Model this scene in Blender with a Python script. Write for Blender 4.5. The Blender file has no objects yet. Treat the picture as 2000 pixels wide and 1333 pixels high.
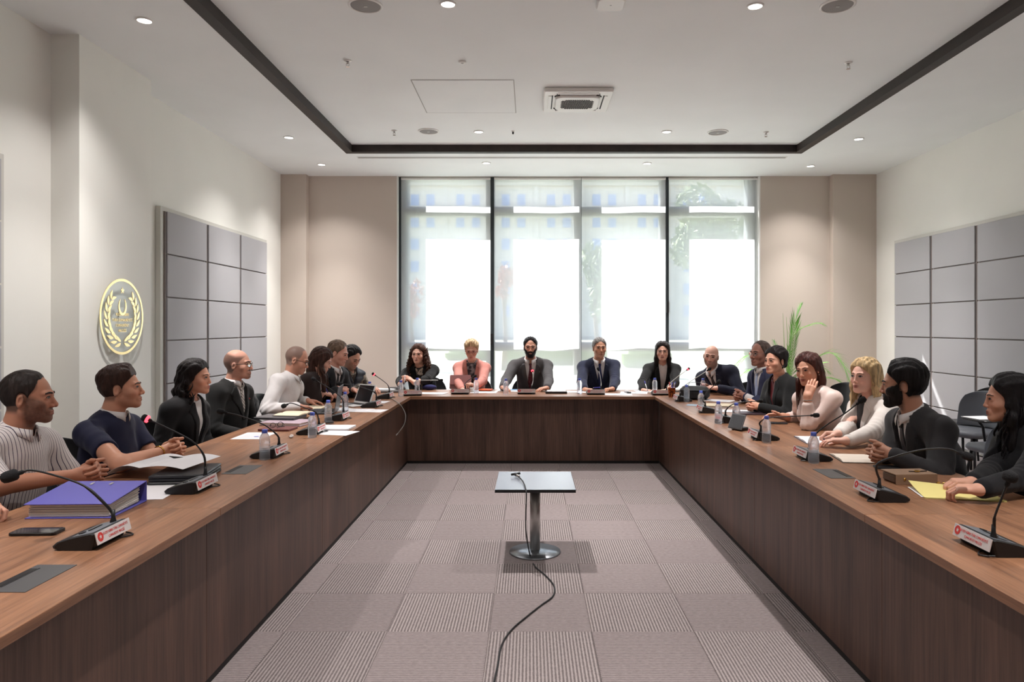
import bpy, bmesh, math, random
import numpy as np
from mathutils import Vector, Matrix

random.seed(7)
rng = np.random.RandomState(7)
SC = bpy.context.scene
COL = SC.collection
PI = math.pi

# ------------------------------------------------------------------ camera
F = 1390.0            # focal length in pixels of the 2000 px frame
CX, CY = 1035.0, 638.0
CAMZ = 1.4885
cam_d = bpy.data.cameras.new('camera')
cam = bpy.data.objects.new('camera', cam_d)
COL.objects.link(cam)
cam.location = (0, 0, CAMZ)
cam.rotation_euler = (PI / 2, 0, 0)
cam_d.sensor_width = 36.0
cam_d.lens = F / 2000 * 36.0
cam_d.shift_x = -(CX - 1000) / 2000
cam_d.shift_y = -(666.5 - CY) / 2000
cam_d.clip_start = 0.05
cam_d.clip_end = 500
SC.camera = cam

# ------------------------------------------------------------------ sky
W = bpy.data.worlds.new('sky_world')
SC.world = W
W.use_nodes = True
nt = W.node_tree
nt.nodes.clear()
sky = nt.nodes.new('ShaderNodeTexSky')
sky.sky_type = 'NISHITA'
sky.sun_disc = False
sky.sun_elevation = math.radians(43)
sky.sun_rotation = math.radians(-47)
sky.air_density = 1.0
sky.dust_density = 1.6
sky.ozone_density = 0.9
bg = nt.nodes.new('ShaderNodeBackground')
bg.inputs['Strength'].default_value = 0.31
ow = nt.nodes.new('ShaderNodeOutputWorld')
nt.links.new(sky.outputs[0], bg.inputs[0])
nt.links.new(bg.outputs[0], ow.inputs[0])

# ------------------------------------------------------------------ sun: high over the garden, from the left behind the blinds
sd = bpy.data.lights.new('sun', 'SUN')
sd.energy = 14.0
sd.angle = math.radians(0.6)
sd.color = (1.0, 0.98, 0.95)
sun = bpy.data.objects.new('sun', sd)
COL.objects.link(sun)
sun.location = (-20, 30, 30)
sun.rotation_euler = Vector((1.08, -1.0, -1.38)).to_track_quat('-Z', 'Y').to_euler()

# ------------------------------------------------------------------ exposure
SC.view_settings.view_transform = 'Standard'
SC.view_settings.look = 'None'
SC.view_settings.gamma = 1.0
SC.view_settings.use_curve_mapping = False
SC.view_settings.exposure = 0.75
DOWNLIGHT_W = 160.0
DOWNLIGHT_COL = (1.0, 0.955, 0.93)

# ------------------------------------------------------------------ helpers
def at(px, py, Y):
    """world point seen at a pixel of the photograph, at depth Y"""
    return Vector(((px - CX) * Y / F, Y, CAMZ - (py - CY) * Y / F))

def onz(px, py, z):
    Y = F * (CAMZ - z) / (py - CY)
    return Vector(((px - CX) * Y / F, Y, z))

def srgb(r, g, b):
    def c(u):
        u = u / 255.0
        return u / 12.92 if u <= 0.04045 else ((u + 0.055) / 1.055) ** 2.4
    return (c(r), c(g), c(b), 1.0)

MATS = {}
def mat(name, color=(0.8, 0.8, 0.8, 1), rough=0.5, metal=0.0, spec=0.5, emit=None, estr=0.0, trans=0.0, ior=1.45, alpha=1.0,
        noise=None, bump=None, sheen=0.0):
    """plain principled material; noise=(scale, amount, stretch xyz) varies the colour, bump=(scale, strength, stretch)"""
    if name in MATS:
        return MATS[name]
    m = bpy.data.materials.new(name)
    m.use_nodes = True
    N = m.node_tree
    p = N.nodes['Principled BSDF']
    if len(color) == 3:
        color = (*color, 1)
    p.inputs['Base Color'].default_value = color
    p.inputs['Roughness'].default_value = rough
    p.inputs['Metallic'].default_value = metal
    p.inputs['Specular IOR Level'].default_value = spec
    p.inputs['Transmission Weight'].default_value = trans
    p.inputs['IOR'].default_value = ior
    p.inputs['Alpha'].default_value = alpha
    p.inputs['Sheen Weight'].default_value = sheen
    if emit:
        p.inputs['Emission Color'].default_value = (*emit[:3], 1)
        p.inputs['Emission Strength'].default_value = estr
    def tex(scale, stretch, detail=3):
        tc = N.nodes.new('ShaderNodeTexCoord')
        mp = N.nodes.new('ShaderNodeMapping')
        mp.inputs['Scale'].default_value = stretch
        t = N.nodes.new('ShaderNodeTexNoise')
        t.inputs['Scale'].default_value = scale
        t.inputs['Detail'].default_value = detail
        N.links.new(tc.outputs['Object'], mp.inputs[0])
        N.links.new(mp.outputs[0], t.inputs['Vector'])
        return t
    if noise:
        t = tex(noise[0], noise[2])
        r = N.nodes.new('ShaderNodeValToRGB')
        a = noise[1]
        r.color_ramp.elements[0].position = 0.3
        r.color_ramp.elements[1].position = 0.7
        r.color_ramp.elements[0].color = tuple(c * (1 - a) for c in color[:3]) + (1,)
        r.color_ramp.elements[1].color = tuple(min(1, c * (1 + a)) for c in color[:3]) + (1,)
        N.links.new(t.outputs['Fac'], r.inputs[0])
        N.links.new(r.outputs[0], p.inputs['Base Color'])
    if bump:
        t = tex(bump[0], bump[2], 4)
        b = N.nodes.new('ShaderNodeBump')
        b.inputs['Strength'].default_value = bump[1]
        b.inputs['Distance'].default_value = 0.01
        N.links.new(t.outputs['Fac'], b.inputs['Height'])
        N.links.new(b.outputs[0], p.inputs['Normal'])
    MATS[name] = m
    return m

def tag(o, label=None, cat=None, group=None, kind=None):
    if label: o['label'] = label
    if cat: o['category'] = cat
    if group: o['group'] = group
    if kind: o['kind'] = kind
    return o

def empty(name, loc=(0, 0, 0), rz=0.0, label=None, cat=None, group=None):
    o = bpy.data.objects.new(name, None)
    COL.objects.link(o)
    o.location = loc
    o.rotation_euler = (0, 0, rz)
    o.empty_display_size = 0.05
    return tag(o, label, cat, group)

def link_mesh(name, me, m=None, parent=None, loc=(0, 0, 0), smooth=False):
    o = bpy.data.objects.new(name, me)
    COL.objects.link(o)
    o.location = loc
    if m is not None:
        for k in (m if isinstance(m, (list, tuple)) else [m]):
            me.materials.append(k)
    if parent is not None:
        o.parent = parent
    if smooth:
        me.polygons.foreach_set('use_smooth', [True] * len(me.polygons))
    return o

class MB:
    """mesh builder: collects shapes, builds ONE mesh"""
    def __init__(self):
        self.v, self.f, self.mi = [], [], []
    def add(self, vs, fs, mi=0):
        n = len(self.v)
        self.v += [tuple(q) for q in vs]
        self.f += [tuple(i + n for i in q) for q in fs]
        self.mi += [mi] * len(fs)
        return self
    def box(self, c, s, rot=None, mi=0, taper=1.0):
        hx, hy, hz = s[0] / 2, s[1] / 2, s[2] / 2
        vs = []
        for z in (-1, 1):
            t = taper if z > 0 else 1.0
            for x, y in ((-1, -1), (1, -1), (1, 1), (-1, 1)):
                q = Vector((x * hx * t, y * hy * t, z * hz))
                if rot is not None: q = rot @ q
                vs.append(q + Vector(c))
        return self.add(vs, [(3, 2, 1, 0), (4, 5, 6, 7), (0, 1, 5, 4), (1, 2, 6, 5), (2, 3, 7, 6), (3, 0, 4, 7)], mi)
    def b2(self, lo, hi, mi=0):
        lo, hi = Vector(lo), Vector(hi)
        return self.box((lo + hi) / 2, hi - lo, None, mi)
    def rbox(self, c, s, r, rot=None, mi=0, seg=3, zr=None):
        """box with rounded vertical edges and a small top/bottom chamfer"""
        hx, hy, hz = s[0] / 2, s[1] / 2, s[2] / 2
        zr = min(r * 0.5, hz * 0.6) if zr is None else zr
        out = []
        for lev, ins in ((-hz, zr), (-hz + zr, 0), (hz - zr, 0), (hz, zr)):
            ring = []
            for k, (sx, sy) in enumerate(((1, 1), (-1, 1), (-1, -1), (1, -1))):
                for i in range(seg + 1):
                    a = PI / 2 * (k + i / seg)
                    rr = max(r - ins, 0.0005)
                    ring.append(Vector((sx * (hx - r) + rr * math.cos(a), sy * (hy - r) + rr * math.sin(a), lev)))
            out.append(ring)
        n = len(out[0])
        vs = [q for ring in out for q in ring]
        if rot is not None: vs = [rot @ q for q in vs]
        vs = [q + Vector(c) for q in vs]
        fs = []
        for l in range(3):
            for i in range(n):
                j = (i + 1) % n
                fs.append((l * n + i, l * n + j, (l + 1) * n + j, (l + 1) * n + i))
        fs.append(tuple(reversed(range(n))))
        fs.append(tuple(range(3 * n, 4 * n)))
        return self.add(vs, fs, mi)
    def lathe(self, prof, c=(0, 0, 0), seg=24, rot=None, mi=0, cap=True):
        """prof: list of (r, z)"""
        vs, fs = [], []
        for r, z in prof:
            for i in range(seg):
                a = 2 * PI * i / seg
                q = Vector((r * math.cos(a), r * math.sin(a), z))
                if rot is not None: q = rot @ q
                vs.append(q + Vector(c))
        for l in range(len(prof) - 1):
            for i in range(seg):
                j = (i + 1) % seg
                fs.append((l * seg + i, l * seg + j, (l + 1) * seg + j, (l + 1) * seg + i))
        if cap:
            fs.append(tuple(reversed(range(seg))))
            fs.append(tuple(range((len(prof) - 1) * seg, len(prof) * seg)))
        return self.add(vs, fs, mi)
    def tube(self, pts, rad, seg=8, mi=0, flat=None):
        """tube along points; rad is a number or one per point"""
        pts = [Vector(q) for q in pts]
        n = len(pts)
        rs = list(rad) if isinstance(rad, (list, tuple, np.ndarray)) else [rad] * n
        vs, fs = [], []
        t0 = (pts[1] - pts[0]).normalized()
        ref = Vector((0, 0, 1)) if abs(t0.z) < 0.9 else Vector((1, 0, 0))
        u = (ref - t0 * ref.dot(t0)).normalized()
        for i, q in enumerate(pts):
            t = (pts[min(i + 1, n - 1)] - pts[max(i - 1, 0)])
            if t.length < 1e-9: t = t0
            t = t.normalized()
            u = (u - t * u.dot(t))
            u = u.normalized() if u.length > 1e-6 else t.orthogonal().normalized()
            w = t.cross(u)
            for k in range(seg):
                a = 2 * PI * k / seg
                fl = 1.0 if flat is None else flat
                vs.append(q + (u * math.cos(a) * fl + w * math.sin(a)) * rs[i])
        for l in range(n - 1):
            for k in range(seg):
                j = (k + 1) % seg
                fs.append((l * seg + k, l * seg + j, (l + 1) * seg + j, (l + 1) * seg + k))
        fs.append(tuple(reversed(range(seg))))
        fs.append(tuple(range((n - 1) * seg, n * seg)))
        return self.add(vs, fs, mi)
    def prism(self, outline, z0, z1, tf=None, mi=0):
        """outline of (x, y) counter-clockwise, extruded z0..z1, then tf(Vector)"""
        n = len(outline)
        vs = [Vector((x, y, z0)) for x, y in outline] + [Vector((x, y, z1)) for x, y in outline]
        if tf is not None: vs = [tf(q) for q in vs]
        fs = [tuple(reversed(range(n))), tuple(range(n, 2 * n))]
        for i in range(n):
            j = (i + 1) % n
            fs.append((i, j, n + j, n + i))
        return self.add(vs, fs, mi)
    def sphere(self, c, r, seg=16, rings=10, rot=None, mi=0):
        r = Vector(r) if not isinstance(r, (int, float)) else Vector((r, r, r))
        prof = []
        vs, fs = [], []
        for j in range(rings + 1):
            th = PI * j / rings
            for i in range(seg):
                a = 2 * PI * i / seg
                q = Vector((r.x * math.sin(th) * math.cos(a), r.y * math.sin(th) * math.sin(a), -r.z * math.cos(th)))
                if rot is not None: q = rot @ q
                vs.append(q + Vector(c))
        for j in range(rings):
            for i in range(seg):
                k = (i + 1) % seg
                fs.append((j * seg + i, j * seg + k, (j + 1) * seg + k, (j + 1) * seg + i))
        return self.add(vs, fs, mi)
    def mesh(self, name='m'):
        me = bpy.data.meshes.new(name)
        me.from_pydata(self.v, [], self.f)
        me.polygons.foreach_set('material_index', self.mi)
        me.validate()
        return me
    def build(self, name, m=None, parent=None, loc=(0, 0, 0), smooth=False, bevel=0.0):
        o = link_mesh(name, self.mesh(name), m, parent, loc, smooth)
        if bevel:
            b = o.modifiers.new('b', 'BEVEL')
            b.width = bevel
            b.segments = 2
            b.limit_method = 'ANGLE'
        return o

def auto_smooth(o, ang=35):
    me = o.data
    me.polygons.foreach_set('use_smooth', [True] * len(me.polygons))
    try:
        me.set_sharp_from_angle(angle=math.radians(ang))
    except Exception:
        pass
    return o

def struct(o):
    o['kind'] = 'structure'
    return o

def copy_tree(o, parent=None):
    c = o.copy()
    COL.objects.link(c)
    if parent is not None: c.parent = parent
    for ch in [x for x in o.children]:
        copy_tree(ch, c)
    return c

def bez(pts, n=20):
    """smooth (Catmull-Rom) curve through points"""
    pts = [Vector(q) for q in pts]
    P = [pts[0] * 2 - pts[1]] + pts + [pts[-1] * 2 - pts[-2]]
    out = []
    m = len(pts) - 1
    for i in range(m):
        a, b, c, d = P[i:i + 4]
        k = max(2, n // m)
        for j in range(k):
            t = j / k
            out.append(0.5 * ((2 * b) + (c - a) * t + (2 * a - 5 * b + 4 * c - d) * t * t + (3 * b - a - 3 * c + d) * t ** 3))
    out.append(pts[-1])
    return out

def text_mesh(s, size, align='LEFT', ext=0.0003, cw=1.0):
    cu = bpy.data.curves.new('lettering', 'FONT')
    cu.body = s
    cu.size = size
    cu.align_x = align
    cu.align_y = 'CENTER'
    cu.extrude = ext
    cu.resolution_u = 2
    ob = bpy.data.objects.new('tmp', cu)
    COL.objects.link(ob)
    dg = bpy.context.evaluated_depsgraph_get()
    me = bpy.data.meshes.new_from_object(ob.evaluated_get(dg))
    bpy.data.objects.remove(ob)
    bpy.data.curves.remove(cu)
    me.materials.clear()
    return me
# ================================================================== materials of the room
def wall_mat(name, col, bumpS=0.04):
    return mat(name, col, 0.75, spec=0.25, noise=(1.3, 0.02, (1, 1, 1)), bump=(240, bumpS, (1, 1, 1)))
M_wall = wall_mat('painted wall', srgb(238, 237, 231))
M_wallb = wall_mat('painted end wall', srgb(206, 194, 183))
M_ceil = wall_mat('painted ceiling', srgb(238, 241, 241), 0.02)
M_white = mat('white plastic', srgb(232, 231, 228), 0.45)
M_black = mat('black plastic', srgb(24, 24, 26), 0.42)
M_darkgrey = mat('dark grey plastic', srgb(52, 54, 58), 0.4)
M_alu = mat('window aluminium', srgb(120, 124, 126), 0.45, metal=0.3)
M_alu_silhouette = mat('silhouetted window post', srgb(46, 52, 55), 0.4, metal=0.2)  # silhouette shade of the window frame put into the colour
M_steel = mat('brushed steel', srgb(196, 194, 192), 0.42, metal=1.0, bump=(60, 0.05, (1, 1, 30)))
M_trim = mat('dark wood ceiling trim', srgb(46, 38, 35), 0.55, noise=(9, 0.25, (1, 0.15, 1)))
M_lens = mat('lamp lens', (1, 1, 1), 0.4, emit=(1.0, 0.95, 0.9), estr=5.0)

def wood(name, dark, light, axis, rough=0.38, scale=3.0):
    """fine straight grain running along one axis (0, 1, 2)"""
    m = bpy.data.materials.new(name)
    m.use_nodes = True
    N = m.node_tree
    p = N.nodes['Principled BSDF']
    tc = N.nodes.new('ShaderNodeTexCoord')
    mp = N.nodes.new('ShaderNodeMapping')
    st = [26.0, 26.0, 26.0]
    st[axis] = 0.9
    mp.inputs['Scale'].default_value = st
    n1 = N.nodes.new('ShaderNodeTexNoise')
    n1.inputs['Scale'].default_value = scale
    n1.inputs['Detail'].default_value = 5
    n1.inputs['Roughness'].default_value = 0.65
    st2 = [4.5, 4.5, 4.5]
    st2[axis] = 0.35
    mp2 = N.nodes.new('ShaderNodeMapping')
    mp2.inputs['Scale'].default_value = st2
    n2 = N.nodes.new('ShaderNodeTexNoise')
    n2.inputs['Scale'].default_value = 2.0
    n2.inputs['Detail'].default_value = 3
    n2.inputs['Distortion'].default_value = 0.6
    mx = N.nodes.new('ShaderNodeMath')
    mx.operation = 'ADD'
    ml = N.nodes.new('ShaderNodeMath')
    ml.operation = 'MULTIPLY'
    ml.inputs[1].default_value = 0.55
    ml2 = N.nodes.new('ShaderNodeMath')
    ml2.operation = 'MULTIPLY'
    ml2.inputs[1].default_value = 0.45
    r = N.nodes.new('ShaderNodeValToRGB')
    r.color_ramp.elements[0].position = 0.36
    r.color_ramp.elements[1].position = 0.66
    r.color_ramp.elements[0].color = dark
    r.color_ramp.elements[1].color = light
    L = N.links.new
    L(tc.outputs['Object'], mp.inputs[0]); L(tc.outputs['Object'], mp2.inputs[0])
    L(mp.outputs[0], n1.inputs['Vector']); L(mp2.outputs[0], n2.inputs['Vector'])
    L(n1.outputs['Fac'], ml.inputs[0]); L(n2.outputs['Fac'], ml2.inputs[0])
    L(ml.outputs[0], mx.inputs[0]); L(ml2.outputs[0], mx.inputs[1])
    L(mx.outputs[0], r.inputs[0]); L(r.outputs[0], p.inputs['Base Color'])
    b = N.nodes.new('ShaderNodeBump')
    b.inputs['Strength'].default_value = 0.08
    b.inputs['Distance'].default_value = 0.004
    L(n1.outputs['Fac'], b.inputs['Height']); L(b.outputs[0], p.inputs['Normal'])
    p.inputs['Roughness'].default_value = rough
    p.inputs['Specular IOR Level'].default_value = 0.45
    return m
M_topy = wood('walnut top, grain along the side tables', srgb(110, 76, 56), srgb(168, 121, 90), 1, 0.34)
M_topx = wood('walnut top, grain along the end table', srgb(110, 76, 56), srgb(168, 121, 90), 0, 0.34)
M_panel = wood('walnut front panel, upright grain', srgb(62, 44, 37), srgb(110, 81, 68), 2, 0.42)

def carpet(name, axis):
    """ribbed loop carpet, ribs along one axis"""
    m = bpy.data.materials.new(name)
    m.use_nodes = True
    N = m.node_tree
    L = N.links.new
    p = N.nodes['Principled BSDF']
    tc = N.nodes.new('ShaderNodeTexCoord')
    geo = N.nodes.new('ShaderNodeNewGeometry')
    wv = N.nodes.new('ShaderNodeTexWave')
    wv.wave_type = 'BANDS'
    wv.bands_direction = 'X' if axis == 1 else 'Y'
    wv.inputs['Scale'].default_value = 20.0
    wv.inputs['Distortion'].default_value = 1.2
    wv.inputs['Detail'].default_value = 3
    wv.inputs['Detail Scale'].default_value = 6
    L(geo.outputs['Position'], wv.inputs['Vector'])
    mp = N.nodes.new('ShaderNodeMapping')
    s = [150.0, 150.0, 1.0]
    s[axis] = 38.0
    mp.inputs['Scale'].default_value = s
    L(geo.outputs['Position'], mp.inputs[0])
    n = N.nodes.new('ShaderNodeTexNoise')
    n.inputs['Scale'].default_value = 1.0
    n.inputs['Detail'].default_value = 2
    L(mp.outputs[0], n.inputs['Vector'])
    mx = N.nodes.new('ShaderNodeMix')
    mx.data_type = 'FLOAT'
    mx.inputs[0].default_value = 0.42 if axis == 1 else 0.62
    L(wv.outputs['Fac'], mx.inputs[2]); L(n.outputs['Fac'], mx.inputs[3])
    r = N.nodes.new('ShaderNodeValToRGB')
    e = r.color_ramp.elements
    e[0].position, e[1].position = (0.22, 0.78)
    e[0].color = srgb(112, 103, 103) if axis == 1 else srgb(122, 112, 112)
    e[1].color = srgb(176, 165, 163) if axis == 1 else srgb(168, 156, 155)
    L(mx.outputs[0], r.inputs[0])
    oi = N.nodes.new('ShaderNodeObjectInfo')
    hs = N.nodes.new('ShaderNodeHueSaturation')
    mr = N.nodes.new('ShaderNodeMapRange')
    mr.inputs['To Min'].default_value = 0.94
    mr.inputs['To Max'].default_value = 1.06
    L(oi.outputs['Random'], mr.inputs[0]); L(mr.outputs[0], hs.inputs['Value'])
    L(r.outputs[0], hs.inputs['Color'])
    L(hs.outputs[0], p.inputs['Base Color'])
    b = N.nodes.new('ShaderNodeBump')
    b.inputs['Strength'].default_value = 0.5
    b.inputs['Distance'].default_value = 0.004
    L(mx.outputs[0], b.inputs['Height']); L(b.outputs[0], p.inputs['Normal'])
    p.inputs['Roughness'].default_value = 0.95
    p.inputs['Specular IOR Level'].default_value = 0.1
    return m
M_cy = carpet('ribbed carpet tile', 1)
M_cx = carpet('carpet tile turned a quarter', 0)

# ================================================================== the room shell
XL, XR = -3.77, 5.24          # side walls
YB, YP = 10.89, 10.76         # end wall, pilasters of the end wall
YN = -3.2                     # wall behind the camera
ZL, ZR = 3.79, 3.88           # lower and raised ceiling
WX0, WX1 = -2.037, 3.525      # window opening

def box_struct(name, lo, hi, m, parent=None):
    return struct(MB().b2(lo, hi).build(name, m, parent))

floor = box_struct('floor', (XL - .2, YN - .2, -0.22), (XR + .2, 11.5, -0.012), mat('screed under the carpet', srgb(120, 112, 112), 0.9))
# carpet tiles, one object each (quarter-turned like a chessboard)
tile_me = []
for k in range(2):
    bm_ = MB()
    s_, g_ = 0.4985, 0.006
    bm_.add([(-s_/2, -s_/2, -.012), (s_/2, -s_/2, -.012), (s_/2, s_/2, -.012), (-s_/2, s_/2, -.012),
             (-s_/2, -s_/2, -.003), (s_/2, -s_/2, -.003), (s_/2, s_/2, -.003), (-s_/2, s_/2, -.003),
             (-s_/2+g_, -s_/2+g_, 0), (s_/2-g_, -s_/2+g_, 0), (s_/2-g_, s_/2-g_, 0), (-s_/2+g_, s_/2-g_, 0)],
            [(0, 1, 5, 4), (1, 2, 6, 5), (2, 3, 7, 6), (3, 0, 4, 7), (4, 5, 9, 8), (5, 6, 10, 9), (6, 7, 11, 10), (7, 4, 8, 11), (8, 9, 10, 11)])
    me_ = bm_.mesh('carpet_tile')
    me_.materials.append((M_cy, M_cx)[k])
    tile_me.append(me_)
for i in range(-8, 11):
    for j in range(-8, 16):
        x, y = 0.052 + 0.5 * i, 3.225 + 0.497 * j
        near = -1.9 < x < 2.0 and 1.0 < y < 8.0
        if x < XL + .2 or x > XR - .2 or y < 0.2 or y > 10.7: continue
        o = bpy.data.objects.new('carpet_tile', tile_me[(i + j) % 2])
        COL.objects.link(o)
        o.location = (x, y, 0)
        o.parent = floor

wl = box_struct('wall_left', (XL - .2, YN, 0), (XL, 11.2, ZL + .3), M_wall)
struct(MB().b2((XL, 5.60, 0), (-3.546, 6.66, ZL)).build('pilaster', M_wall, wl))
wr = box_struct('wall_right', (XR, YN, 0), (XR + .2, 11.2, ZL + .3), M_wall)
wb = empty('wall_back', (0, YB, 0)); struct(wb)
def wpart(lo, hi, m=M_wallb, name='wall_section'):
    return struct(MB().b2((lo[0], lo[1] - YB, lo[2]), (hi[0], hi[1] - YB, hi[2])).build(name, m, wb))
wpart((XL, YB, 0), (WX0, YB + .42, ZL + .2))
wpart((WX1, YB, 0), (XR, YB + .42, ZL + .2))
wpart((XL, YP, 0), (-3.383, YB, ZL), name='pilaster')
wpart((4.583, YP, 0), (XR, YB, ZL), name='pilaster')
wpart((WX0, YB + .02, ZL + .02), (WX1, YB + .42, ZL + .5), name='lintel')
box_struct('wall_front', (XL, YN - .2, 0), (XR, YN, ZL + .3), M_wall)

# ceiling: a lower border round a raised field edged by a dark trim
TX0, TX1, TY1, TY0 = -2.44, 3.61, 9.46, -1.6   # outer edge of the dark trim
TW = 0.10
ceil = empty('ceiling', (0, 0, ZL)); struct(ceil)
def cpart(name, lo, hi, m=M_ceil):
    return struct(MB().b2((lo[0], lo[1], lo[2] - ZL), (hi[0], hi[1], hi[2] - ZL)).build(name, m, ceil))
cpart('border', (XL, YN, ZL), (TX0, YB + .05, ZL + .2))
cpart('border', (TX1, YN, ZL), (XR, YB + .05, ZL + .2))
cpart('border', (TX0, TY1, ZL), (TX1, YB + .02, ZL + .2))
cpart('border', (TX0, YN, ZL), (TX1, TY0, ZL + .2))
cpart('raised_field', (TX0 + TW, TY0 + TW, ZR), (TX1 - TW, TY1 - TW, ZR + .15))
M_groove = mat('hatch joint', srgb(168, 166, 163), 0.8)
tr = empty('trim_1', (0, 0, ZL)); struct(tr)
for lo, hi in (((TX0, TY0, -.004), (TX0 + TW, TY1, .12)), ((TX1 - TW, TY0, -.004), (TX1, TY1, .12)),
               ((TX0 + TW, TY1 - TW, -.004), (TX1 - TW, TY1, .12)), ((TX0 + TW, TY0, -.004), (TX1 - TW, TY0 + TW, .12))):
    struct(MB().b2(lo, hi).build('trim_board', M_trim, tr))

# access hatch in the raised field: a flush panel in a thin joint
hx = [at(803, 156, F * (ZR - CAMZ) / 482).x, at(1003, 156, F * (ZR - CAMZ) / 482).x]
hy = [F * (ZR - CAMZ) / 482, F * (ZR - CAMZ) / 418]
ht = empty('ceiling_hatch', ((hx[0] + hx[1]) / 2, (hy[0] + hy[1]) / 2, ZR), 0, 'flush square access hatch in the white ceiling left of the air conditioner', 'hatch')
hw, hd = hx[1] - hx[0], hy[1] - hy[0]
MB().b2((-hw/2 + .006, -hd/2 + .006, -.004), (hw/2 - .006, hd/2 - .006, .02)).build('panel', M_ceil, ht)
fm = MB()
for lo, hi in (((-hw/2 - .006, -hd/2 - .006), (hw/2 + .006, -hd/2 + .002)), ((-hw/2 - .006, hd/2 - .002), (hw/2 + .006, hd/2 + .006)),
               ((-hw/2 - .006, -hd/2), (-hw/2 + .002, hd/2)), ((hw/2 - .002, -hd/2), (hw/2 + .006, hd/2))):
    fm.b2((*lo, -.002), (*hi, .01))
fm.build('frame', M_groove, ht)

# ------------------------------------------------------------------ the window wall with sheer roller blinds
FY0, FY1 = 11.04, 11.24
def fx(px): return (px - CX) * FY0 / F
def fz(py): return CAMZ - (py - CY) * FY0 / F
win = empty('window_1', ((WX0 + WX1) / 2, FY0, 0)); struct(win)
W0 = Vector(((WX0 + WX1) / 2, FY0, 0))
def wadd(name, lo, hi, m=M_alu):
    o = MB().b2(Vector(lo) - W0, Vector(hi) - W0).build(name, m, win, bevel=0.003)
    return struct(o)
mull = [(775, 797), (949, 966), (1121, 1136), (1290, 1307), (1460, 1484)]
for a, b in mull:
    wadd('mullion', (fx(a), FY0, 0), (fx(b), FY1, ZL + .3))
for (a0, a1), (b0, b1) in zip(mull[:-1], mull[1:]):
    for y0, y1 in ((404, 422), (669, 686)):
        wadd('transom', (fx(a1), FY0, fz(y1)), (fx(b0), FY1, fz(y0)))
    wadd('sill_rail', (fx(a1), FY0, 0), (fx(b0), FY1, .09))
    wadd('head_rail', (fx(a1), FY0, ZL - .02), (fx(b0), FY1, ZL + .1))
# thin glazing beads show as the second outline inside each sash
M_glass = bpy.data.materials.new('window glass')
M_glass.use_nodes = True
N = M_glass.node_tree
N.nodes.clear()
o_ = N.nodes.new('ShaderNodeOutputMaterial'); mxs = N.nodes.new('ShaderNodeMixShader')
tr_ = N.nodes.new('ShaderNodeBsdfTransparent'); gl_ = N.nodes.new('ShaderNodeBsdfGlossy')
tr_.inputs[0].default_value = (0.95, 0.97, 0.97, 1); gl_.inputs['Roughness'].default_value = 0.02
fr_ = N.nodes.new('ShaderNodeFresnel'); fr_.inputs[0].default_value = 1.45
N.links.new(fr_.outputs[0], mxs.inputs[0]); N.links.new(tr_.outputs[0], mxs.inputs[1]); N.links.new(gl_.outputs[0], mxs.inputs[2])
N.links.new(mxs.outputs[0], o_.inputs[0])
rows = [(.09, fz(686)), (fz(669), fz(422)), (fz(404), ZL - .02)]
for (a0, a1), (b0, b1) in zip(mull[:-1], mull[1:]):
    for z0, z1 in rows:
        g = MB().add([(fx(a1), 11.15, z0), (fx(b0), 11.15, z0), (fx(b0), 11.15, z1), (fx(a1), 11.15, z1)], [(0, 1, 2, 3)])
        g.v = [tuple(Vector(q) - W0) for q in g.v]
        struct(g.build('pane', M_glass, win))
# added posts in the blind gaps, coloured dark for the bare frame's silhouette
for a, b in ((776, 783.5), (958.5, 965), (1300, 1305.5)):
    wadd('silhouette_post', (fx(a), 10.985, 0), (fx(b), 11.04, ZL), M_alu_silhouette)
for px, py in ((960.5, 663), (1302.5, 600)):
    wadd('latch', (fx(px) - .02, 10.955, fz(py) - .09), (fx(px) + .025, 10.985, fz(py) + .09), M_black)

M_blind = bpy.data.materials.new('sheer blind fabric')
M_blind.use_nodes = True
N = M_blind.node_tree
N.nodes.clear()
L = N.links.new
o_ = N.nodes.new('ShaderNodeOutputMaterial')
tr_ = N.nodes.new('ShaderNodeBsdfTransparent'); tl_ = N.nodes.new('ShaderNodeBsdfTranslucent'); df_ = N.nodes.new('ShaderNodeBsdfDiffuse')
BLIND_OPEN = 0.38
tl_.inputs[0].default_value = (0.88, 0.91, 0.92, 1); df_.inputs[0].default_value = (0.84, 0.86, 0.86, 1)
m1 = N.nodes.new('ShaderNodeMixShader'); m2 = N.nodes.new('ShaderNodeMixShader')
m1.inputs[0].default_value = 0.45
tcb = N.nodes.new('ShaderNodeTexCoord'); mpb = N.nodes.new('ShaderNodeMapping'); nb = N.nodes.new('ShaderNodeTexNoise')
mpb.inputs['Scale'].default_value = (40, 1, 0.6)
nb.inputs['Scale'].default_value = 1.5
mrb = N.nodes.new('ShaderNodeMapRange')
mrb.inputs['To Min'].default_value = BLIND_OPEN + .02; mrb.inputs['To Max'].default_value = BLIND_OPEN - .02
L(tcb.outputs['Object'], mpb.inputs[0]); L(mpb.outputs[0], nb.inputs['Vector']); L(nb.outputs['Fac'], mrb.inputs[0])
L(mrb.outputs[0], m2.inputs[0])
L(tl_.outputs[0], m1.inputs[1]); L(df_.outputs[0], m1.inputs[2])
L(m1.outputs[0], m2.inputs[1]); L(tr_.outputs[0], m2.inputs[2]); L(m2.outputs[0], o_.inputs[0])
YBL = 10.965
def bx(px): return (px - CX) * YBL / F
blind_lab = ['sheer white roller blind over the leftmost window bay', 'sheer white roller blind over the second window bay, behind the person in the grey suit',
             'sheer white roller blind over the third window bay, behind the person in the navy suit', 'sheer white roller blind over the rightmost window bay, beside the palm']
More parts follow.
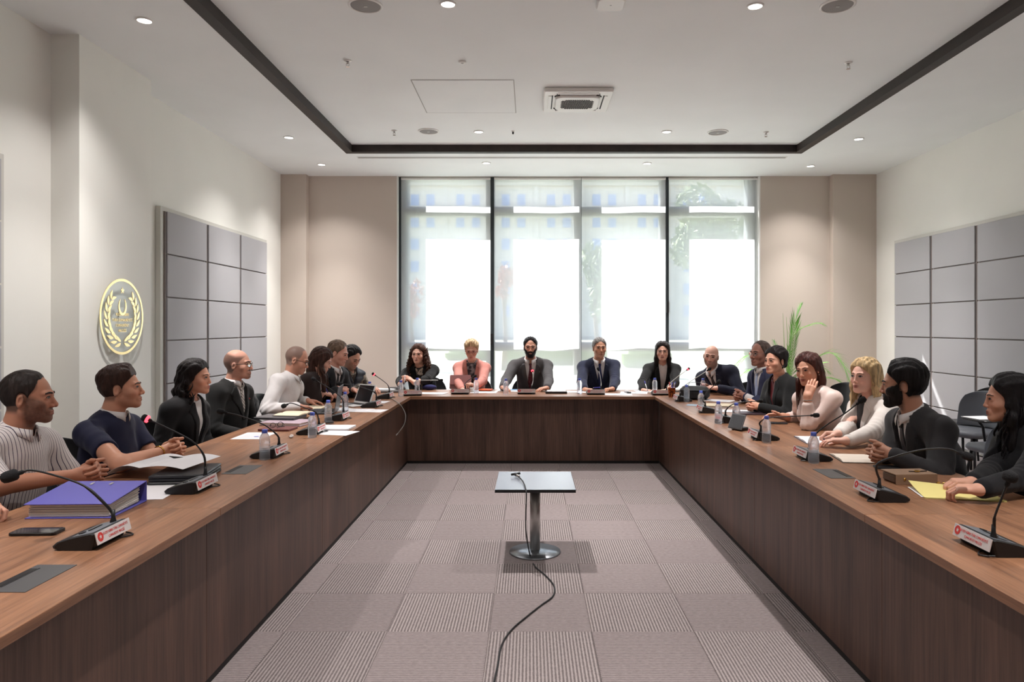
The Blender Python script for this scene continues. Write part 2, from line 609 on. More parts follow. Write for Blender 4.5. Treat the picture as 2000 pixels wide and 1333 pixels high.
for k, (a, b) in enumerate(((783.5, 958), (965.5, 1135), (1136, 1300), (1306, 1483))):
    x0, x1 = bx(a), bx(b)
    r = empty('roller_blind', ((x0 + x1) / 2, YBL, 0), 0, blind_lab[k], 'blind', 'sheer roller blinds on the window wall')
    w = x1 - x0
    nx, nz = 24, 40
    vs, fs = [], []
    ph = k * 1.7
    for j in range(nz + 1):
        z = 0.12 + (ZL - 0.16) * j / nz
        t = 1 - j / nz
        for i in range(nx + 1):
            u = i / nx
            y = (0.012 * math.sin(u * 5.2 + ph) + 0.006 * math.sin(u * 11 + 2 * ph) + 0.004 * math.sin(z * 2.5 + ph)) * (0.3 + 0.7 * t)
            vs.append(((u - .5) * w, y, z))
    for j in range(nz):
        for i in range(nx):
            q = j * (nx + 1) + i
            fs.append((q, q + 1, q + nx + 2, q + nx + 1))
    MB().add(vs, fs).build('fabric', M_blind, r, smooth=True)
    MB().lathe([(.012, -w/2), (.012, w/2)], (0, 0, .12), 10, Matrix.Rotation(PI/2, 3, 'Y')).build('hem_bar', M_white, r)
    MB().lathe([(.02, -w/2), (.02, w/2)], (0, .0, ZL - .022), 12, Matrix.Rotation(PI/2, 3, 'Y')).build('roller', M_white, r)
# bright reveal strips beside the window
box_struct('trim_2', (WX0, YB, 0), (WX0 + .014, FY0, ZL), M_white)
box_struct('trim_3', (WX1 - .02, YB, 0), (WX1, FY0, ZL), M_white)

# ------------------------------------------------------------------ outside: lawn, far building, hedges, trees
def leafy(name, m, parent, clumps, n, size, seed, kind='stuff'):
    """a crown of n small leaf blades spread through ellipsoid clumps"""
    r_ = np.random.RandomState(seed)
    vs, fs = [], []
    tot = sum(c[1][0] * c[1][1] * c[1][2] for c in clumps)
    for c, rad in clumps:
        k = int(n * rad[0] * rad[1] * rad[2] / tot)
        for _ in range(k):
            d = r_.normal(size=3); d /= np.linalg.norm(d)
            q = np.array(c) + d * np.array(rad) * r_.uniform(.45, 1) ** .5
            a = r_.normal(size=3); a /= np.linalg.norm(a)
            b = np.cross(a, r_.normal(size=3)); b /= np.linalg.norm(b)
            s = size * r_.uniform(.6, 1.3)
            i = len(vs)
            vs += [tuple(q - a * s), tuple(q + b * s * .4), tuple(q + a * s), tuple(q - b * s * .4)]
            fs.append((i, i + 1, i + 2, i + 3))
    o = MB().add(vs, fs).build(name, m, parent)
    if kind: o['kind'] = kind
    return o
M_lawn = mat('lawn', srgb(156, 160, 142), 0.9, noise=(3, .15, (1, 1, 1)))
M_leaf = mat('tree leaves', srgb(128, 140, 104), 0.6)
M_leafd = mat('hedge leaves', srgb(86, 108, 62), 0.6)
M_leafr = mat('reddish leaves', srgb(172, 110, 96), 0.6)
M_bark = mat('bark', srgb(120, 104, 88), 0.9)
M_fac = mat('pale facade', srgb(218, 206, 190), 0.85)
M_facw = mat('far window glass', srgb(128, 152, 198), 0.15)
M_pave = mat('pale paving', srgb(205, 200, 192), 0.9)
gr = struct(MB().b2((-160, 11.4, -.4), (200, 400, -.12)).build('ground', M_lawn))
struct(MB().b2((-60, 52, -.13), (90, 70, -.10)).build('road', M_pave))
BY = 110.0
bl = empty('building', (0, BY, 0), 0, 'long pale stone building across the garden, seen through the blinds', 'building')
MB().b2((-75, 0, -1), (95, 12, 36)).build('facade', M_fac, bl)
cm = MB(); cm.b2((-75, -.5, 23.2), (95, 0, 23.9))
cm.build('cornice', M_fac, bl)
w_me = MB(); w_me.b2((-.72, -.08, -.98), (.72, .12, .98)); w_me = w_me.mesh('window_frame'); w_me.materials.append(M_fac)
p_me = MB(); p_me.b2((-.62, -.12, -.86), (.62, -.06, .86)); p_me = p_me.mesh('pane'); p_me.materials.append(M_facw)
for k in range(-1, 7):
    for dx in (810.5, 841):
        px = dx + 88.6 * k
        for py in (391, 434, 477.5, 521, 565, 608):
            f_ = bpy.data.objects.new('window', w_me); COL.objects.link(f_); f_.parent = bl
            f_.location = ((px - CX) * BY / F, 0, CAMZ - (py - CY) * BY / F)
            q_ = bpy.data.objects.new('pane', p_me); COL.objects.link(q_); q_.parent = f_
    MB().b2(((826 + 44.3 + 88.6 * k - CX) * BY / F - .35, -.35, -1), ((826 + 44.3 + 88.6 * k - CX) * BY / F + .35, 0, 23.2)).build('downpipe', M_fac, bl)
# trees and hedges
def tree(px, Y, top, bot, w, leafm, n, label, seed, size=.12):
    c = at(px, (top + bot) / 2, Y)
    hz = (bot - top) / 2 * Y / F
    wx = w / 2 * Y / F
    t = empty('tree', (c.x, Y, -.12), 0, label, 'tree')
    r_ = random.Random(seed)
    cl = [((r_.uniform(-.5, .5) * wx, r_.uniform(-.5, .5) * wx, c.z + .12 + r_.uniform(-.65, .65) * hz), (wx * .6, wx * .6, hz * .4)) for _ in range(7)]
    leafy('foliage', leafm, t, cl, n, size, seed)
    MB().tube([(0, 0, 0), (.05, 0, c.z * .4), (-.03, .02, c.z * .8), (.02, 0, c.z + hz * .5)], [.11, .08, .06, .02], 8).build('trunk', M_bark, t, smooth=True)
    for k in range(3):
        q = cl[k][0]
        MB().tube([(0, 0, c.z * .6), (q[0] * .5, q[1] * .5, (c.z * .6 + q[2]) / 2 + .1), q], [.04, .03, .012], 6).build('branch', M_bark, t, smooth=True)
tree(1392, 26, 345, 560, 150, M_leaf, 2600, 'tall leafy tree outside the rightmost window bay', 3, .16)
tree(1163, 24, 470, 640, 52, M_leaf, 700, 'slender young tree outside the third window bay', 5, .12)
tree(803, 26, 520, 640, 50, M_leafr, 380, 'young tree with reddish leaves outside the leftmost window bay', 8, .12)
tree(985, 26, 500, 590, 46, M_leafr, 260, 'sparse reddish tree outside the second window bay', 9, .12)
for (a, b, Y, top, lab, sd_) in ((985, 1185, 30, 678, 'clipped hedge across the lawn behind the grey suit and the navy suit', 11),
                                 (1215, 1310, 28, 684, 'rounded green hedge outside behind the person writing at the end table', 12),
                                 (870, 955, 34, 684, 'low green hedge outside behind the person in the pink blazer', 13)):
    x0, x1 = (a - CX) * Y / F, (b - CX) * Y / F
    z1 = CAMZ - (top - CY) * Y / F
    h_ = empty('hedge', ((x0 + x1) / 2, Y, -.12), 0, lab, 'hedge')
    MB().rbox((0, 0, (z1 + .12) / 2), (x1 - x0, 1.0, z1 + .12), .3, None).build('core', M_leafd, h_)
    leafy('foliage', M_leafd, h_, [((0, 0, (z1 + .12) / 2), ((x1 - x0) / 2 * 1.02, .55, (z1 + .2) / 2))], 900, .09, sd_)

# ------------------------------------------------------------------ acoustic wall boards
M_tile = mat('grey acoustic fabric', srgb(176, 175, 178), 0.9, spec=0.1, bump=(500, .1, (1, 1, 1)))
M_back = mat('pale backing board', srgb(205, 203, 196), 0.7)
M_groove_shade = mat('shaded groove and joint', srgb(112, 99, 94), 0.5)  # shade of the slots between tile columns put into the colour
def acoustic(side, X, y_end, lab, ncol=3):
    """board on a side wall; columns run from its far end y_end towards the camera; side=+1 faces +x"""
    cw, rh, top = 0.93, 0.441, 2.66
    y0 = y_end - ncol * cw
    o = empty('acoustic_board', (X, (y_end + y0) / 2, 0), 0, lab, 'wall panel', 'grey acoustic boards on the side walls')
    yo = (y_end + y0) / 2
    th = .05
    def bb(name, lo, hi, m):   # lo/hi given as (depth, y, z)
        xs = sorted((lo[0] * side, hi[0] * side))
        return MB().b2((xs[0], lo[1] - yo, lo[2]), (xs[1], hi[1] - yo, hi[2])).build(name, m, o, bevel=.002)
    bb('backing_board', (0, y0 - .05, .0), (th, y_end + .05, top + .045), M_back)
    me = None
    for c in range(ncol):
        ya, yb = y0 + c * cw, y0 + (c + 1) * cw
        bb('groove_shade', (th, ya + .010, .0), (th + .012, ya + .036, top), M_groove_shade)  # added strip standing for the shaded slot
        for r in range(6):
            z1 = top - r * rh
            z0 = max(z1 - rh + .014, .02)
            t_ = MB().rbox((0, 0, 0), (.022, cw - .05, z1 - z0), .006, None, seg=2)
            q = t_.build('panel_tile', M_tile, o, (side * (th + .011 + .004), (ya + yb) / 2 + .018 - yo, (z0 + z1) / 2))
            if r < 5:
                bb('joint', (th, ya + .045, z0 - .014), (th + .006, yb - .01, z0), M_groove_shade)
    return o
acoustic(1, XL + .003, 10.0, 'grey acoustic board on the left wall behind the person in the striped tie')
acoustic(1, XL + .003, 4.98, 'grey acoustic board at the left edge behind the person in the striped shirt')
acoustic(-1, XR - .003, 10.08, 'grey acoustic board on the right wall behind the spare chairs')

# ================================================================== ceiling fittings
def downlight_proto():
    t = empty('downlight', (0, 0, 0))
    MB().lathe([(.062, 0), (.062, -.006), (.052, -.012), (.05, -.004)], seg=28, cap=False).build('trim_ring', M_white, t, smooth=True)
    MB().lathe([(.001, -.005), (.051, -.005)], seg=28, cap=False).build('lens', M_lens, t)
    return t
dl = downlight_proto()
def lamp(parent, power, loc):
    """the beam of one recessed lamp: a wide weak spill and a narrower strong core"""
    for nm, k, ang, bl in (('downlight_spill', .42, 114, 1.0), ('downlight_core', 1.15, 70, 1.0)):
        d = LAMPS.get(nm)
        if d is None:
            d = bpy.data.lights.new(nm, 'SPOT')
            d.energy = power * k
            d.color = DOWNLIGHT_COL
            d.spot_size = math.radians(ang)
            d.spot_blend = bl
            d.shadow_soft_size = 0.035
            LAMPS[nm] = d
        o = bpy.data.objects.new(nm, d)
        COL.objects.link(o)
        o.location = Vector(loc) + Vector((0, 0, -.03))
LAMPS = {}
seen = [(875, 7, ZR, 'raised ceiling, near left'), (1475, 11, ZR, 'raised ceiling, near right'), (935, 257, ZR, 'raised ceiling, far left beside the round speaker'),
        (1302, 257, ZR, 'raised ceiling, far right'), (282, 39, ZL, 'left ceiling border above the emblem pilaster'), (564, 268, ZL, 'left ceiling border above the acoustic board'),
        (1677, 271, ZL, 'right ceiling border near the end wall'), (628, 321, ZL, 'end border, leftmost of the four by the window wall'),
        (950, 318, ZL, 'end border, above the second window bay'), (1264, 319, ZL, 'end border, above the third window bay'),
        (1583, 324, ZL, 'end border, rightmost of the four by the window wall')]
pos = []
for px, py, z, lab in seen:
    Y = F * (z - CAMZ) / (CY - py)
    pos.append(((px - CX) * Y / F, Y, z, 'round white downlight in the ' + lab))
for x, y, z in ((-.61, 1.8, ZR), (1.67, 1.8, ZR), (-2.9, 1.95, ZL), (4.01, 5.3, ZL), (4.01, 1.95, ZL), (-.61, -1.2, ZR), (1.67, -1.2, ZR)):
    pos.append((x, y, z, None))
for i, (x, y, z, lab) in enumerate(pos):
    if lab:
        o = dl if i == 0 else copy_tree(dl)
        o.location = (x, y, z)
        tag(o, lab, 'ceiling light', 'round downlights in the ceiling')
    lamp(None, DOWNLIGHT_W * (1.0), (x, y, z))

def on_ceiling(px, py, z):
    Y = F * (z - CAMZ) / (CY - py)
    return ((px - CX) * Y / F, Y, z)
M_grille = mat('speaker grille', srgb(150, 147, 145), 0.7, bump=(900, .3, (1, 1, 1)))
sp = empty('ceiling_speaker')
MB().lathe([(.128, 0), (.128, -.006), (.113, -.012), (.110, -.006)], seg=36, cap=False).build('rim', M_white, sp, smooth=True)
MB().lathe([(.001, -.012), (.08, -.010), (.112, -.006)], seg=36, cap=False).build('grille', M_grille, sp, smooth=True)
MB().b2((-.014, -.004, -.0145), (.014, .004, -.011)).build('badge', mat('silver badge', srgb(220, 220, 220), .3, metal=.8), sp)
for i, (px, py, lab) in enumerate(((714, 10, 'round grey ceiling speaker at the top edge, left of the near downlight'), (1636, 10, 'round grey ceiling speaker at the top edge near the dark trim on the right'),
                                   (837, 256, 'round pale ceiling speaker left of the far downlight'), (1402, 258, 'round pale ceiling speaker right of the far downlight'))):
    o = sp if i == 0 else copy_tree(sp)
    o.location = on_ceiling(px, py, ZR)
    tag(o, lab, 'speaker', 'round speakers in the raised ceiling')
M_chrome = mat('chrome', srgb(205, 200, 196), 0.15, metal=1.0)
sk = empty('sprinkler')
MB().lathe([(.035, 0), (.034, -.006), (.014, -.012)], seg=20, cap=False).build('escutcheon', M_white, sk, smooth=True)
spk = MB().lathe([(.009, -.01), (.009, -.03), (.004, -.034)], seg=10)
spk.tube([(-.012, 0, -.028), (-.013, 0, -.045), (0, 0, -.055)], .0025, 6).tube([(.012, 0, -.028), (.013, 0, -.045), (0, 0, -.055)], .0025, 6)
spk.build('body', M_chrome, sk, smooth=True)
MB().lathe([(.002, -.055), (.018, -.058), (.018, -.06), (.002, -.06)], seg=14).build('deflector', M_chrome, sk)
for i, (px, py, z, lab) in enumerate(((679, 118, ZR, 'small ceiling sprinkler near the left dark trim'), (1657, 122, ZR, 'small ceiling sprinkler near the right dark trim'),
                                      (770, 255, ZR, 'small ceiling sprinkler left of the far round speaker'), (1496, 258, ZR, 'small ceiling sprinkler at the far right corner of the raised ceiling'))):
    o = sk if i == 0 else copy_tree(sk)
    o.location = on_ceiling(px, py, z)
    tag(o, lab, 'sprinkler', 'sprinklers in the raised ceiling')
sm = empty('smoke_detector', on_ceiling(903, 120, ZR), 0, 'small flat white detector disc on the ceiling above the hatch', 'detector')
MB().lathe([(.036, 0), (.036, -.01), (.028, -.016), (.002, -.017)], seg=24, cap=False).build('cover', M_white, sm, smooth=True)
MB().lathe([(.012, -.016), (.010, -.02), (.001, -.02)], seg=14, cap=False).build('sensor', mat('grey sensor', srgb(170, 168, 166), .4), sm)
sm = empty('ceiling_sensor', on_ceiling(1002, 256, ZR), 0, 'tiny dark sensor knob on the ceiling in front of the window', 'sensor')
MB().lathe([(.02, 0), (.02, -.008), (.012, -.012)], seg=16, cap=True).build('collar', M_white, sm)
MB().lathe([(.011, -.01), (.012, -.035), (.006, -.04)], seg=14).build('bulb', M_black, sm, smooth=True)
wf = empty('ceiling_access_point', on_ceiling(1193, 0, ZR), 0, 'white rounded ceiling box cut by the top edge of the photo', 'box')
MB().rbox((0, 0, -.02), (.21, .21, .04), .05, None, seg=6, zr=.012).build('case', M_white, wf, smooth=False)
MB().lathe([(.004, -.041), (.008, -.0405), (.0085, -.039)], seg=12).build('status_light', mat('grey sensor', srgb(170, 168, 166), .4), wf)
# slot diffuser in the end border
dfz = empty('slot_diffuser', (at(1117, 308, 9.69).x, 9.69, ZL), 0, 'long thin slot air diffuser in the ceiling in front of the window', 'air vent')
MB().b2((-2.92, -.05, -.004), (2.92, -.028, .01)).b2((-2.92, .028, -.004), (2.92, .05, .01)).b2((-2.92, -.004, -.003), (2.92, .004, .01)).build('rails', M_white, dfz)
MB().b2((-2.91, -.03, -.001), (2.91, .03, .001)).build('slot', mat('slot shade', srgb(110, 110, 110), .8), dfz)
# air conditioner cassette
acp = on_ceiling(1127, 190, ZR)
ac = empty('air_conditioner', (acp[0], 7.45, ZR), 0, 'square white ceiling cassette air conditioner with honeycomb intake', 'air conditioner')
a_ = .35
MB().rbox((0, 0, -.022), (2 * a_, 2 * a_, .044), .03, None, seg=4, zr=.012).build('panel', M_white, ac)
MB().rbox((0, 0, -.052), (.46, .46, .03), .09, None, seg=6, zr=.01).build('intake_cover', M_white, ac)
hc = MB()
for i in range(15):
    for j in range(13):
        x = (i - 7) * .023 + (.0115 if j % 2 else 0); y = (j - 6) * .023
        if abs(x) > .165 or abs(y) > .15 or abs(x) + abs(y) > .27: continue
        hc.lathe([(.0095, 0), (.0095, -.004)], (x, y, -.0665), 6)
hc.build('honeycomb_openings', mat('honeycomb shade', srgb(48, 48, 50), .8), ac)['kind'] = 'stuff'
for k in range(4):
    R_ = Matrix.Rotation(k * PI / 2, 3, 'Z')
    s_ = MB()
    s_.box(R_ @ Vector((0, -.285, -.046)), (.42, .035, .008), R_)
    s_.build('louvre', M_white, ac, bevel=.003)
    s2 = MB(); s2.box(R_ @ Vector((0, -.262, -.0455)), (.44, .012, .006), R_)
    s2.build('louvre_gap', mat('honeycomb shade'), ac)
    pts = [R_ @ Vector((.235 + .05 * math.sin(a) - .05 + .0, -.235 - .05 * math.cos(a) + .05, -.046)) for a in np.linspace(0, PI / 2, 7)]
    MB().tube(pts, .007, 6).build('corner_groove', mat('honeycomb shade'), ac)

# ================================================================== floor-level furniture: the U of tables
TZ = 0.74
TIL, TIR, TYB = -1.273, 1.330, 7.594      # inner edges of the top
TOL, TOR, TOB = -2.11, 2.18, 8.44         # outer edges
PL, PR, PB = -1.331, 1.400, 7.72          # front panels
TT = 0.032
def grommet(parent_root, x, y, rz, lab):
    g = empty('cable_port', (x, y, TZ), rz, lab, 'cable port', 'flush grey cable ports in the table tops')
    MB().b2((-.062, -.115, -.004), (.062, .115, .0022)).build('plate', mat('grey anodised plate', srgb(96, 96, 98), .4, metal=.5), g, bevel=.001)
    MB().b2((-.058, -.075, .002), (-.036, .075, .0034)).build('slot', M_black, g)
    MB().b2((-.034, -.08, .0022), (-.03, .08, .0035)).build('lid_edge', mat('plate edge', srgb(60, 60, 62), .4, metal=.5), g)
    return g
def table_unit(lab, lo, hi, m, panel_lo, panel_hi, legs):
    o = empty('conference_table', ((lo[0] + hi[0]) / 2, (lo[1] + hi[1]) / 2, 0), 0, lab, 'table', 'walnut conference tables set in a U')
    c = Vector(o.location)
    MB().b2(Vector((lo[0] + .0012, lo[1] + .0012, TZ - TT)) - c, Vector((hi[0] - .0012, hi[1] - .0012, TZ)) - c).build('top', m, o, bevel=.002)
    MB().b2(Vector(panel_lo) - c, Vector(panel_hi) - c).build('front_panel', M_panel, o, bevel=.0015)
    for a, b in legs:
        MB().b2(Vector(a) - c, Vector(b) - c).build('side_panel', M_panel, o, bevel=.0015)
    return o
ysl = [1.28, 2.93, 4.56, 6.19, TYB]
names_l = ['nearest left table unit under the phone and the nearest left microphone', 'left table unit carrying the purple binder and the black folders', 'left table unit in front of the black blazer and the striped tie', 'far left table unit crowded with papers and laptops']
for k in range(4):
    a, b = ysl[k], ysl[k + 1]
    table_unit('walnut ' + names_l[k], (TOL, a, 0), (TIL, b, 0), M_topy, (PL - .022, a + .001, .03), (PL, b - .001 if k < 3 else PB, TZ - TT),
               [((TOL + .12, a + .01, .0), (PL - .024, a + .035, TZ - TT))])
ysr = [1.22, 2.83, 4.44, 6.05, TYB]
names_r = ['nearest right table unit under the nearest right microphone', 'right table unit carrying the taupe purse and the yellow folder', 'right table unit in front of the person in the white blazer', 'far right table unit beside the black bag']
for k in range(4):
    a, b = ysr[k], ysr[k + 1]
    table_unit('walnut ' + names_r[k], (TIR, a, 0), (TOR, b, 0), M_topy, (PR, a + .001, .03), (PR + .022, b - .001 if k < 3 else PB, TZ - TT),
               [((PR + .024, a + .01, .0), (TOR - .12, a + .035, TZ - TT))])
table_unit('walnut end table along the window wall, dark front panel facing the camera', (TIL - .0, TYB, 0), (TIR + .0, TOB, 0), M_topx, (PL + .002, PB, .03), (PR - .002, PB + .022, TZ - TT),
           [((PL + .2, PB + .024, 0), (PL + .225, TOB - .12, TZ - TT)), ((PR - .225, PB + .024, 0), (PR - .2, TOB - .12, TZ - TT))])
table_unit('walnut corner table unit at the far left, under the two red-lit microphones', (TOL, TYB, 0), (TIL, TOB, 0), M_topy, (PL - .022, PB + .002, .03), (PL, TOB - .1, TZ - TT), [((TOL + .12, TOB - .14, 0), (PL - .024, TOB - .115, TZ - TT))])
table_unit('walnut corner table unit at the far right, under the black bag', (TIR, TYB, 0), (TOR, TOB, 0), M_topy, (PR, PB + .002, .03), (PR + .022, TOB - .1, TZ - TT), [((PR + .024, TOB - .14, 0), (TOR - .12, TOB - .115, TZ - TT))])
M_plinth = mat('black plinth strip', srgb(26, 24, 24), .6)
for nm, lo, hi in (('trim_4', (PL - .02, 1.3, 0), (PL - .004, PB, .03)), ('trim_5', (PR + .004, 1.3, 0), (PR + .02, PB, .03)), ('trim_6', (PL, PB + .004, 0), (PR, PB + .02, .03))):
    struct(MB().b2(lo, hi).build(nm, M_plinth))

# low pedestal table in the middle
ptx = (1045 - CX) * 4.68 / F
pt = empty('pedestal_table', (ptx, 4.69, 0), 0, 'low square pedestal table with a steel column in the middle of the carpet', 'table')
PTZ = 0.475
MB().b2((-.25, -.275, PTZ - .018), (.25, .275, PTZ)).build('table_top', mat('laminate tinted by window sheen', srgb(150, 156, 166), .25, bump=(90, .05, (1, 1, 1))), pt)  # window reflection put into the top's pale blue tint
MB().b2((-.2515, -.2765, PTZ - .019), (.2515, .2765, PTZ - .0012)).build('edge_band', M_black, pt)
MB().lathe([(.033, .014), (.033, PTZ - .02)], seg=28).build('column', M_steel, pt, smooth=True)
MB().lathe([(.166, 0), (.17, .003), (.168, .010), (.06, .014), (.036, .02)], seg=48).build('base_plate', mat('steel base plate', srgb(150, 154, 160), .3, metal=.9), pt, smooth=True)
# ================================================================== people: implicit surfaces polygonised with surface nets
f4 = np.float32
def A(*v): return np.array(v, dtype=f4)
def unit(v):
    v = np.asarray(v, dtype=f4)
    return v / (np.linalg.norm(v) + 1e-9)
def smin(a, b, k):
    h = np.clip(0.5 + 0.5 * (b - a) / k, 0, 1)
    return b + (a - b) * h - k * h * (1 - h)
def smax(a, b, k): return -smin(-a, -b, k)
def cap(P, a, b, ra, rb=None):
    rb = ra if rb is None else rb
    a = np.asarray(a, f4); b = np.asarray(b, f4)
    ab = b - a
    t = np.clip(((P - a) @ ab) / (ab @ ab + 1e-9), 0, 1)
    d = P - a - t[:, None] * ab
    return np.sqrt(np.einsum('ij,ij->i', d, d)) - (ra + (rb - ra) * t)
def ell(P, c, r, R=None):
    q = P - np.asarray(c, f4)
    if R is not None: q = q @ np.asarray(R, f4)
    r = np.asarray(r, f4)
    a = q / r
    k0 = np.sqrt(np.einsum('ij,ij->i', a, a)) + 1e-6
    a = a / r
    k1 = np.sqrt(np.einsum('ij,ij->i', a, a)) + 1e-6
    return k0 * (k0 - 1) / k1
def sph(P, c, r):
    q = P - np.asarray(c, f4)
    return np.sqrt(np.einsum('ij,ij->i', q, q)) - r
def rot2(ax, ang):
    """3x3 rotation, columns = rotated axes"""
    return np.array(Matrix.Rotation(ang, 3, ax), dtype=f4)

def surfnet(f, lo, hi, h, B=4):
    lo = np.asarray(lo, f4); hi = np.asarray(hi, f4)
    nb = np.maximum(1, np.ceil((hi - lo) / (h * B)).astype(int))
    n = nb * B
    gi = np.stack(np.meshgrid(*[np.arange(k) for k in nb], indexing='ij'), -1).reshape(-1, 3)
    cc = lo + (gi * B + (B - 1) / 2.0).astype(f4) * h
    vc = f(cc)
    V = np.broadcast_to(np.sign(vc).reshape(nb)[:, None, :, None, :, None], (nb[0], B, nb[1], B, nb[2], B)).reshape(n).astype(f4).copy()
    act = np.abs(vc) < B * h * 1.45
    off = np.stack(np.meshgrid(*[np.arange(B)] * 3, indexing='ij'), -1).reshape(-1, 3)
    idx = (gi[act][:, None, :] * B + off[None]).reshape(-1, 3)
    V[idx[:, 0], idx[:, 1], idx[:, 2]] = f(lo + idx.astype(f4) * h)
    # pad so the surface is always closed
    V = np.pad(V, 1, constant_values=1.0)
    lo = lo - h
    S = V < 0
    c8 = [S[i:S.shape[0] - 1 + i, j:S.shape[1] - 1 + j, k:S.shape[2] - 1 + k] for i in (0, 1) for j in (0, 1) for k in (0, 1)]
    cnt = sum(c.astype(np.int8) for c in c8)
    mix = (cnt > 0) & (cnt < 8)
    ci = np.argwhere(mix)
    if len(ci) == 0: return np.zeros((0, 3)), np.zeros((0, 4), int)
    vid = -np.ones(mix.shape, int)
    vid[mix] = np.arange(len(ci))
    acc = np.zeros((len(ci), 3), f4); num = np.zeros(len(ci), f4)
    for ax in range(3):
        o1, o2 = [a for a in range(3) if a != ax]
        for i in (0, 1):
            for j in (0, 1):
                p0 = np.zeros(3, int); p0[o1] = i; p0[o2] = j
                p1 = p0.copy(); p1[ax] = 1
                a = ci + p0; b = ci + p1
                va = V[a[:, 0], a[:, 1], a[:, 2]]; vb = V[b[:, 0], b[:, 1], b[:, 2]]
                m = (va < 0) != (vb < 0)
                t = np.where(m, va / np.where(m, va - vb, 1), 0)
                q = np.tile(p0.astype(f4), (len(ci), 1)); q[:, ax] = t
                acc += q * m[:, None]; num += m
    verts = lo + (ci + acc / num[:, None]) * h
    quads = []
    for ax in range(3):
        o1, o2 = [a for a in range(3) if a != ax]
        sl0 = [slice(1, -1)] * 3; sl0[ax] = slice(0, -1)
        sl1 = [slice(1, -1)] * 3; sl1[ax] = slice(1, None)
        a, b = S[tuple(sl0)], S[tuple(sl1)]
        e = np.argwhere(a != b)
        ins = a[e[:, 0], e[:, 1], e[:, 2]]
        base = e.copy(); base[:, o1] += 1; base[:, o2] += 1     # grid index of the edge start
        def cell(d1, d2):
            q = base.copy(); q[:, o1] -= d1; q[:, o2] -= d2
            return vid[q[:, 0], q[:, 1], q[:, 2]]
        Q = np.stack([cell(1, 1), cell(0, 1), cell(0, 0), cell(1, 0)], -1)
        fl = ins if ax != 1 else ~ins
        Q[~fl] = Q[~fl][:, ::-1]
        quads.append(Q)
    Q = np.concatenate(quads)
    Q = Q[(Q >= 0).all(1)]
    return verts, Q

def project(f, v, h, it=1):
    for _ in range(it):
        e = h * 0.4
        d0 = f(v)
        g = np.stack([(f(v + A(e, 0, 0)) - d0), (f(v + A(0, e, 0)) - d0), (f(v + A(0, 0, e)) - d0)], -1) / e
        s = (d0 / (np.einsum('ij,ij->i', g, g) + 1e-4))
        s = np.clip(s, -h * .6, h * .6)
        v = v - g * s[:, None]
    return v.astype(f4)

def np_mesh(name, V, Q, smooth=True, col=None):
    me = bpy.data.meshes.new(name)
    nq = len(Q)
    me.vertices.add(len(V)); me.vertices.foreach_set('co', np.asarray(V, f4).ravel())
    me.loops.add(nq * 4); me.loops.foreach_set('vertex_index', np.asarray(Q, np.int32).ravel())
    me.polygons.add(nq); me.polygons.foreach_set('loop_start', np.arange(nq, dtype=np.int32) * 4)
    me.update(calc_edges=True)
    me.validate()
    me.polygons.foreach_set('use_smooth', np.full(len(me.polygons), smooth))
    if col is not None and len(col) == len(me.vertices):
        at_ = me.color_attributes.new('tone', 'FLOAT_COLOR', 'POINT')
        at_.data.foreach_set('color', np.concatenate([col, np.ones((len(col), 1))], 1).astype(f4).ravel())
    return me

_wd = [unit(q) for q in np.random.RandomState(4).normal(size=(14, 3))]
_wp = np.random.RandomState(5).uniform(0, 6.28, 14)
def wob(P, freq, k=6, o=0):
    s = 0
    for i in range(k):
        s = s + np.sin(P @ (_wd[(i + o) % 14] * f4(freq * (0.7 + 0.22 * i))) + f4(_wp[(i + o) % 14]))
    return s / k

# ------------------------------------------------------------------ materials of people
def skin_mat():
    if 'skin' in MATS: return MATS['skin']
    m = bpy.data.materials.new('skin')
    m.use_nodes = True
    N = m.node_tree
    p = N.nodes['Principled BSDF']
    a = N.nodes.new('ShaderNodeAttribute'); a.attribute_name = 'tone'
    N.links.new(a.outputs['Color'], p.inputs['Base Color'])
    p.inputs['Roughness'].default_value = 0.5
    p.inputs['Specular IOR Level'].default_value = 0.4
    p.inputs['Subsurface Weight'].default_value = 0.06
    p.inputs['Subsurface Radius'].default_value = (0.012, 0.005, 0.003)
    MATS['skin'] = m
    return m
def hair_mat(rgb):
    name = 'hair %d %d %d' % rgb
    if name in MATS: return MATS[name]
    m = mat(name, srgb(*rgb), 0.5, spec=0.22, noise=(60, 0.5, (1, 1, .12)), bump=(90, 0.55, (1, 1, .1)))
    return m
def cloth(rgb, kind='wool'):
    name = '%s cloth %d %d %d' % ((kind,) + tuple(rgb))
    if name in MATS: return MATS[name]
    r = {'wool': .85, 'cotton': .8, 'silk': .42, 'puffy': .5}[kind]
    return mat(name, srgb(*rgb), r, spec=.2 if kind != 'silk' else .5, noise=(14, .06, (1, 1, 1)), bump=(320 if kind != 'puffy' else 60, .12, (1, 1, 1)), sheen=.08)
